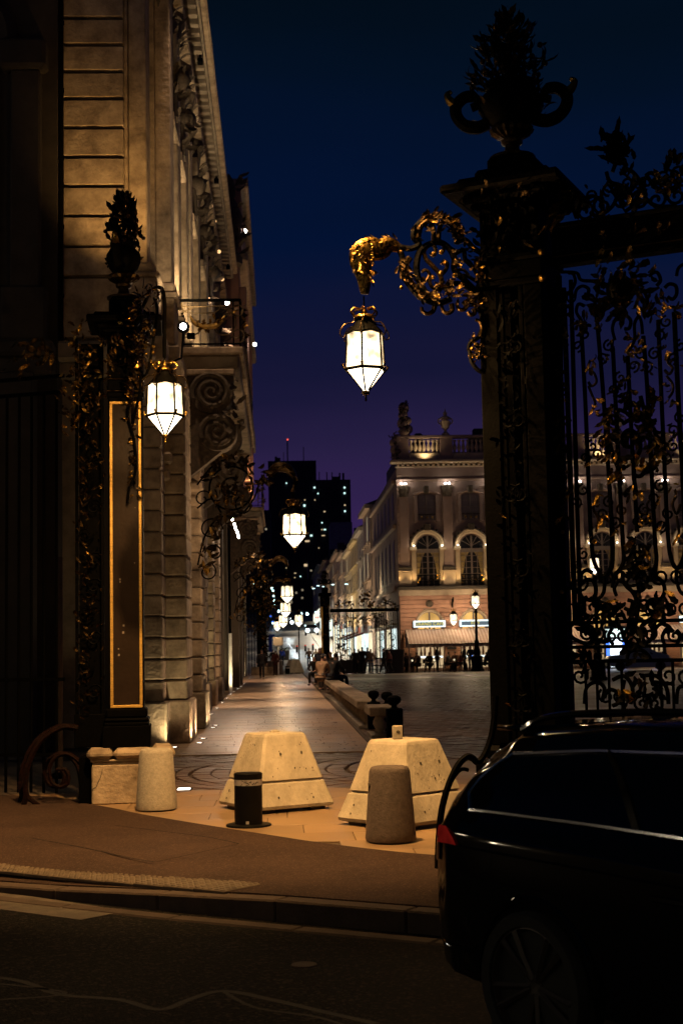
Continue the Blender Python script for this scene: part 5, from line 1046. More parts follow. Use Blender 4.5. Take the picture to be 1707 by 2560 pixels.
# wall lamps in a slanting row under the balcony seen as bright bars
for i, (px, py) in enumerate(((568, 1265), (578, 1291), (587, 1316), (594, 1336))):
    p = P(px, py, 45+i*3); q = MB(); q.tube([p+V((-.02, 0, .12)), p+V((.05, 0, -.14))], .035, 6); tag(q.build('tube_lamp', 'spot', None), ('first', 'second', 'third', 'lowest')[i]+' of four short bright tube lamps in a slanting row under the ironwork', 'lamp', 'bright tube lamps under the palace balcony'); light('SPOT', 'tube_light', p+V((.25, 0, -.1)), 160, (1, .66, .42), .1, bpy.data.objects['palace'], (.1, p.y-5, 0), 2.2, .8)
# floodlight on an arm that washes the quoin, lens turned to the viewer
fl = P(458, 816, 24.6); t = thing('floodlight', 'glaring white floodlight in front of the near balcony', 'floodlight', fl)
q = MB(); q.ball((0, 0, 0), .058, 12, 8); q.build('lens', 'spot', t, True, at=fl); q = MB(); q.lathe([(.10, -.04), (.11, .0), (.09, .10), (.01, .12)], 12); q.T = M.Identity(4); link('housing', q.mesh('housing', mats=[K['iron']]), t, mw=M.Translation(fl+V((0, .05, 0))) @ M.Rotation(R(-90), 4, 'X')); q = MB(); q.tube([fl+V((0, .1, -.05)), fl+V((-.1, 1.0, -.35)), (-2.1, 26.1, fl.z-.4)], .02, 5); q.build('arm', 'iron', t)
light('SPOT', 'flood', (fl.x-.25, fl.y-.5, fl.z+.35), 620, (1, .56, .18), .12, t, (-3.1, 26.0, 10.5), .85, 1.0)
# ---- dark neighbouring wing at far left
DW = thing('dark_wing', 'unlit stone wing with an arched window and a pilaster at the far left edge', 'building', (-6.5, 25, 0))
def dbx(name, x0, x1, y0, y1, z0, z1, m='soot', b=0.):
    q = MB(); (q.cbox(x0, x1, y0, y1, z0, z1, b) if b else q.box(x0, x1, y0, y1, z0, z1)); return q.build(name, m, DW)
def archpoly(c, w, z0, zs, n=10): return [(c-w, z0), (c+w, z0)]+[(c+w*cos(pi*i/n), zs+w*sin(pi*i/n)) for i in range(n+1)]
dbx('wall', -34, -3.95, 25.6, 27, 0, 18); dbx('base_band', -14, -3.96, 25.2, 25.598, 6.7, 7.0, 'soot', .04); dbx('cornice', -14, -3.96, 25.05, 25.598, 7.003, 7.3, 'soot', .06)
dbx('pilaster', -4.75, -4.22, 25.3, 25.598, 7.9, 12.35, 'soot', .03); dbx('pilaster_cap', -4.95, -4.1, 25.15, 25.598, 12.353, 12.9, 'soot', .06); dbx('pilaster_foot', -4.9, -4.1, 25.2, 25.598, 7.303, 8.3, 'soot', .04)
q = MB(); q.prism(archpoly(-5.9, .9, 8.2, 13.0), lambda a, c, y: (a, y, c), 25.55, 25.598); q.build('arched_window', 'glassn', DW)
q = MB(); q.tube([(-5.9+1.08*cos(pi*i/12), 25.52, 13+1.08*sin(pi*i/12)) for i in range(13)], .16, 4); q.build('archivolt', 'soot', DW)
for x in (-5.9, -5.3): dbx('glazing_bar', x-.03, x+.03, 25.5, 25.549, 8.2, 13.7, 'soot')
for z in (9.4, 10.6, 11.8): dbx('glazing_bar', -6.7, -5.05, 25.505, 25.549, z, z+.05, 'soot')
q = MB(); q.tube([(-3.93, 25.75, 7.4), (-3.93, 25.75, 17.5)], .07, 8); q.build('rain_pipe', 'ironr', DW, True)
for i in range(7): q = MB(); q.lathe([(.085, 0), (.085, .07)], 8, (-3.93, 25.75, 8.2+i*1.3)); q.build('pipe_collar', 'ironr', DW)
for y0, x in ((24.9, -4.6),):
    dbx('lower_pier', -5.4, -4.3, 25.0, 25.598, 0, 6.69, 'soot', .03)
t = thing('grey_pole', 'dim grey upright pole in the dark behind the left railings', 'pole', P(148, 1850, 20)); pp = P(148, 1850, 20)
q = MB(); q.tube([(pp.x, 20, 0), (pp.x, 20, 3.05)], .055, 8); q.build('shaft', 'kerb', t, True)
q = MB(); q.lathe([(.1, 0), (.1, .05), (.06, .08)], 10, (pp.x, 20, 0)); q.build('foot', 'iron', t)

# ---- uplights of the recessed lamps
for i, (t, p) in enumerate(UPL):
    light('SPOT', 'paving_light_beam', (p.x, p.y, .03), 75 if i < 5 else 230, (1, .64, .36) if i % 3 else (1, .76, .40), .05, t, (p.x-.42, p.y+.9, 4), 2.2, .8)
# balcony-floor lights washing the upper order
for i, y in enumerate((28.4, 31.0, 32.8, 36.0, 40.4)):
    bb = V((-1.7, y, 8.06)); t = thing('balcony_uplight', ('nearest', 'second', 'third', 'fourth', 'farthest')[i]+' small box uplight on the near balcony floor behind the railing', 'uplight', bb, 'uplights along the near balcony floor'); q = MB(); q.box(-1.78, -1.62, y-.1, y+.1, 8.015, 8.10); q.build('housing', 'iron', t)
    light('SPOT', 'uplight_beam', (-1.7, y, 8.16), 540, (1, .72, .40), .08, t, (-2.17, y+1.1, 11.5), 1.5, .8)
light('SPOT', 'uplight_beam', (-1.75, 26.2, 7.7), 130, (1, .72, .40), .08, PA, (-2.2, 27.2, 11.0), 1.3, .8)
for y in (56.5, 60, 64): light('SPOT', 'uplight_beam', (-.72, y, 8.1), 260, (1, .55, .25), .08, PA, (-1.35, y, 13), 1.6, .8)
# ---- bracketed lanterns on the palace front
def bracket(y, label, lamp_label, xl, zl, w, simple=False, power=140):
    xw = -1.7; t = thing('lamp_bracket', label, 'lamp bracket', (xw, y, 4)); pl = Plane(V((xw, y, 0)), (1, 0, 0)); L = xl-xw
    def tr(pts, r=.02, m='iron', nm='bracket_bar'): q = MB(); q.tube(spline([pl.at(a, b) for a, b in pts], 4), r, 5); return q.build(nm, m, t, True)
    Z = zl+1.0
    tr([(0, Z-1.6), (.15, Z-1.0), (.45, Z-.6), (.9, Z-.55), (1.2, Z-.2), (1.35, Z+.15), (L-.35, Z+.28)]); tr([(0, Z+.1), (.4, Z+.55), (.9, Z+.65), (1.2, Z+.3)]); tr([(0, Z-.4), (.3, Z-.2), (.5, Z-.5)])
    tr([(.72+.46*cos(a*.42), Z+.02+.46*sin(a*.42)) for a in range(16)], .022)
    for c, r, a, tn in (((.28, Z-.85), .26, 0, 1.4), ((.35, Z-1.35), .2, pi, -1.3), ((.12, Z-.2), .2, 0, 1.2), ((1.0, Z-.35), .22, 2, 1.2), ((.72, Z), .26, 1, 1.3), ((.2, Z-1.75), .2, 1, -1.2)): tr(spiral(c, r, a, tn, .2, 10), .016, 'iron', 'scroll')
    n = 26 if simple else 90
    foliage(t, pl, [(.05, Z-1.7), (.3, Z-1.1), (.6, Z-.6), (1.1, Z-.3)], n//2, .24, .09, 'goldd', .06, .2); foliage(t, pl, [(.1, Z+.2), (.6, Z+.62), (1.1, Z+.5), (1.4, Z+.2)], n//2, .24, .07, 'goldd', .06, .15); foliage(t, pl, [(.3, Z-.2), (.8, Z+.1), (1.3, Z+.1)], n//2, .2, .12, 'goldd', .06, .2)
    q = MB(); pts = spline([pl.at(L-.55, Z+.25), pl.at(L-.35, Z+.45), pl.at(L-.12, Z+.42), pl.at(L+.03, Z+.2), pl.at(L-.01, Z-.1)], 4); q.tube(pts, [.03+.09*sin(pi*min(1, (i+1)/14)) for i in range(len(pts))], 7); q.build('plume', 'goldd', t, True)
    for i in range(8 if simple else 24): k = rnd.randrange(1, len(pts)-1); leaf(t, pts[k]+V((0, -.05, 0)), (pts[k+1]-pts[k]), V((rnd.uniform(-.5, .5), -1, rnd.uniform(-.5, .5))), .24, 'goldd', 'plume_feather')
    lantern((xl, y, zl), w, lamp_label, 'lanterns hanging on gilded brackets down the promenade', 'lglass' if not simple and w == .50 else 'lglassw', 'lglassb' if not simple and w == .50 else 'lglassv', power, (1, .64, .34), rz=.1+.3*(y % 1), hang=.25)
for i, (px, py, Y, w) in enumerate(((736, 1338, 30, .50), (718, 1492, 54, .46), (714, 1530, 63, .46), (708, 1558, 88, .54), (693, 1569, 97, .46))):
    p = P(px, py, Y); nm = ('nearest', 'second', 'third', 'fourth', 'farthest')[i]
    bracket(Y, nm+' gilded scroll bracket reaching out from the palace front over the promenade', nm+' lantern of the row hanging down the promenade', p.x, p.z, w, i > 1, (620, 430, 430, 500, 400)[i])
# small floodlights added under the cornice to brighten the promenade evenly
for i, y in enumerate((27, 34, 43, 53)):
    c = V((-1.75, y, 16.20)); t = thing('cornice_floodlight', ('first', 'second', 'third', 'fourth')[i]+' small dark floodlight box under the palace cornice, counted from the viewer', 'floodlight', c, 'floodlights under the palace cornice')
    q = MB(); q.cbox(c.x-.07, c.x+.07, y-.10, y+.10, c.z-.06, c.z+.06, .015); q.build('housing', 'iron', t); q = MB(); q.tube([c, (-1.75, y, 16.44)], .025, 4); q.build('arm', 'iron', t)
    light('SPOT', 'flood_beam', c+V((.10, 0, -.10)), (2200, 4200, 7500, 9000)[i], (1, .64, .38), .15, t, (.1, y+1.5, 0), .62, 1.0)
for i, y in enumerate((66, 80)): light('SPOT', 'flood_beam', (-.9, y, 16.2), 8500, (1, .62, .40), .15, PA, (.1, y+1, 0), .7, 1.0)  # further added spots without housing brighten the far promenade
# ------------------------------------------------------------------ cafe palace across the square
CF = V((8.45, 100, 0)); CA = thing('cafe_building', 'floodlit three-storey palace with balustrade and striped cafe awning across the square', 'building', CF)
BAY = 3.12; X0 = 8.45; NB = 9
def cz(py, px=1070): return P(px, py, 100).z
def cx(px, py=1400): return P(px, py, 100).x
def cb(name, x0, x1, y0, y1, z0, z1, m='cafe', b=0.): q = MB(); (q.cbox(x0, x1, y0, y1, z0, z1, b) if b else q.box(x0, x1, y0, y1, z0, z1)); return q.build(name, m, CA)
zg = 0; z1 = 5.75; z2 = 6.0; ztop = 14.25
XE = 8.45+1.05+NB*BAY
cb('wall', X0, XE, 100.35, 112, 0, 14.4, 'cafe'); cb('side_wall', X0-.02, X0+.3, 100.36, 128, 0, 14.3, 'cafe')
xb = [cx(1070)+i*BAY for i in range(NB)]; xp = [cx(1012)+i*BAY for i in range(NB+1)]
# ground floor courses, split at the arches
hc = .305; r_ = 1.02
cnt = 0
for i in range(18):
    z0_, z1_ = .15+i*hc, .15+(i+1)*hc; 
    if z1_ > z1: break
    x = X0
    for xc in xb+[XE+5]:
        zc = 3.35; dz = max(0, (z0_+z1_)/2-zc); hw = math.sqrt(max(0, r_*r_-dz*dz)) if dz < r_ else 0
        a = xc-hw if hw else xc
        if a-x > .05 and a <= XE+.1 or xc > XE:
            e = min(a, XE)
            if e-x > .05: stone(CA, round(x, 2), round(e, 2), 100.05, 100.36, round(z0_+.012, 3), round(z1_-.012, 3), 'cafep', .02, 'course_stone'); cnt += 1
        x = xc+hw if hw else a
cb('string_course', X0-.15, XE, 99.75, 100.4, z1, z2, 'joint', .05); cb('string_band', X0-.05, XE, 99.95, 100.4, z1-.42, z1-.003, 'cafel', .03)
for i, xc in enumerate(xb):
    q = MB(); q.prism(archpoly(xc, .80, 2.35, 3.35), lambda a, c, y: (a, y, c), 100.31, 100.345); w = q.build('arched_window', 'inner', CA)
    q = MB(); q.tube([(xc+.92*cos(pi*k/12), 100.04, 3.35+.92*sin(pi*k/12)) for k in range(13)], .10, 4); q.build('arch_moulding', 'cafel', CA)
    q = MB(); q.box(xc-.06, xc+.06, 100.22, 100.30, 2.35, 4.15); q.box(xc-.8, xc+.8, 100.2, 100.3, 2.35, 2.62); q.build('window_bar', 'wood', w)
    q = MB()
    for s in (-1, 1): q.prism([(xc+s*.10, 2.6), (xc+s*.45, 2.6), (xc+s*.36, 3.05), (xc+s*.16, 3.0)], lambda a, c, y: (a, y, c), 100.18, 100.20)
    q.build('bottle_shelf', 'sign', w)
    q = MB(); q.ball((xc, 100.0, 4.75), .28, 8, 5, .9); q.build('mask_keystone', 'carve', CA, True)
# first floor: tall windows under lit arches
def win1(xc):
    zs = cz(1366); za = cz(1477); zt = cz(1378)
    q = MB(); q.prism(archpoly(xc, .80, za+.02, zs), lambda a, c, y: (a, y, c), 100.30, 100.345); w = q.build('tall_window', 'glassn', CA)
    q = MB()
    for k in range(5): a = xc-.80+k*.4; q.box(a-.022, a+.022, 100.24, 100.29, za+.02, zt-.15) if k != 2 else q.box(a-.06, a+.06, 100.23, 100.29, za+.02, zs+.75)
    for k in range(6): z = za+.35+k*.42; q.box(xc-.80, xc+.80, 100.245, 100.295, z-.018, z+.018)
    q.box(xc-.85, xc+.85, 100.2, 100.29, zt-.1, zt+.18)
    for k in range(1, 6): a = pi*k/6; q.tube([(xc, 100.27, zs), (xc+.78*cos(a), 100.27, zs+.78*sin(a))], .018, 4)
    q.build('glazing_bar', 'wood', w)
    q = MB()
    for s in (-1, 1): q.prism([(xc+s*.78, zt-.1), (xc+s*.2, zt-.1), (xc+s*.45, zt-.55), (xc+s*.62, zt-1.5), (xc+s*.78, zt-1.8)], lambda a, c, y: (a, y, c), 100.297, 100.299)
    q.build('curtain', 'curt', w)
    q = MB()
    for rr, yy, th in ((1.0, 100.18, .12), (1.14, 100.10, .10)): q.tube([(xc+rr*cos(pi*k/16), yy, zs+.02+rr*sin(pi*k/16)) for k in range(17)], th, 4)
    q.build('archivolt', 'cafel', CA)
    for s in (-1, 1): q = MB(); q.cbox(xc+s*1.05-.26, xc+s*1.05+.26, 99.98, 100.4, zs-.26, zs-.03, .03); q.box(xc+s*.99-.15, xc+s*.99+.15, 100.14, 100.36, za, zs-.262); q.build('impost', 'cafel', CA)
    q = MB()
    for k in range(9): a = pi*(.16+.68*k/8); q.ball((xc+1.32*cos(a), 100.2, zs+.02+1.32*sin(a)), .10, 6, 4)
    q.cbox(xc-.22, xc+.22, 99.95, 100.36, zs+1.12, zs+1.62, .05); q.build('carved_crown', 'carve', CA)
    # gilded balconet
    t = MB(); zb_ = z2+.01
    t.tube([(xc-.85, 99.9, zb_+.75), (xc+.85, 99.9, zb_+.75)], .03, 4); t.tube([(xc-.85, 99.9, zb_+.06), (xc+.85, 99.9, zb_+.06)], .025, 4)
    for k in range(6): t.tube([(xc+a, 99.9, b_) for a, b_ in spiral((-.7+k*.28, zb_+.38), .15, 0, 1.2*(1 if k % 2 else -1), .2, 8)], .016, 4)
    bl_ = t.build('balconet', 'iron', CA)
    pb_ = Plane(V((xc, 99.88, 0)), (1, 0, 0))
    for u in (-.72, .72): foliage(bl_, pb_, [(u, zb_+.15), (u*.95, zb_+.65)], 5, .22, .04, 'gold', .03, .8)
    foliage(bl_, pb_, [(-.3, zb_+.4), (.3, zb_+.4)], 8, .2, .08, 'goldd', .03, .2)
    for s in (-1, 1):
        p = V((xc+s*1.0, 99.92, zs+.05)); q = MB(); q.ball(p, .05, 6, 4); q.build('arch_lamp', 'spotw', CA); light('POINT', 'arch_light', p+V((0, -.12, .1)), 5, (1, .80, .52), .05, CA)
def win2(xc):
    za, zt = cz(1300), cz(1238)
    q = MB(); q.prism([(xc-.64, za), (xc+.64, za), (xc+.64, zt), (xc+.3, zt+.12), (xc-.3, zt+.12), (xc-.64, zt)], lambda a, c, y: (a, y, c), 100.30, 100.345); w = q.build('upper_window', 'blind', CA)  # upper panes in a faintly streaked purple-grey
    q = MB(); q.box(xc-.04, xc+.04, 100.25, 100.295, za, zt+.1)
    for z in (za+.45, za+.95, za+1.4): q.box(xc-.64, xc+.64, 100.26, 100.295, z-.02, z+.02)
    q.build('glazing_bar', 'wood', w)
    q = MB()
    for s in (-1, 1): q.cbox(xc+s*.78-.13, xc+s*.78+.13, 100.18, 100.36, za-.1, zt+.05, .02)
    q.tube([(xc-.92, 100.24, zt+.08), (xc-.4, 100.22, zt+.26), (xc, 100.2, zt+.30), (xc+.4, 100.22, zt+.26), (xc+.92, 100.24, zt+.08)], .10, 4); q.build('window_surround', 'cafe', CA)
    q = MB(); q.cbox(xc-.18, xc+.18, 100.0, 100.36, zt+.15, zt+.68, .05); q.build('keystone', 'carve', CA)
    q = MB(); q.tube([(xc-.62, 100.1, za+.42), (xc+.62, 100.1, za+.42)], .025, 4)
    for k in range(5): q.tube([(xc-.55+.27*k, 100.1, za+.02), (xc-.55+.27*k, 100.1, za+.42)], .012, 4)
    b_ = q.build('guard_rail', 'iron', w)
    for u in (-.38, 0, .38):
        o = berry(w, V((xc+u, 100.05, za+.2)), .085, 'gold')
for xc in xb: win1(xc); win2(xc)
for i, x in enumerate(xp):
    za = z2; cb('pedestal', x-.46, x+.46, 99.98, 100.36, za+.003, za+1.0, 'cafel', .03); cb('pedestal_cap', x-.50, x+.50, 99.92, 100.36, za+1.003, za+1.10, 'cafel', .03); cb('plinth_black', x-.44, x+.44, 99.96, 100.36, za+1.19, za+1.36, 'joint', .04); cb('pilaster_base', x-.42, x+.42, 99.97, 100.36, za+1.103, za+1.187, 'cafel', .02)
    cb('pilaster', x-.33, x+.33, 100.08, 100.36, za+1.363, cz(1241), 'cafe', .02)
    q = MB(); q.lathe([(.32, 0), (.34, .06), (.32, .1), (.40, .62), (.46, .72), (.46, .8)], 8, (x, 100.15, cz(1241)), ph=pi/8, sy=.6); c_ = q.build('capital', 'carve', CA)
    for k in range(10): leaf(c_, V((x+rnd.uniform(-.38, .38), 99.95, cz(1241)+rnd.uniform(.05, .6))), V((rnd.uniform(-.4, .4), -.3, 1)), V((0, -1, 0)), .26, 'carve', 'capital_leaf')
    zl = cz(1209)
    for s in (-1, 1):
        q = MB(); q.tube([(x+s*.05, 99.9, zl), (x+s*.20, 99.9, zl)], .05, 6); q.build('capital_lamp', 'spot', CA)
        light('POINT', 'capital_light', (x+s*.3, 99.72, zl), 7, (1, .86, .64), .05, CA)
    # warm uplights on the string course either side of every window
    for s in (-1, 1):
        if i < 7: light('SPOT', 'ledge_light', (x+s*.62, 99.62, z2+.12), 62 if i < 3 else 46, (1, .62, .24), .06, CA, (x+s*.62, 100.25, z2+3), 1.9, .8)
# quoin edge courses
for k in range(26):
    z = z2+.05+k*.305
    if z > 13.8: break
    stone(CA, X0-.02, X0+.42, 100.10, 100.36, round(z, 3), round(z+.28, 3), 'cafe', .02, 'quoin_stone')
# entablature + balustrade
za = cz(1198); cb('architrave', X0-.06, XE, 99.98, 100.4, za-.10, za+.06, 'cafe', .03); cb('frieze', X0, XE, 100.12, 100.4, za+.063, za+.86, 'cafe')
zc = za+.86; cb('dentil_band', X0-.1, XE, 99.98, 100.4, zc, zc+.10, 'cafel', .02)
q = MB(); q.cbox(0, .18, 0, .34, 0, .16, .02); dm = q.mesh('modillion', mats=[K['cafel']]); x = X0
while x < XE: link('modillion', dm, CA, (x, 99.72, zc+.103)); x += .36
cb('cornice', X0-.45, XE, 99.45, 100.5, zc+.27, zc+.52, 'cafel', .06)
zt = zc+.523; zb2 = zt+1.75
for i, x in enumerate(xp):
    cb('balustrade_pier', x-.45, x+.45, 99.85, 100.5, zt, zb2-.2, 'cafe', .02)
cb('balustrade_pier', X0-.1, xp[0]-.46, 99.85, 100.5, zt, zb2-.2, 'cafe', .02)
cb('balustrade_rail', X0-.15, XE, 99.78, 100.5, zb2-.2, zb2, 'cafe', .03)
q = MB(); q.lathe([(.12, 0), (.12, .08), (.07, .12), (.15, .34), (.13, .5), (.06, .72), (.08, .8), (.12, .85), (.12, .95)], 8); bm2 = q.mesh('baluster', mats=[K['cafel']], smooth=True)
for i in range(NB):
    a, c = xp[i]+.46, xp[i+1]-.46; cb('balustrade_base', a, c, 99.80, 100.45, zt, zt+.48, 'cafel', .04)
    for k in range(7): link('baluster', bm2, CA, (a+(c-a)*(k+.5)/7, 100.12, zt+.483))
    if i % 2 == 0: light('SPOT', 'roof_light', ((a+c)/2, 99.35, zt+.12), 70, (1, .74, .40), .1, CA, ((a+c)/2, 100.15, zt+1.2), 2.3, .8)
cb('roof_deck', X0+.2, XE, 100.5, 112, 14.4, zt+.6, 'roofm')
for i in (1, 3, 5, 7):
    x = xp[i]; u = thing('roof_urn', 'pale stone urn on the cafe balustrade, '+{1: 'the one in clear view left of the gate', 3: 'seen between the gate bars', 5: 'seen furthest right through the gate', 7: 'out at the right end'}[i], 'urn', (x, 100.1, zb2), 'stone urns on the cafe roof'); 
    q = MB(); q.lathe([(.28, 0), (.28, .12), (.12, .25), (.10, .4), (.26, .55), (.34, .85), (.40, 1.0), (.24, 1.08), (.2, 1.2), (.40, 1.22), (.34, 1.32), (.12, 1.42), (.16, 1.6), (.05, 1.75), (.01, 1.95)], 12); q.build('body', 'cafel', u, True, at=V((x, 100.1, zb2)))
    for s in (-1, 1): q = MB(); q.tube(spline([(x+s*.3, 100.1, zb2+.8), (x+s*.5, 100.1, zb2+.95), (x+s*.46, 100.1, zb2+1.2), (x+s*.28, 100.1, zb2+1.15)], 3), .05, 5); q.build('handle', 'cafel', u)
# corner statue group
sg = thing('roof_statue', 'carved trophy group at the left corner of the cafe roof, leaning over the edge', 'statue', (X0+.35, 100.2, zb2))
q = MB()
for a, c, z, r in ((.3, 0, .3, .42), (.15, 0, .9, .40), (.2, 0, 1.5, .36), (.25, 0, 2.0, .40), (-.3, -.1, -.2, .30), (-.55, -.1, -.5, .28), (-.45, -.1, -1.0, .34), (-.4, -.1, -1.5, .3), (.6, .1, .5, .3), (.55, 0, 1.1, .26)): q.ball((X0+.35+a, 100.1+c, zb2+z), r, 9, 6, 1.15)
q.build('carved_mass', 'cafe', sg, True)
for k in range(90):
    j = rnd.random(); x = X0+.35+(rnd.uniform(-.1, .6) if j > .4 else rnd.uniform(-.75, -.2)); z = zb2+(rnd.uniform(0, 2.4) if j > .4 else rnd.uniform(-1.8, .2)); leaf(sg, V((x, 99.75, z)), V((rnd.uniform(-1, 1), -.5, rnd.uniform(-.6, 1))), V((rnd.uniform(-.5, .5), -1, .2)), .42, 'carve' if rnd.random() < .7 else 'goldd', 'carved_leaf')
for k, (px, w, py, n) in enumerate(((1045, 1.0, 1097, 0), (1100, 1.3, 1106, 4), (1196, 1.6, 1085, 0))):
    p = P(px, py, 107); ch = thing('chimney', ('dark blocky chimney just right of the corner statue', 'low chimney with four pots left of the roof urn', 'dark stepped chimney beside the gate pillar')[k], 'chimney', (p.x, 107, zt+.5), 'chimneys above the cafe roof')
    q = MB(); q.cbox(p.x-w/2, p.x+w/2, 106.6, 107.4, zt+.5, p.z-.3, .05); q.build('stack', 'roofm', ch)
    if n == 0: q = MB(); q.cbox(p.x-w*.3, p.x+w*.3, 106.7, 107.3, p.z-.297, p.z+.4, .1); q.build('stack_top', 'roofm', ch)
    for i in range(n): q = MB(); q.lathe([(.13, 0), (.1, .5)], 8, (p.x-w/2+.2+i*.3, 107, p.z-.3)); q.build('chimney_pot', 'roofm', ch)
# ---- signs
def textmesh(s, size, m, name, parent, loc, depth=.02):
    c = bpy.data.curves.new('txt', 'FONT'); c.body = s; c.size = size; c.extrude = depth; c.align_x = 'CENTER'; c.align_y = 'CENTER'; c.space_character = 1.12
    o = bpy.data.objects.new('txt', c); S.collection.objects.link(o); dg = bpy.context.evaluated_depsgraph_get(); me = bpy.data.meshes.new_from_object(o.evaluated_get(dg)); bpy.data.objects.remove(o); me.materials.clear(); me.materials.append(K[m]); me.name = name
    return link(name, me, parent, mw=M.Translation(loc) @ M.Rotation(pi/2, 4, 'X'))
for i, txt in ((0, 'GRAND CAFE'), (1, 'FOY'), (6, 'FOY')):
    xc = xb[i]+(.06 if i else -.06); zc_ = cz(1560); lab = {0: 'lit sign box reading GRAND CAFE above the awning', 1: 'lit sign box reading FOY above the awning behind the lamp post', 6: 'lit sign box above the awning seen through the gate at right'}[i]
    s = thing('cafe_sign', lab, 'sign', (xc, 99.7, zc_)); q = MB(); q.cbox(xc-1.14, xc+1.14, 99.72, 99.98, zc_-.24, zc_+.24, .02); q.build('box', 'sign', s)
    q = MB()
    for a in ((-1.12, 1.12, .13, .23), (-1.12, 1.12, -.23, -.15), (-1.12, -.99, -.148, .128), (.99, 1.12, -.148, .128)): q.box(xc+a[0], xc+a[1], 99.66, 99.718, zc_+a[2], zc_+a[3])
    q.build('light_border', 'signw', s); q = MB(); q.box(xc-.985, xc+.985, 99.70, 99.717, zc_-.145, zc_+.125); q.build('face', 'signg', s)
    textmesh(txt, .31, 'signy', 'lettering', s, (xc, 99.685, zc_-.01))
# ---- awning
aw = thing('awning', 'long striped cafe awning with scalloped valance over the terrace', 'awning', (X0, 98, 3))
for seg, (ax0, ax1) in enumerate(((X0+.35, X0+.35+4.1*BAY), (xb[5]-1.1, XE-1))):
    q = MB(); n = int((ax1-ax0)/.115); zt_, zf = cz(1573), cz(1611); yb, yf = 99.95, 97.4; vs = []; fs = []; mi = []
    for k in range(n+1):
        x = ax0+(ax1-ax0)*k/n; bump = .014*(k % 2); vs += [(x, yb, zt_+bump), (x, (yb+yf)/2, (zt_+zf)/2+.05+bump), (x, yf, zf+bump), (x, yf-.01, zf-.17-.05*((k//2) % 2)), (x, yf+.02, zf-.17-.05*((k//2) % 2)), (x, yf+.03, zf-.02), (x, yb, zt_-.03)]
    for k in range(n):
        for j in range(6): fs.append((k*7+j, k*7+j+1, (k+1)*7+j+1, (k+1)*7+j)); mi.append((1 if k % 2 else 0) if j < 2 else ((1 if (k//2) % 2 else 0) if j < 4 else 0))
    q.add(vs, fs); q.mi = mi; q.build('canopy', ('awn', 'awn2'), aw)
    q = MB(); q.tube([(ax0, yf, zf), (ax1, yf, zf)], .04, 6); q.build('front_rail', 'iron', aw)
    q = MB()
    for x in (ax0, ax1):
        q.tube([(x, yf, zf), (x, yf, .02)], .05, 6); q.prism([(yf, zf), (yb, zt_), (yb, zf-.2), (yf, zf-.2)], lambda a, c, t: (x+t, a, c), -.01, .01)
    q.build('side_post', 'awn', aw)
for x in (X0+1.2, X0+4.5, X0+8, X0+11.5, X0+18, X0+22): light('POINT', 'awning_light', (x, 98.2, 4.1), 130, (1, .70, .42), .15, aw)
for x in (X0+1.6, X0+4.2, X0+7.2, X0+10.2, X0+13, X0+19, X0+22): light('POINT', 'terrace_light', (x, 98.9, 2.35), 42, (1, .68, .36), .15, aw)
# lit openings behind the terrace
for i, xc in enumerate(xb):
    w = cb('cafe_opening', xc-.95, xc+.95, 99.98, 100.045, .25, 2.2, 'innerb')
    q = MB(); q.box(xc-.85, xc+.85, 99.90, 99.975, .95, 1.07); q.build('counter', 'signw' if i in (0, 1) else 'wood', w); q = MB()
    for k in range(5): a = xc-.7+k*.33+rnd.uniform(-.05, .05); q.lathe([(.07, 1.09), (.09, 1.3), (.06, 1.4+rnd.uniform(0, .3)), (.01, 1.75)], 6, (a, 99.93, 0))
    q.build('bottles', 'cbrown', w); q = MB()
    for a in (-.95, 0, .95): q.box(xc+a-.05, xc+a+.05, 99.9, 99.99, .2, 2.2)
    q.build('mullion', 'wood', w)
tv = cb('wall_screen', (xb[0]+xb[1])/2-.36, (xb[0]+xb[1])/2+.26, 99.95, 100.04, 1.52, 1.98, 'sign')
# bluish lit kiosk doorway between the gate bars
kx = P(1547, 1600, 96); t = thing('lit_doorway', 'bright white and blue illuminated doorway across the square, seen through the gate', 'doorway', (kx.x, 97, 0))
q = MB(); q.cbox(kx.x-.75, kx.x+.75, 97.0, 97.5, 0, 2.9, .03); q.build('surround', 'sign', t)
for nm, a, m in (('screen', (-.42, .42, .9, 2.0), 'wscreen'), ('header', (-.7, .7, 2.15, 2.7), 'shopw'), ('door', (-.40, -.05, .1, .85), 'wscreen'), ('door', (.05, .40, .35, .85), 'wscreen'), ('blue_stripe', (-.68, -.46, .2, 2.05), 'blue'), ('blue_stripe', (.46, .60, .2, 2.05), 'blue'), ('blue_stripe', (.02, .42, .08, .32), 'blue')):
    q = MB(); q.box(kx.x+a[0], kx.x+a[1], 96.95, 96.997, a[2], a[3]); q.build(nm, m, t)
p = P(1637, 1641, 95); t = thing('screen_panel', 'small glowing blue screen behind the gate at the right', 'screen', (p.x, 95, 0)); q = MB(); q.box(p.x-.25, p.x+.25, 94.9, 94.95, p.z-.2, p.z+.2); q.build('display', 'blue', t); q = MB(); q.tube([(p.x, 95, 0), (p.x, 95, p.z+.1)], .05, 6); q.build('stand', 'iron', t)
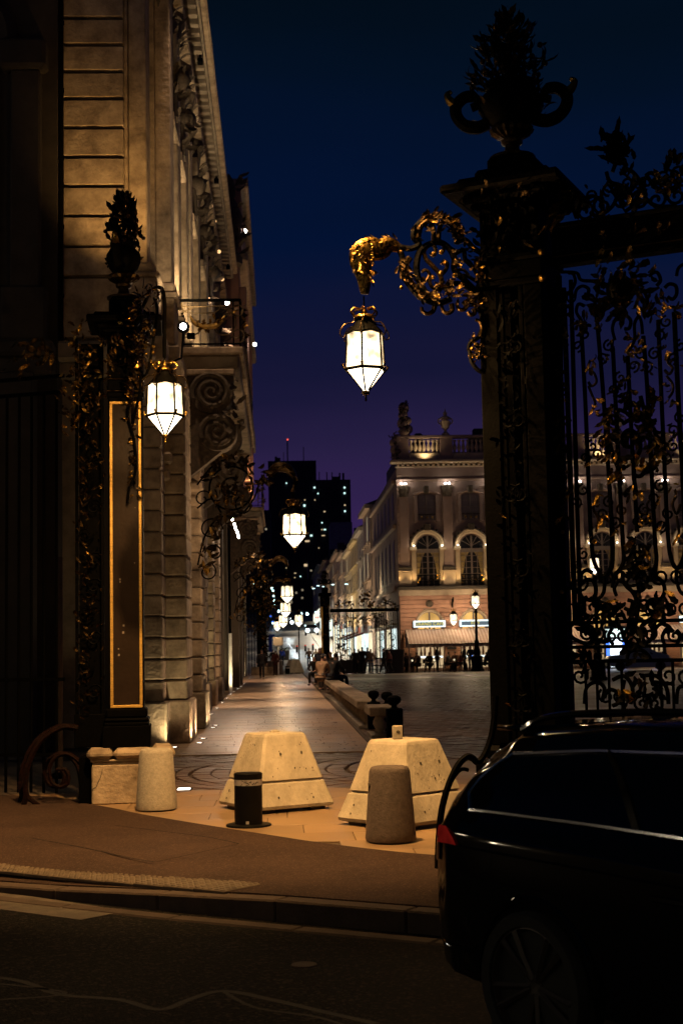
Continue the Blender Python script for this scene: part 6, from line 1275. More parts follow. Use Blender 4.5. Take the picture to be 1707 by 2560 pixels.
# ---- lamp posts and wall lantern
def lamppost(px, pyb, pyl, Y, label, s=1.):
    b_ = P(px, pyb, Y); lz = P(px, pyl, Y).z; t = thing('lamp_post', label, 'lamp post', (b_.x, Y, 0)); x = b_.x; at = V((x, Y, 0))
    q = MB(); q.lathe([(.48*s, 0), (.48*s, .15), (.40*s, .2), (.38*s, .9*s), (.44*s, 1.0*s), (.2*s, 1.1*s)], 8, ph=pi/8); q.build('pedestal', 'iron', t, at=at)
    q = MB(); q.lathe([(.2*s, 1.1*s), (.26*s, 1.3*s), (.14*s, 1.6*s), (.17*s, 2.0*s), (.10*s, 2.15*s), (.085*s, lz-.7), (.15*s, lz-.6), (.07*s, lz-.48), (.16*s, lz-.38), (.01, lz-.36)], 10); q.build('shaft', 'iron', t, True, at=at)
    lantern((x, Y, lz-.05), .62*s, 'lit crowned lantern on top of the '+label.split(' ', 1)[1], None, 'lglassw', 'lglassv', 480, (1, .68, .38), hang=0)
lamppost(1193, 1676, 1508, 97, 'slender black lamp post before the cafe terrace', 1.0)
lamppost(1496, 1712, 1418, 66, 'nearer black lamp post seen through the gate bars', .86)
lp = P(1133, 1550, 99.4); lantern((lp.x, 99.3, lp.z-.1), .56, 'lit lantern on the cafe wall between the two sign boxes', None, 'lglassw', 'lglassv', 90, (1, .7, .4), hang=.9)
br_ = thing('wall_bracket', 'dark iron bracket holding the lantern on the cafe wall', 'lamp bracket', (lp.x, 99.95, lp.z+1.2)); q = MB(); q.tube(spline([(lp.x, 100.0, lp.z+.9), (lp.x, 99.7, lp.z+1.4), (lp.x, 99.3, lp.z+1.55), (lp.x, 99.3, lp.z+1.25)], 4), .05, 5); q.build('arm', 'iron', br_)
# ---- terrace tables and chairs
def chairs():
    k = 0; q = MB(); q.box(-.2, .2, -.2, .2, .43, .46); seat = q.mesh('seat', mats=[K['iron']]); q = MB(); q.tube([(-.19, .2, .46), (-.19, .24, .88), (.19, .24, .88), (.19, .2, .46)], .018, 4); q.box(-.17, .17, .215, .235, .6, .86); back = q.mesh('backrest', mats=[K['iron']]); q = MB(); q.tube([(0, 0, 0), (0, 0, .44)], .016, 4); lg_ = q.mesh('leg', mats=[K['iron']])
    q = MB(); q.lathe([(.32, .70), (.32, .735), (.01, .736)], 12); top = q.mesh('table_top', mats=[K['iron']]); q = MB(); q.lathe([(.22, 0), (.03, .04), (.03, .7)], 8); ped = q.mesh('pedestal', mats=[K['iron']])
    for i in range(13):
        x = X0+.9+i*1.15; y = 98.0+rnd.uniform(-.4, .7)
        if 7.2 < i*1.15 < 0: continue
        t = thing('cafe_table', 'small round dark terrace table under the awning', 'table', (x, y, 0), 'round tables on the cafe terrace'); link('table_top', top, t, (x, y, 0)); link('pedestal', ped, t, (x, y, 0))
        for s in (-1, 1):
            cx_, cy_ = x+s*.48, y+rnd.uniform(-.15, .15); c = thing('cafe_chair', 'dark bistro chair at a small table under the awning', 'chair', (cx_, cy_, 0), 'bistro chairs on the cafe terrace'); c.rotation_euler = (0, 0, -s*pi/2+rnd.uniform(-.3, .3))
            link('seat', seat, c, (cx_, cy_, 0)); link('backrest', back, c, (cx_, cy_, 0))
            for a in (-.17, .17):
                for b_ in (-.17, .17): link('leg', lg_, c, (cx_+a, cy_+b_, 0))
chairs()
# ------------------------------------------------------------------ houses of the street beyond, right-hand side
def house(y0, y1, h, m, label, roof, rows, cols, first=False, xf=8.3, shop=None, awn_=None):
    z = sz((y0+y1)/2); t = thing('town_house', label, 'house', (xf, y0, z), 'terraced houses along the street beyond the square')
    def hb(nm, x0, x1, a, c, z0, z1, mm=m, par=None): q = MB(); q.box(x0, x1, a, c, z+z0, z+z1); return q.build(nm, mm, par or t)
    hb('wall', xf, xf+11, y0+.02, y1-.02, -1.5, h); hb('front_wall', xf+.02, xf+.3, y0, y0+.018, 0, h)
    hb('cornice', xf-.45, xf-.003, y0, y1, h-.35, h, m); hb('band', xf-.15, xf-.003, y0, y1, 3.9, 4.15, m)
    q = MB(); q.add([(xf-.5, y0+.03, z+h+.003), (xf+11, y0+.03, z+h+.003), (xf+5, y0+.03, z+h+roof), (xf-.5, y1-.03, z+h+.003), (xf+11, y1-.03, z+h+.003), (xf+5, y1-.03, z+h+roof)], [(0, 1, 2), (5, 4, 3), (0, 2, 5, 3), (1, 4, 5, 2), (0, 3, 4, 1)])
    rf = q.build('roof', 'roofm', t)
    q = MB(); q.box(xf+2.2, xf+3.4, y0+.3, y0+1.2, z+h+roof*.3, z+h+roof*.62+1.4); ch = q.build('chimney', 'roofm', rf)
    L = (y1-y0)/cols; rh = (h-4.6)/rows
    for i in range(rows):
        for j in range(cols):
            yc = y0+(j+.5)*L; zc_ = 4.4+i*rh; fr = hb('window', xf-.02, xf-.004, yc-.5, yc+.5, zc_+.25, zc_+rh-.55, 'wood'); hb('pane', xf-.03, xf-.021, yc-.42, yc+.42, zc_+.33, zc_+rh-.63, 'dimw' if rnd.random() < .12 else 'glassn', fr); hb('sill', xf-.22, xf-.003, yc-.65, yc+.65, zc_+.08, zc_+.245, m)
    if shop:
        n = max(1, int((y1-y0)/4.2)); w = (y1-y0)/n
        for k in range(n):
            hb('shop_window', xf-.03, xf-.004, y0+k*w+.25, y0+(k+1)*w-.25, .35, 3.0, shop if k % 2 == 0 else ('shop' if shop == 'shopw' else 'shopw')); hb('fascia', xf-.12, xf-.003, y0+k*w+.15, y0+(k+1)*w-.15, 3.05, 3.65, rnd.choice(('sign', 'cred', 'cafel')))
    if awn_:
        q = MB(); q.prism([(xf-.01, z+3.1), (xf-1.7, z+2.5), (xf-1.7, z+2.35), (xf-.01, z+2.9)], lambda a, c, yy: (a, yy, c), y0+.6, y1-.8); q.build('shop_awning', awn_, t)
    return t
HS = [(128, 139, 14.6, 'h1', 'tall brown-grey house next to the cafe palace, first along the street', 2.0, 3, 4, 'shop', None), (139.2, 150, 13.4, 'h3', 'grey house with a white lamp fixed high on its front', 2.2, 3, 3, 'shopw', 'cred'), (150.2, 163, 13.0, 'h2', 'yellow-lit house with drainpipes, third along the street', 2.4, 3, 4, 'shop', 'cred2'),
      (163.2, 178, 12.6, 'h4', 'cream house with two rows of small roof windows', 2.3, 3, 4, 'shop', None), (178.2, 196, 12.8, 'h1', 'house with a small lit balcony, fifth along the street', 2.4, 3, 5, 'shopw', None), (196.2, 220, 13.2, 'h5', 'dim brick-brown house half way along the street', 2.6, 3, 5, 'shop', None), (220.2, 252, 11.5, 'h1', 'low darker house beyond the brick-brown one', 2.6, 3, 6, 'shop', None), (252.2, 292, 12.5, 'h5', 'dark house next to last along the street', 2.6, 3, 6, 'shopw', None), (292.2, 350, 12.0, 'h3', 'farthest dim house of the street', 2.6, 3, 7, 'shop', None)]
for y0, y1, h, m, lab, rf, rows, cols, shop, aw_ in HS: house(y0, y1, h, K[m], lab, rf, rows, cols, shop=shop, awn_=aw_)
# side front of the cafe palace along the street: windows, lit carved doorway
for i in range(6):
    for z0, hh in ((6.6, 2.9), (11.0, 2.0)):
        fr = cb('side_window', X0-.05, X0-.024, 103+i*4.0, 104.2+i*4.0, z0, z0+hh, 'wood'); q = MB(); q.box(X0-.06, X0-.051, 103.1+i*4, 104.1+i*4, z0+.1, z0+hh-.1); q.build('pane', 'glassn', fr)
for z0 in (5.75, 10.2, 13.4): cb('side_band', X0-.3, X0-.023, 101, 127.5, z0, z0+.3, 'cafe', .05)
for i in range(4): cb('side_shop', X0-.05, X0-.024, 103+i*6, 106.6+i*6, .9, 3.1, 'shopw' if i % 2 == 0 else 'shop')
cb('lit_ledge', X0-.5, X0-.024, 101.5, 127, 3.3, 3.45, 'cafel', .04)
q = MB(); q.cbox(X0-1.0, X0-.025, 112, 117, 4.55, 4.95, .08); q.build('carved_hood', 'cafel', CA)
for k in range(26): leaf(CA, V((X0-.1-rnd.random()*.8, 112.3+rnd.random()*4.4, 3.6+rnd.random()*1.0)), V((-.3, -.6, rnd.uniform(-1, 1))), V((-.6, -1, 0)), .5, 'carve', 'carved_leaf')
light('POINT', 'hood_light', (X0-1.4, 111.5, 4.0), 110, (1, .84, .55), .1, CA); light('POINT', 'front_light', (X0-.9, 118, 6.4), 120, (1, .86, .5), .1, CA)
for y, p in ((131, 260), (146, 300), (158, 330), (171, 330), (188, 300), (210, 280), (240, 240)): light('SPOT', 'shop_spill', (5.4, y, sz(y)+2.6), p*8, (1, .70, .36), .3, bpy.data.objects['town_house'], (8.4, y, sz(y)+7.5), 2.5, .9)  # added spots over the street, no fixture, brightening the house fronts
for y, p in ((126, 420), (142, 420), (160, 420), (182, 420), (206, 400)): light('POINT', 'shop_glow', (7.0, y, sz(y)+2.0), p, (1, .88, .66), .3, bpy.data.objects['town_house'])
# street lamps hung on arms from the fronts
for i, (px, py, Y) in enumerate(((929, 1442, 135), (866, 1460, 165), (832, 1461, 195), (809, 1466, 225), (795, 1464, 250), (784, 1471, 280), (987, 1477, 124))):
    p = P(px, py, Y); t = thing('street_lamp', ('large cool white street lamp on a curved arm nearest the cafe palace', 'second cool street lamp along the street', 'third cool street lamp along the street', 'fourth cool street lamp along the street', 'fifth cool street lamp along the street', 'farthest cool street lamp in the row', 'tiny cool lamp at the corner of the cafe palace')[i], 'street lamp', p, 'cool street lamps on the house fronts')
    r = .06+.0004*Y if i != 6 else .08
    q = MB(); q.lathe([(.001, -r*.5), (r*1.5, -r*.3), (r*1.6, 0), (.001, r*.1)], 10); q.build('lens', 'cool', t, True, at=p); q = MB(); q.lathe([(r*1.7, .01), (r*1.4, r*.6), (.01, r*.9)], 10); q.build('hood', 'iron', t, at=p)
    q = MB(); q.tube(spline([p+V((0, 0, .2)), p+V((1.0, 0, .6)), V((8.35, Y, p.z-.2))], 4), .045, 5); q.build('arm', 'kerb', t)
    if i < 6: light('SPOT', 'street_lamp_light', p+V((-.2, 0, -.4)), 7000, (1, .88, .68), .2, t, (p.x-5, Y-6, 0), 2.0, .9)
# cool lamps of the other side, a slanting row seen past the palace
for i, (px, py) in enumerate(((682, 1467), (679, 1471), (683, 1477), (684, 1490), (686, 1499), (686, 1503), (687, 1506), (686, 1513), (687, 1515), (635, 1457), (655, 1520), (656, 1525))):
    g = i >= 10; p = P(px, py, 240+i*12 if i < 9 else 108); q = MB(); r = .0017*p.y; q.ball((0, 0, 0), r*.36 if i < 9 else .11, 8, 6)
    tag(q.build('far_lamp', 'grn' if g else 'cool', None, True, at=p), 'green signal light in the dark beside the palace' if g else 'small cool lamp in the slanting row past the palace corner', 'lamp', 'green signal lights' if g else 'cool lamps in a slanting row past the palace')
# ---- left side of the street: dark mass of houses behind the palace
for i, (y0, y1, h) in enumerate(((118, 150, 10), (150.3, 200, 11), (200.3, 300, 12))):
    z = sz(y0); t = thing('town_house', ('dark', 'second dark', 'third dark')[i]+' house along the left of the street behind the hanging lanterns', 'house', (-8, y0, z)); q = MB(); q.box(-16, -7.2, y0, y1, z-1.5, z+h); q.build('wall', K['h5'], t)
    for k in range(5):
        q = MB(); yy = y0+(k+.5)*(y1-y0)/5; q.box(-7.2, -7.17, yy-1, yy+1, z+.6, z+2.6); q.build('shop_window', 'shopw' if k % 2 else 'shop', t)
# ---- dark towers on the skyline
tw = thing('tower_block', 'dark high-rise tower in two steps with a few lit windows on the skyline', 'tower', (-1, 700, 10))
def T(px, py): return P(px, py, 700)
def twb(nm, xa, xb_, yb, yt, d0, d1, m='tower'):
    a, c = P(xa, yb, 700), P(xb_, yt, 700); q = MB(); q.box(a.x, c.x, 700+d0, 700+d1, 0, c.z); return q.build(nm, m, tw)
twb('main_shaft', 675, 790, 1500, 1151, 0, 30); twb('lower_shaft', 790.5, 876, 1500, 1198, 1, 26)
for k in range(17):
    xa = P(680+k*6.9, 1400, 700).x; c = P(790, 1153, 700).z; q = MB(); q.box(xa, xa+.35, 699.4, 699.99, 20, c-2); q.build('fin', 'tow2', tw)
for k in range(12):
    xa = P(794+k*6.9, 1400, 700).x; c = P(790, 1200, 700).z; q = MB(); q.box(xa, xa+.35, 700.4, 700.99, 20, c-2); q.build('fin', 'tow2', tw)
for px, py, w, h, m in ((786, 1219, 4, 4, 'twin'), (861, 1219, 4, 4, 'twin'), (861, 1233, 4, 4, 'twin'), (795, 1234, 3, 3, 'twin'), (716, 1208, 3, 3, 'twin'), (862, 1263, 4, 3, 'twinw'), (862, 1278, 4, 4, 'twin'), (811, 1279, 4, 3, 'twinw'), (761, 1264, 5, 5, 'twin'), (787, 1250, 3, 2, 'twinw'), (762, 1250, 3, 2, 'twinw'), (805, 1307, 3, 3, 'twin'), (812, 1324, 5, 3, 'twin'), (805, 1324, 4, 2, 'twinw'), (778, 1339, 5, 4, 'twin'), (768, 1353, 11, 4, 'twinw'), (808, 1339, 8, 2, 'twinw'), (797, 1370, 3, 2, 'twinw'), (767, 1413, 14, 6, 'twinw'), (751, 1441, 3, 3, 'twin'), (738, 1433, 5, 2, 'twinw'), (737, 1444, 3, 2, 'twinw'), (716, 1420, 3, 2, 'twinw')):
    p = P(px, py, 698.9 if px < 791 else 700.2); s = .1968; q = MB(); q.box(p.x-w*s/2, p.x+w*s/2, p.y-.5, p.y, p.z-h*s/2, p.z+h*s/2); q.build('lit_window', m, tw)
for px, y0, y1, w in ((719, 1152, 1102, 3), (759, 1152, 1118, 2), (690, 1152, 1142, 6), (697, 1152, 1145, 8), (709, 1152, 1131, 1.5), (798, 1199, 1180, 2), (817, 1199, 1181, 2.5), (830, 1199, 1181, 2.5), (849, 1199, 1183, 4), (858, 1199, 1183, 5), (840, 1199, 1192, 20)):
    a, c = P(px, y0, 706), P(px, y1, 706); w *= .1; q = MB(); q.box(a.x-w, a.x+w, 705, 705+2*w, a.z-3, c.z); q.build('mast', 'tower', tw)
p = P(719, 1099, 706); q = MB(); q.ball((0, 0, 0), .45, 8, 6); q.build('beacon', 'redl', tw, at=p)
for i, (xa, xb_, yt, Y) in enumerate(((826, 880, 1305, 420), (770, 830, 1400, 560), (700, 775, 1448, 520), (606, 676, 1275, 500))):
    a, c = P(xa, yt, Y), P(xb_, yt, Y); t = thing('distant_block', ('pale purple-grey slab building below the tower at right', 'dark distant block at the street end below the tower', 'dark distant block behind the hanging lanterns', 'tall dark distant block between the palace corner and the tower')[i], 'building', (a.x, Y, 0)); q = MB(); q.box(a.x, c.x, Y, Y+15, 0, c.z); q.build('wall', K['h3'] if i == 0 else 'tower', t)
    for k in range(10 if i else 0): q = MB(); x = rnd.uniform(a.x+.5, c.x-1); zz = c.z-rnd.uniform(2, 22); q.box(x, x+.7, Y-.1, Y-.01, zz, zz+.7); q.build('window', 'dimw' if k % 3 else 'glassn', t)
# ---- far gate at the head of the street
FG = P(815, 1650, 98); fgp = thing('gate_pillar', 'far gilded gate pillar with a lit gilt-framed edge, at the mouth of the street', 'gate pillar', (FG.x, 98, 0))
for nm, h_, z0, z1, m in (('plinth', .5, 0, .8, 'iron'), ('shaft', .27, .803, 4.6, 'iron'), ('capital', .32, 4.603, 5.3, 'ironr'), ('cornice', .45, 5.303, 5.55, 'iron'), ('pedestal', .22, 5.553, 5.9, 'iron')): q = MB(); q.cbox(FG.x-h_, FG.x+h_, 98-h_, 98+h_, z0, z1, .03); q.build(nm, m, fgp)
q = MB(); q.box(FG.x-.30, FG.x-.18, 97.70, 97.725, .9, 4.6); q.build('gilt_frame', 'frame', fgp); urn(fgp, V((FG.x, 98, 5.9)), .7, .3, 9)
fpl = Plane(V((FG.x, 97.6, 0)), (1, 0, 0)); foliage(fgp, fpl, [(.1, 1), (.15, 3), (.1, 5)], 44, .3, .10, 'goldd', .06, .2)
fg = thing('far_railing', 'tall iron railing with dark beam and gilded cresting beside the far gate pillar', 'railing', (FG.x+.5, 98, 0)); xe = 8.2
q = MB(); q.cbox(FG.x+.33, xe, 97.94, 98.06, 4.2, 4.44, .02); q.build('beam', 'iron', fg)
for z in (.5, 1.0): q = MB(); q.tube([(FG.x+.33, 98, z), (xe, 98, z)], .035, 4); q.build('rail', 'iron', fg)
for x in (FG.x+1.9, xe-1.6, xe-.1): q = MB(); q.box(x-.035, x+.035, 97.96, 98.04, 0, 4.2); q.build('stile', 'iron', fg)
x = FG.x+.5; q = MB(); q.tube([(0, 0, 0), (0, 0, 4.15)], .022, 4); bm3 = q.mesh('bar', mats=[K['iron']])
while x < xe:
    if x < FG.x+2 or x > xe-1.7: link('bar', bm3, fg, (x, 98, 0))
    x += .16
fpl = Plane(V((FG.x, 97.9, 0)), (1, 0, 0)); L = xe-FG.x
for u in (.8, 1.5, L-1.3, L-.5):
    for z, r, a, tn in ((1.6, .24, 0, 1.3), (2.4, .28, 2, -1.3), (3.3, .3, 1, 1.3)): q = MB(); q.tube([fpl.at(a_, b_) for a_, b_ in spiral((u, z), r, a, tn, .2, 9)], .022, 4); q.build('scroll', 'iron', fg)
for u in (1.2, L*.55, L-.8):
    for s in (-1, 1): q = MB(); q.tube([fpl.at(a_, b_) for a_, b_ in spiral((u+s*.3, 4.8), .28, pi/2, 1.3*s, .2, 9)], .025, 4); q.build('crest_scroll', 'iron', fg)
foliage(fg, fpl, [(.8, 4.6), (1.4, 4.9), (1.9, 4.6)], 26, .3, .09, 'goldd', .05, .3); foliage(fg, fpl, [(L*.55-.5, 4.6), (L*.55, 5.5), (L*.55+.5, 4.6)], 44, .34, .14, 'goldd', .05, .45); foliage(fg, fpl, [(L-1.5, 4.6), (L-.8, 4.9), (L-.2, 4.6)], 26, .3, .09, 'goldd', .05, .3); foliage(fg, fpl, [(L*.3, 3.9), (L*.5, 3.6), (L*.7, 3.9)], 40, .28, .12, 'goldd', .05, .3); foliage(fg, fpl, [(.6, .8), (1.2, 2.0), (.8, 3.4)], 60, .3, .14, 'goldd', .05, .1); foliage(fg, fpl, [(L-1.2, .8), (L-.6, 2.0), (L-1.0, 3.6)], 30, .3, .14, 'goldd', .05, .15)
p = P(747, 1556, 106); lantern((p.x, 106, p.z), .62, 'lit lantern in the middle of the street mouth, left of the far gate pillar', None, 'lglassw', 'lglassv', 200, (1, .86, .6)); lpp = thing('lamp_post', 'thin dark post holding the lantern at the street mouth', 'lamp post', (p.x, 106, 0)); q = MB(); q.tube([(p.x, 106.4, 0), (p.x, 106.4, p.z+.95), (p.x, 106.0, p.z+1.05)], .05, 6); q.build('shaft', 'iron', lpp)
# dark gate pillar and gilded railing at the end of the palace
lx = P(655, 1650, 100).x; lp2 = thing('gate_pillar', 'far black gate pillar with gilded foliage beside the palace end, behind the walking man', 'gate pillar', (lx, 100, 0))
for nm, h_, z0, z1, m in (('base', .75, 0, .55, 'lime'), ('shaft', .34, .553, 6.0, 'iron'), ('capital', .48, 6.003, 6.6, 'ironr'), ('cornice', .8, 6.603, 6.9, 'iron')): q = MB(); q.cbox(lx-h_, lx+h_, 100-h_, 100+h_, z0, z1, .03); q.build(nm, m, lp2)
fpl = Plane(V((lx, 99.6, 0)), (1, 0, 0)); foliage(lp2, fpl, [(.25, .8), (.3, 2.5), (.28, 5)], 90, .3, .10, 'goldd', .06, .12); foliage(lp2, fpl, [(-.5, 3.2), (-.2, 4.6), (-.6, 6)], 60, .36, .2, 'goldd', .06, .15); foliage(lp2, fpl, [(.4, 5), (.6, 5.6), (.3, 6.6)], 40, .36, .18, 'goldd', .06, .12)
q = MB()
for u in (-1.1, -.9, -.7, -.5): q.tube([fpl.at(u, 0), fpl.at(u, 6)], .03, 4)
q.build('railing_bar', 'iron', lp2)
# planters, far blocks and bollards, sign, street clutter
def planter(p, w, h, label, plant=True, m='pot', d=None):
    t = thing('planter', label, 'planter', p); x, y, z = p; d = d or w
    q = MB(); q.prism(chamf(1, .12), lambda a, c, k: (x+a*w/2*(.86+.14*k), y+c*d/2*(.86+.14*k), z+h*k), 0, 1); q.build('tub', m, t)
    if plant:
        for k in range(30): a = rnd.uniform(0, 6.28); r = rnd.uniform(0, w*.5); leaf(t, V((x+r*cos(a), y+r*sin(a), z+h)), V((cos(a)*.8, sin(a)*.8, 1)), V((cos(a), sin(a), .3)), rnd.uniform(.3, .75)*w, 'leafg', 'blade_leaf', .6)
LF['leafg'] = [leafmesh('leaf_green', 'leafm', .7, .2)]
def gpt(px, py, Y): p = P(px, py, Y); return V((p.x, Y, sz(Y)))
planter(gpt(708, 1595, 165), 1.4, 1.1, 'tall round planter with spiky leaves at the street mouth under the lanterns')
planter(V((P(880, 1650, 97).x, 96.8, 0)), 2.0, .95, 'long low dark planter box at the foot of the far railing', False, d=.7)
planter(V((P(798, 1600, 130).x, 130, sz(130))), .9, 1.3, 'dark square planter tub near the far walkers', False)
planter(V((P(985, 1640, 97).x, 96.6, 0)), 1.3, 1.6, 'dark boxy planter at the left edge of the cafe terrace', False, d=.8)
x = P(735, 1672, 103).x; block(x, 103, R(20), 'far tan concrete block at the end of the promenade', 'flat', 1.25, 1.25)
x = P(707, 1684, 100).x; b = MB()
t = thing('steel_bollard', 'small far black bollard at the end of the promenade beside the tan block', 'bollard', (P(719, 1684, 101).x, 101, 0)); q = MB(); q.lathe([(.17, 0), (.17, .55), (.001, .56)], 12); q.build('tube', 'bolt', t, True, at=OR[t.name]); q = MB(); q.lathe([(.172, .40), (.172, .47)], 12); q.build('reflective_band', 'band', t, at=OR[t.name])
for px, lab in ((694, 'far brown stone bollard at the end of the promenade, right of the gate base'), (672, 'far wide brown stone base block at the end of the promenade')):
    pp = P(px, 1685, 100); stonebollard(pp.x, 100, lab, 'gran', .55 if px == 672 else .42, .45 if px == 672 else .36, .95)
for i, (px, py, Y) in enumerate(((742, 1593, 190), (763, 1592, 192), (782, 1590, 194))):
    g = gpt(px, py, Y); t = thing('lit_bollard', 'small dark bollard with a glowing red ring across the street', 'bollard', g, 'red-ringed bollards across the street'); q = MB(); q.lathe([(.13, 0), (.13, .9), (.001, .91)], 10); q.build('tube', 'bolt', t, at=g); q = MB(); q.lathe([(.135, .78), (.135, .84)], 10); q.build('ring', 'redl', t, at=g)
g = gpt(696, 1660, 98); t = thing('road_sign', 'grey rounded road sign on a white post, seen from behind', 'sign', g); zt_ = P(696, 1604, 98).z; q = MB(); q.tube([(g.x, 98, 0), (g.x, 98, zt_)], .045, 6); q.build('post', 'white', t); q = MB(); q.cbox(g.x-.34, g.x+.34, 97.9, 97.94, zt_-.28, zt_+.30, .015); q.build('plate', 'granl', t)
# cars with lit headlamps coming down the street
def smallcar(px, py, Y, label, rz=0., lit='head', s=1., body='cgrey', power=600):
    p = P(px, py, Y); z = p.z-.65; t = thing('car', label, 'car', (p.x, Y, z)); x = p.x
    q = MB(); prof = [(-.9, .35), (-.88, .85), (-.80, .98), (.80, .98), (.88, .85), (.9, .35)]; q.prism(prof, lambda a, c, k: (x+a, Y+k, z+c), .1, 4.3); q.build('body', body, t)
    q = MB(); q.add([(x-.8, Y+1.2, z+.98), (x+.8, Y+1.2, z+.98), (x+.62, Y+1.9, z+1.45), (x-.62, Y+1.9, z+1.45), (x-.8, Y+4.2, z+.98), (x+.8, Y+4.2, z+.98), (x+.62, Y+3.7, z+1.47), (x-.62, Y+3.7, z+1.47)], [(0, 1, 2, 3), (5, 4, 7, 6), (3, 2, 6, 7), (1, 5, 6, 2), (4, 0, 3, 7)]); q.build('cabin', 'glassd', t)
    q = MB(); q.cbox(x-.88, x+.88, Y-.02, Y+.1, z+.3, z+.6, .05); q.build('bumper', body, t)
    for a in (-.6, .6):
        q = MB(); q.ball((x+a, Y-.03, z+.66), .17*s, 8, 6); q.build('headlamp', lit, t)
    for a in (-.8, .8):
        for b_ in (.8, 3.4): q = MB(); q.T = M.Translation((x+a, Y+b_, z+.32)) @ M.Rotation(pi/2, 4, 'Y'); q.lathe([(.01, -.1), (.32, -.1), (.32, .1), (.01, .1)], 12); q.build('wheel', 'tyre', t)
    light('SPOT', 'headlamp_beam', (x, Y-.3, z+.7), power, (.82, .95, 1), .1, t, (x, Y-20, z-2.0), 1.3, .8)
smallcar(740, 1556, 205, 'oncoming car with two cool headlamps, left of the pair in the street', s=1.25, power=500)
smallcar(780, 1576, 190, 'oncoming car with blazing white headlamps, lower right of the pair in the street', s=1.4, power=400)
smallcar(722, 1548, 250, 'car with one bright white lamp behind the hanging lanterns', s=1.6, power=200)
for i, (px, py, r, m) in enumerate(((768, 1535, .5, 'cool'), (753, 1534, .45, 'cool'), (746, 1540, .28, 'cool'), (789, 1530, .25, 'cool'), (790, 1544, .25, 'redl'), (795, 1544, .25, 'redl'), (763, 1564, .2, 'cool'), (764, 1572, .2, 'cool'), (788, 1562, .22, 'cool'), (797, 1541, .3, 'shop'), (682, 1555, .35, 'blue'), (682, 1558, .3, 'cool'), (696, 1528, .5, 'cool'), (677, 1541, .35, 'blue'), (724, 1531, .22, 'cool'), (720, 1533, .2, 'redl'))):
    p = P(px, py, 300); q = MB(); q.ball((0, 0, 0), r*.6, 8, 6); tag(q.build('street_light', m, None, True, at=p), 'tiny '+{'cool': 'cool white', 'redl': 'red', 'shop': 'warm', 'blue': 'blue'}[m]+' light spot far up the street among the traffic', 'light', {'cool': 'cool white', 'redl': 'red', 'shop': 'warm', 'blue': 'blue'}[m]+' light spots far up the street')
# lit bus front-like sign and blue parasols left of the lantern row
for i, (px, py, w, h) in enumerate(((676, 1610, 9, 40), (680, 1590, 14, 8))):
    p = P(px, py, 112); q = MB(); q.cbox(p.x-w*.0158, p.x+w*.0158, 112, 112.1, p.z-h*.0158, p.z+h*.0158, .02); tag(q.build('blue_banner', 'cblue'), ('upright', 'small tilted')[i]+' blue banner beside the far gate pillar', 'banner')
p = P(1590, 1680, 88); t = thing('parked_car', 'pale blue-grey car glimpsed through the lower gate ironwork', 'car', (p.x, 88, 0)); x = p.x
q = MB(); vs = []; st_ = [(-1.9, .5, .8), (-1.7, .3, .95), (-.9, .22, 1.0), (-.4, .2, 1.38), (.6, .2, 1.45), (1.3, .22, 1.1), (1.9, .3, .95), (2.1, .5, .75)]
fs = []
for a, z0, z1_ in st_: vs += [(x+a, 87.2, z0), (x+a, 87.25, (z0+z1_)/2+.1), (x+a, 87.5, z1_), (x+a, 88.5, z1_), (x+a, 88.75, (z0+z1_)/2+.1), (x+a, 88.8, z0)]
for i in range(len(st_)-1):
    for k in range(6): fs.append((i*6+k, i*6+(k+1) % 6, i*6+6+(k+1) % 6, i*6+6+k))
fs += [(5, 4, 3, 2, 1, 0), tuple((len(st_)-1)*6+k for k in range(6))]; q.add(vs, fs); q.build('body', mat('pale_blue_paint', (.26, .32, .38), .3, var=0), t)
for a in (-1.2, 1.3): q = MB(); q.T = M.Translation((x+a, 87.2, .3)) @ M.Rotation(pi/2, 4, 'X'); q.lathe([(.01, -.1), (.3, -.1), (.3, .1), (.01, .1)], 14); q.build('wheel', 'tyre', t)
q = MB(); q.prism([(-.5, 1.02), (.9, 1.02), (.55, 1.36), (-.3, 1.32)], lambda a, c, k: (x+a, 87.32+k+(c-1)*.5, c), 0, .02); q.build('side_window', 'glassd', t)
# ------------------------------------------------------------------ dark estate car in the right foreground
ca_ = -R(57); hx, hy = cos(ca_), sin(ca_); LX, LY = -hy, hx
wheel_pt = V((1.105, 6.43, -.13)); CO = V((wheel_pt.x+.93*LX, wheel_pt.y+.93*LY, -.13))
car = thing('estate_car', 'black estate car cropped at the right edge of the foreground, tail lamp glowing dark red', 'car', CO)
CM = M.Translation(CO) @ M.Rotation(ca_, 4, 'Z')
def cput(q, nm, m, par=None, smooth=True):
    return link(nm, q.mesh(nm, mats=[K[m]], smooth=smooth), par or car, mw=CM)
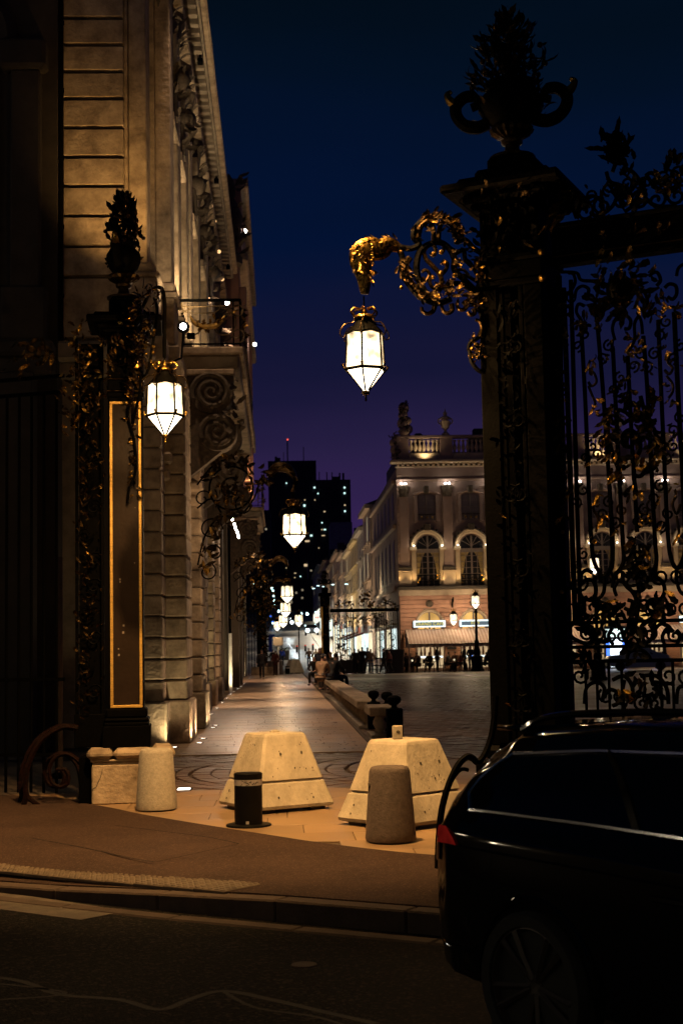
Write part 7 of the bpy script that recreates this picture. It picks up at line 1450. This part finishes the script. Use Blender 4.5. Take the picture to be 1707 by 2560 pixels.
# station: x, z bottom, half width low, z belt, half width belt, z roof, half width roof
CS = [(-.96, .50, .40, .78, .42, .80, .20), (-.935, .40, .60, .90, .58, .97, .36), (-.88, .32, .74, .94, .72, 1.07, .50), (-.77, .27, .84, .96, .82, 1.21, .56), (-.63, .25, .90, .97, .87, 1.34, .58), (-.42, .24, .92, .965, .885, 1.425, .585), (.2, .23, .925, .955, .89, 1.475, .585), (.8, .22, .925, .94, .89, 1.49, .58), (1.5, .22, .925, .92, .89, 1.475, .575), (2.0, .22, .925, .905, .885, 1.42, .56), (2.45, .22, .92, .90, .87, 1.18, .60), (2.8, .23, .91, .89, .86, .98, .66), (3.3, .24, .89, .85, .83, .90, .62), (3.7, .28, .82, .76, .74, .80, .5), (3.88, .42, .62, .62, .55, .66, .3)]
def lerpS(x):
    if x <= CS[0][0]: return CS[0]
    for i in range(len(CS)-1):
        if x <= CS[i+1][0]:
            a, b = CS[max(0, i-1)], CS[i]; c, d = CS[i+1], CS[min(len(CS)-1, i+2)]; t = (x-b[0])/(c[0]-b[0])
            return tuple(.5*((2*b[k])+(c[k]-a[k])*t*.9+(2*a[k]-5*b[k]+4*c[k]-d[k])*t*t*.9+(3*b[k]-a[k]-3*c[k]+d[k])*t**3*.9)*1.0 if False else b[k]+(c[k]-b[k])*(t*t*(3-2*t)*.35+t*.65) for k in range(7))
    return CS[-1]
def section(x):
    _, zb, w, zl, wb, zr, wr = lerpS(x)
    c = [(0, zb), (w*.86, zb), (w*.97, zb+.10), (w*1.0, zb+.30), (w*1.0, (zl+zb)*.5+.12), (wb*1.015, zl-.09), (wb*1.0, zl-.02), (wb*.965, zl+.015), ((wb*.45+wr*.55)*1.03, zl+(zr-zl)*.55), (wr*1.06, zr-.085), (wr*.93, zr-.025), (wr*.6, zr), (0, zr+.005)]
    return spline([(0, a, b) for a, b in c], 3)
def surf(x, j): s = section(x); return V((x, -s[j].y, s[j].z))
xs = []
for i in range(len(CS)-1):
    for k in range(4): xs.append(CS[i][0]+(CS[i+1][0]-CS[i][0])*k/4)
xs.append(CS[-1][0]); ns = len(section(0)); vs = []; fs = []
for x in xs:
    s = section(x); ring = [(x, -p.y, p.z) for p in s]+[(x, p.y, p.z) for p in s[-2:0:-1]]; vs += ring
nr = len(ring)
for i in range(len(xs)-1):
    for k in range(nr): fs.append((i*nr+k, i*nr+nr+k, i*nr+nr+(k+1) % nr, i*nr+(k+1) % nr))
fs += [tuple(range(nr)), tuple((len(xs)-1)*nr+k for k in range(nr))[::-1]]
q = MB(); q.add(vs, fs); q.v = [V(v) for v in vs]; cput(q, 'body', 'black')
def patch(nm, m, side, poly_x, j0, j1, off=.006, par=None):
    """skin patch on the body side between section indices, bounded in x per row by poly_x(t)"""
    vs = []; fs = []; n = 14; rows = j1-j0+1
    for r in range(rows):
        xa, xb_ = poly_x(r/(rows-1))
        for i in range(n+1):
            x = xa+(xb_-xa)*i/n; p = surf(x, j0+r); vs.append((p.x, side*(p.y-off), p.z+off*.3))
    for r in range(rows-1):
        for i in range(n): a = r*(n+1)+i; fs.append((a, a+1, a+n+2, a+n+1))
    q = MB(); q.add(vs, fs); return cput(q, nm, m, par)
jb, jt = 22, 26
for sd in (1, -1):
    def dlo(t): return (-.60+.26*max(0, t-.12)**1.3+(.12-t)*.6*(t < .12), 2.30-.42*t)
    w = patch('side_window', 'glassd', sd, dlo, jb, jt)
    L = [surf(dlo(0)[0]+(dlo(0)[1]-dlo(0)[0])*i/16, jb) for i in range(17)]; Tp = [surf(dlo(1)[0]+(dlo(1)[1]-dlo(1)[0])*i/16, jt) for i in range(17)]; Bk = [surf(dlo(r/4)[0], jb+r) for r in range(5)]
    for nm, ln in (('belt_trim', L), ('roof_trim', Tp), ('corner_trim', Bk)):
        q = MB(); q.tube([(p.x, sd*(p.y-.012), p.z) for p in ln], .011, 6); cput(q, nm, 'chrome', w)
    for xp_ in (.55, 1.55): q = MB(); q.tube([(p.x, sd*(p.y-.008), p.z) for p in [surf(xp_-.08*r, jb+r) for r in range(5)]], .03, 4, .25, nrm=(0, 1, 0)); cput(q, 'window_pillar', 'black', w)
    patch('tail_lamp', 'red', sd, lambda t: (-.925+.03*t, -.56-.12*t), 15, 19, .010); patch('tail_lamp_lower', 'redd', sd, lambda t: (-.93, -.74), 13, 16, .010)
    # crease along the flank, sill and bumper edges, fuel flap
    q = MB(); q.tube([(x, sd*(surf(x, 17).y-.004), surf(x, 17).z-.05) for x in [-.55+.12*i for i in range(34)]], .008, 5); cput(q, 'flank_crease', 'black')
    q = MB(); q.tube([(x, sd*(surf(x, 9).y-.004), .40-.0*x) for x in (-.84, -.62, -.48)]+[(-.40, sd*(surf(-.4, 9).y-.004), .44)], .006, 5); cput(q, 'bumper_crease', 'black')
    # roof rail
    q = MB(); q.tube(spline([(-.46, sd*-.535, 1.415), (-.32, sd*-.535, 1.475), (0, sd*-.535, 1.51), (.8, sd*-.53, 1.53), (1.5, sd*-.525, 1.51), (1.75, sd*-.52, 1.46)], 5), .016, 6); cput(q, 'roof_rail', 'black')
    # wheel arches and wheels
    for xw in (0., 2.75):
        q = MB(); q.tube([(xw+.375*cos(pi*i/16), sd*-.926, .325+.375*sin(pi*i/16)) for i in range(17)], .018, 5); cput(q, 'wheel_arch', 'black')
        wt = bpy.data.objects.new('wheel', None); S.collection.objects.link(wt); wt.parent = car; OR[wt.name] = CO
        mwheel = CM @ M.Translation((xw, sd*-.90, .325)) @ M.Rotation(sd*pi/2, 4, 'X')
        q = MB(); q.lathe([(.255, -.10), (.31, -.10), (.325, -.07), (.325, .05), (.31, .075), (.262, .07), (.25, .03)], 36); link('tyre', q.mesh('tyre', mats=[K['tyre']], smooth=True), wt, mw=mwheel)
        q = MB(); q.lathe([(.257, -.05), (.262, .055), (.250, .058), (.245, -.04)], 40)
        q.lathe([(.001, .03), (.045, .035), (.05, .02)], 14)
        for k in range(10):
            a = 2*pi*k/10+(.16 if k % 2 else -.16)*.8; q.tube([(.03*cos(a), .03*sin(a), .03), (.14*cos(a), .14*sin(a), .045), (.25*cos(a), .25*sin(a), .05)], [.014, .012, .016], 4)
        link('rim', q.mesh('rim', mats=[K['rim']], smooth=False), wt, mw=mwheel)
        q = MB(); q.lathe([(.24, -.03), (.001, -.03)], 24); link('brake_shade', q.mesh('brake_shade', mats=[K['tyre']]), wt, mw=mwheel)
# rear window, spoiler, rear lights bar, bumper, number plate recess
q = MB(); q.cbox(-.68, -.40, -.52, .52, 1.405, 1.435, .012); cput(q, 'spoiler', 'black')
q = MB(); q.add([(-.92, -.42, 1.0), (-.92, .42, 1.0), (-.65, .50, 1.33), (-.65, -.50, 1.33)], [(0, 1, 2, 3)]); q.v = [V(v)+V((-.012, 0, .012)) for v in q.v]; cput(q, 'rear_window', 'glassd', None, False)
q = MB(); q.cbox(-.85, -.72, -.50, .50, .36, .50, .03); cput(q, 'rear_bumper', 'black')
q = MB(); q.cbox(-.83, -.80, -.26, .26, .64, .75, .004); cput(q, 'plate_recess', 'tyre')
q = MB(); q.tube([(.72, -.945, .80), (.90, -.95, .80)], .014, 6); q.tube([(1.75, -.945, .79), (1.93, -.95, .79)], .014, 6); cput(q, 'door_handle', 'black')
q = MB(); q.lathe([(.001, .02), (.05, .015), (.055, 0)], 10, (-.05, 0, 1.44)); q.add([(-.10, -.015, 1.45), (.10, -.015, 1.46), (-.08, 0, 1.53), (-.10, .015, 1.45), (.10, .015, 1.46)], [(0, 1, 2), (4, 3, 2), (3, 0, 2)]); cput(q, 'roof_aerial', 'black')
# ------------------------------------------------------------------ people: one skinned body each, clothes and hair as parts
PEND = []
def skinmesh(name, verts, edges, radii, m, parent, mw, sub=1, root=0):
    me = bpy.data.meshes.new(name); me.from_pydata([tuple(v) for v in verts], edges, []); me.materials.append(K[m])
    o = link(name, me, parent, mw=mw); md = o.modifiers.new('skin', 'SKIN'); md.use_smooth_shade = True
    for i, r in enumerate(radii): rr = r if hasattr(r, '__len__') else (r, r); me.skin_vertices[0].data[i].radius = rr
    me.skin_vertices[0].data[root].use_root = True
    o.modifiers.new('sub', 'SUBSURF').levels = sub; PEND.append(o); return o
def flush():
    bpy.context.view_layer.update(); dg = bpy.context.evaluated_depsgraph_get(); new = []
    for o in PEND: new.append(bpy.data.meshes.new_from_object(o.evaluated_get(dg)))
    for o, me in zip(PEND, new): o.modifiers.clear(); o.data = me
    PEND.clear()
def pose(kind, r):
    J = {}
    lean = .0
    if kind in ('walk', 'walkaway'):
        s = r.choice((-1, 1)); a = .13+.03*r.random()
        J.update(hipR=(.052, 0, .52), hipL=(-.052, 0, .52), kneR=(.052, s*.07+.03, .285), kneL=(-.052, -s*.07+.03, .285), ankR=(.05, s*a, .045+(.03 if s < 0 else 0)), ankL=(-.05, -s*a, .045+(.03 if s > 0 else 0)), elbR=(.155, -s*.05-.02, .645), elbL=(-.155, s*.05-.02, .645), wriR=(.16, -s*.09+.03, .51), wriL=(-.16, s*.09+.03, .51)); z0 = .53; yo = 0
    elif kind == 'stand':
        J.update(hipR=(.055, 0, .52), hipL=(-.055, 0, .52), kneR=(.06, .015, .285), kneL=(-.062, .01, .285), ankR=(.065, 0, .045), ankL=(-.065, -.01, .045), elbR=(.15, -.02, .64), elbL=(-.15, -.01, .64), wriR=(.11, .09, .57), wriL=(-.14, .04, .50)); z0 = .53; yo = 0
    else:
        lean = .06
        J.update(hipR=(.06, 0, .30), hipL=(-.06, 0, .30), kneR=(.08, .24, .30), kneL=(-.085, .235, .295), ankR=(.08, .25, .045), ankL=(-.08, .24, .045), elbR=(.155, .07+lean, .42), elbL=(-.155, .08+lean, .42), wriR=(.06, .20, .37), wriL=(-.06, .20, .37)); z0 = .305; yo = 0
    b = z0-.53
    J.update(pel=(0, 0, z0), wai=(0, .01+lean*.25, .63+b), che=(0, .005+lean*.6, .74+b), nec=(0, lean*.9, .825+b), hea=(0, lean+.012, .875+b), top=(0, lean+.018, .945+b), nos=(0, lean+.065, .895+b), shoR=(.105, lean*.8, .795+b), shoL=(-.105, lean*.8, .795+b))
    for s in 'RL': a = J['ank'+s]; J['toe'+s] = (a[0]*1.1, a[1]+.085, max(.018, a[2]-.028))
    return {k: V(v) for k, v in J.items()}
def person(label, loc, rz, kind='walk', h=1.74, top='cblack', legs='cblack', coat=0., hood=False, bag=None, hair='hair', seed=None, group=None, phone=None):
    r = random.Random(seed if seed is not None else len(label)); t = thing('person', label, 'person', loc, group); J = pose(kind, r); mw = M.Translation(loc) @ M.Rotation(rz, 4, 'Z') @ M.Diagonal((h, h, h, 1))
    names = ['pel', 'wai', 'che', 'nec', 'hea', 'top', 'nos', 'shoR', 'shoL', 'elbR', 'elbL', 'wriR', 'wriL', 'hipR', 'hipL', 'kneR', 'kneL', 'ankR', 'ankL', 'toeR', 'toeL']
    rad = dict(pel=(.075, .055), wai=(.066, .05), che=(.085, .058), nec=.03, hea=(.044, .052), top=(.036, .042), nos=.012, shoR=.034, shoL=.034, elbR=.025, elbL=.025, wriR=.017, wriL=.017, hipR=.052, hipL=.052, kneR=.034, kneL=.034, ankR=.022, ankL=.022, toeR=.018, toeL=.018)
    vs = [J[n] for n in names]; ix = {n: i for i, n in enumerate(names)}; rr = [rad[n] for n in names]
    ed = [('pel', 'wai'), ('wai', 'che'), ('che', 'nec'), ('nec', 'hea'), ('hea', 'top'), ('hea', 'nos'), ('che', 'shoR'), ('che', 'shoL'), ('shoR', 'elbR'), ('shoL', 'elbL'), ('elbR', 'wriR'), ('elbL', 'wriL'), ('pel', 'hipR'), ('pel', 'hipL'), ('hipR', 'kneR'), ('hipL', 'kneL'), ('kneR', 'ankR'), ('kneL', 'ankL'), ('ankR', 'toeR'), ('ankL', 'toeL')]
    ed = [(ix[a], ix[b]) for a, b in ed]
    for s in 'RL':      # palm, four fingers and a thumb
        w = J['wri'+s]; d = (w-J['elb'+s]).normalized(); sd = 1 if s == 'R' else -1; side = V((0, 1, 0)); side = (side-d*d.dot(side)).normalized(); pn = d.cross(side)*sd
        p = w+d*.028; k = len(vs); vs.append(p); rr.append((.020, .011)); ed.append((ix['wri'+s], k))
        for f, (o, l) in enumerate(((.015, .040), (.005, .045), (-.006, .042), (-.016, .033))):
            a = len(vs); vs += [p+side*o+d*.018, p+side*o*1.15+d*(.018+l*.55)-pn*.004, p+side*o*1.15+d*(.018+l)-pn*.014]; rr += [.0058, .005, .004]; ed += [(k, a), (a, a+1), (a+1, a+2)]
        a = len(vs); vs += [p+side*.024+d*.002, p+side*.033+d*.022]; rr += [.006, .005]; ed += [(k, a), (a, a+1)]
    skinmesh('body', vs, ed, rr, 'skin', t, mw)
    # trousers
    n = ['pel', 'hipR', 'hipL', 'kneR', 'kneL', 'ankR', 'ankL']; rd = [(.085, .066), .060, .060, .043, .043, .034, .034]
    skinmesh('trousers', [J[a] for a in n], [(0, 1), (0, 2), (1, 3), (2, 4), (3, 5), (4, 6)], rd, legs, t, mw)
    # jacket or coat with sleeves
    n = ['pel', 'wai', 'che', 'nec', 'shoR', 'shoL', 'elbR', 'elbL', 'wriR', 'wriL']; rd = [(.098, .078), (.088, .07), (.105, .075), (.05, .045), .048, .048, .038, .038, .029, .029]
    pv = [J[a] for a in n]; pv[3] = pv[3]+V((0, 0, -.005)); e = [(0, 1), (1, 2), (2, 3), (2, 4), (2, 5), (4, 6), (5, 7), (6, 8), (7, 9)]
    if coat: pv.append(J['pel']+V((0, 0 if kind != 'sit' else -.02, -coat if kind != 'sit' else -.03))); rd.append((.118, .095)); e.append((0, len(pv)-1))
    skinmesh('coat' if coat else 'jacket', pv, e, rd, top, t, mw)
    # shoes
    for s in 'RL': skinmesh('shoe', [J['ank'+s]+V((0, -.02, -.022)), J['ank'+s]+V((0, .03, -.024)), J['toe'+s]+V((0, .012, 0))], [(0, 1), (1, 2)], [.026, .027, .020], 'cblack', t, mw)
    if hood: skinmesh('hood', [J['nec']+V((0, -.025, .0)), J['hea']+V((0, -.02, .01)), J['top']+V((0, -.012, .01))], [(0, 1), (1, 2)], [(.06, .06), (.062, .066), (.042, .05)], top, t, mw)
    else: skinmesh('hair', [J['hea']+V((0, -.022, .006)), J['top']+V((0, -.014, .006)), J['top']+V((0, .012, .016))], [(0, 1), (1, 2)], [(.046, .044), (.046, .050), (.034, .03)], hair, t, mw)
    # eyes and mouth
    q = MB(); hc_ = J['hea']
    for s in (-1, 1): q.ball(hc_+V((s*.017, .050, .022)), .0055, 6, 4)
    link('eyes', q.mesh('eyes', mats=[K['hair']]), t, mw=mw); q = MB(); q.ball(hc_+V((0, .050, -.022)), .008, 6, 3, .4); link('mouth', q.mesh('mouth', mats=[K['cred']]), t, mw=mw)
    if bag: 
        w = J['wriL'] if bag != 'back' else J['che']+V((0, -.10, -.03)); q = MB(); q.cbox(w.x-.05, w.x+.05, w.y-.03, w.y+.03, w.z-.19, w.z-.05, .01) if bag != 'back' else q.cbox(-.075, .075, w.y-.045, w.y+.03, w.z-.11, w.z+.08, .02); o = link('bag', q.mesh('bag', mats=[K['cblack']]), None, mw=mw); tag(o, ('dark bag carried by the ' if bag != 'back' else 'small backpack worn by the ')+'person in the bright blue jacket', 'bag')
    if phone:
        w = (J['wriR']+J['wriL'])/2+V((0, .05, .03)); q = MB(); q.box(w.x-.02, w.x+.02, w.y-.003, w.y+.003, w.z-.035, w.z+.035); o = link('phone', q.mesh('phone', mats=[K[phone]]), None, mw=mw); tag(o, 'small lit phone held by '+label.split(',')[0][:50], 'phone')
    return t
def at_(px, py, Y): p = P(px, py, Y); return V((p.x, Y, sz(Y) if Y > 108 else 0))
person('person in dark clothes walking towards us alone on the promenade, by the palace wall', at_(655, 1690, 85), pi, 'walk', 1.80, 'cblack', 'cblack', .12, seed=3)
person('person in a bright blue jacket walking away with a bag, far along the promenade', at_(705, 1640, 138), .15, 'walk', 1.75, 'cblue', 'cnavy', .0, bag='hand', seed=4)
person('person in a dark red-brown coat standing by the white post of the road sign', at_(689, 1660, 97), 2.6, 'stand', 1.72, 'cred', 'cbrown', .14, seed=5)
person('person in black at left of a pair beyond the road sign', at_(682, 1640, 120), 2.9, 'stand', 1.78, 'cblack', 'cblack', .1, seed=6)
person('person in dark navy partly hidden behind the road sign plate', at_(694, 1640, 121), 3.2, 'walk', 1.7, 'cnavy', 'cblack', .0, seed=7)
person('person in an open brown jacket and white shirt, left of the three coming towards us', at_(772, 1645, 128), pi, 'walk', 1.80, 'cbrown', 'cjean', .05, seed=8)
person('person in a pale beige coat, middle of the three coming towards us', at_(790, 1645, 127), pi, 'walk', 1.72, 'cbeige', 'ctan', .24, seed=9)
person('person in a long black coat, right of the three walkers coming towards us', at_(803, 1645, 124), pi, 'walk', 1.84, 'cblack', 'cblack', .2, seed=10)
# people sitting on the balustrade
def seat(px, Y, X=None): p = P(px, 1690, Y); return V((X if X is not None else p.x, Y, .06))
g = 'people sitting on the low balustrade'
person('person in a black hooded coat sitting farthest left on the balustrade', seat(770, 66, 1.62), R(160), 'sit', 1.80, 'cblack', 'cblack', .1, hood=True, seed=11, group=g)
person('person in a dark brown coat bending forward, sitting second on the balustrade', seat(784, 63, 1.78), R(200), 'sit', 1.74, 'cbrown', 'cblack', .1, seed=12, group=g)
person('person in dark navy standing behind the seated group at the balustrade', at_(800, 1690, 68), R(180), 'stand', 1.80, 'cnavy', 'cblack', .1, seed=13, group='people around the balustrade')
person('person in a tan padded jacket seen from behind at the start of the long coping', V((P(803, 1690, 55).x, 55, .12)), R(-25), 'sit', 1.82, 'ctan', 'cgrey', .08, seed=14, group=g)
person('person in black with a reddish face looking down beside the tan jacket', V((P(815, 1690, 56).x, 56.2, .1)), R(170), 'sit', 1.86, 'cblack', 'cblack', .1, seed=15, group=g)
person('large person all in black sitting on the long coping, nearest of the seated group', V((P(832, 1690, 52).x, 51.6, .10)), R(-60), 'sit', 1.95, 'cblack', 'cnavy', .12, seed=16, group=g, phone='dimw')
person('person in black standing behind the large seated figure at the balustrade', at_(828, 1690, 58), R(150), 'stand', 1.62, 'cblack', 'cblack', .14, seed=17, group='people around the balustrade')
# group by the far gate
for i, (px, Y, lab, tp, lg_, sd) in enumerate(((887, 95.5, 'person in black at the left of the dark group at the far gate', 'cblack', 'cblack', 18), (897, 96.5, 'person in dark grey second in the dark group at the far gate', 'cgrey', 'cblack', 19), (906, 95.8, 'person in black trousers third in the dark group at the far gate', 'cblack', 'cblack', 20), (919, 97.0, 'person in a black jacket at the right of the dark group at the far gate', 'cblack', 'cgrey', 21), (927, 96.2, 'person with tan sleeves pushing something at the far gate, right of the dark group', 'ctan', 'cjean', 22), (960, 94, 'dim person walking alone left of the cafe awning', 'cblack', 'cblack', 23), (974, 95, 'dim person in dark red walking left of the cafe awning', 'cred', 'cblack', 24))):
    person(lab, at_(px, 1672, Y), R((170, 10, 0, 200, 190, 90, 80)[i]), 'walk' if i in (2, 3, 5, 6) else 'stand', (1.72, 1.70, 1.84, 1.80, 1.68, 1.75, 1.66)[i], tp, lg_, .06, seed=sd)
# cafe guests and waiters, dark against the lit front
cg = 'guests on the cafe terrace'
for i, (px, kind, Y, tp, ph, lab) in enumerate(((1017, 'sit', 97.6, 'cblack', None, 'person sitting alone at the left end of the terrace'), (1045, 'sit', 98.0, 'cbrown', None, 'person sitting low before the left bar counter'), (1093, 'stand', 97.9, 'cblack', None, 'waiter in black standing upright before the left lit bar'), (1118, 'sit', 97.6, 'cgrey', None, 'broad person sitting under the dark wall screen'), (1150, 'sit', 97.9, 'cred', None, 'person sitting in a dark red top right of the wall screen'), (1161, 'stand', 97.5, 'cblack', None, 'person standing left of a pair behind the lamp post'), (1177, 'stand', 97.3, 'cnavy', 'blue', 'person in navy standing with a glowing blue phone left of the lamp post'), (1212, 'sit', 97.8, 'cblack', None, 'person sitting right of the lamp post'), (1227, 'stand', 97.6, 'cblack', None, 'person standing at the gate pillar edge on the terrace'), (1662, 'stand', 97.2, 'cblack', None, 'dark person standing by the blue screen at far right'), (1030, 'sit', 98.4, 'cnavy', None, 'person sitting second from the left on the terrace'), (1075, 'sit', 98.3, 'cblack', None, 'person sitting left of the standing waiter'), (1140, 'sit', 98.5, 'cbrown', None, 'person leaning over a table below the wall screen'))):
    p = P(px, 1680, Y); person(lab, V((p.x, Y, 0)), R(rnd.choice((90, 180, 150, 250, 20))) if not ph else R(200), kind, rnd.uniform(1.66, 1.84), tp, 'cblack', .06, seed=30+i, group=cg, phone=ph)
flush()
# candles on the terrace tables
for i, px in enumerate((1030, 1135, 1085)):
    p = P(px, 1649, 97.8); q = MB(); q.lathe([(.05, 0), (.06, .12), (.001, .13)], 8); tag(q.build('table_candle', 'shop', None, True, at=V((p.x, 97.8, .74))), ('glowing candle on the left part of the terrace', 'glowing candle under the wall screen', 'glowing candle beside the standing waiter')[i], 'candle')
flush_leaves()
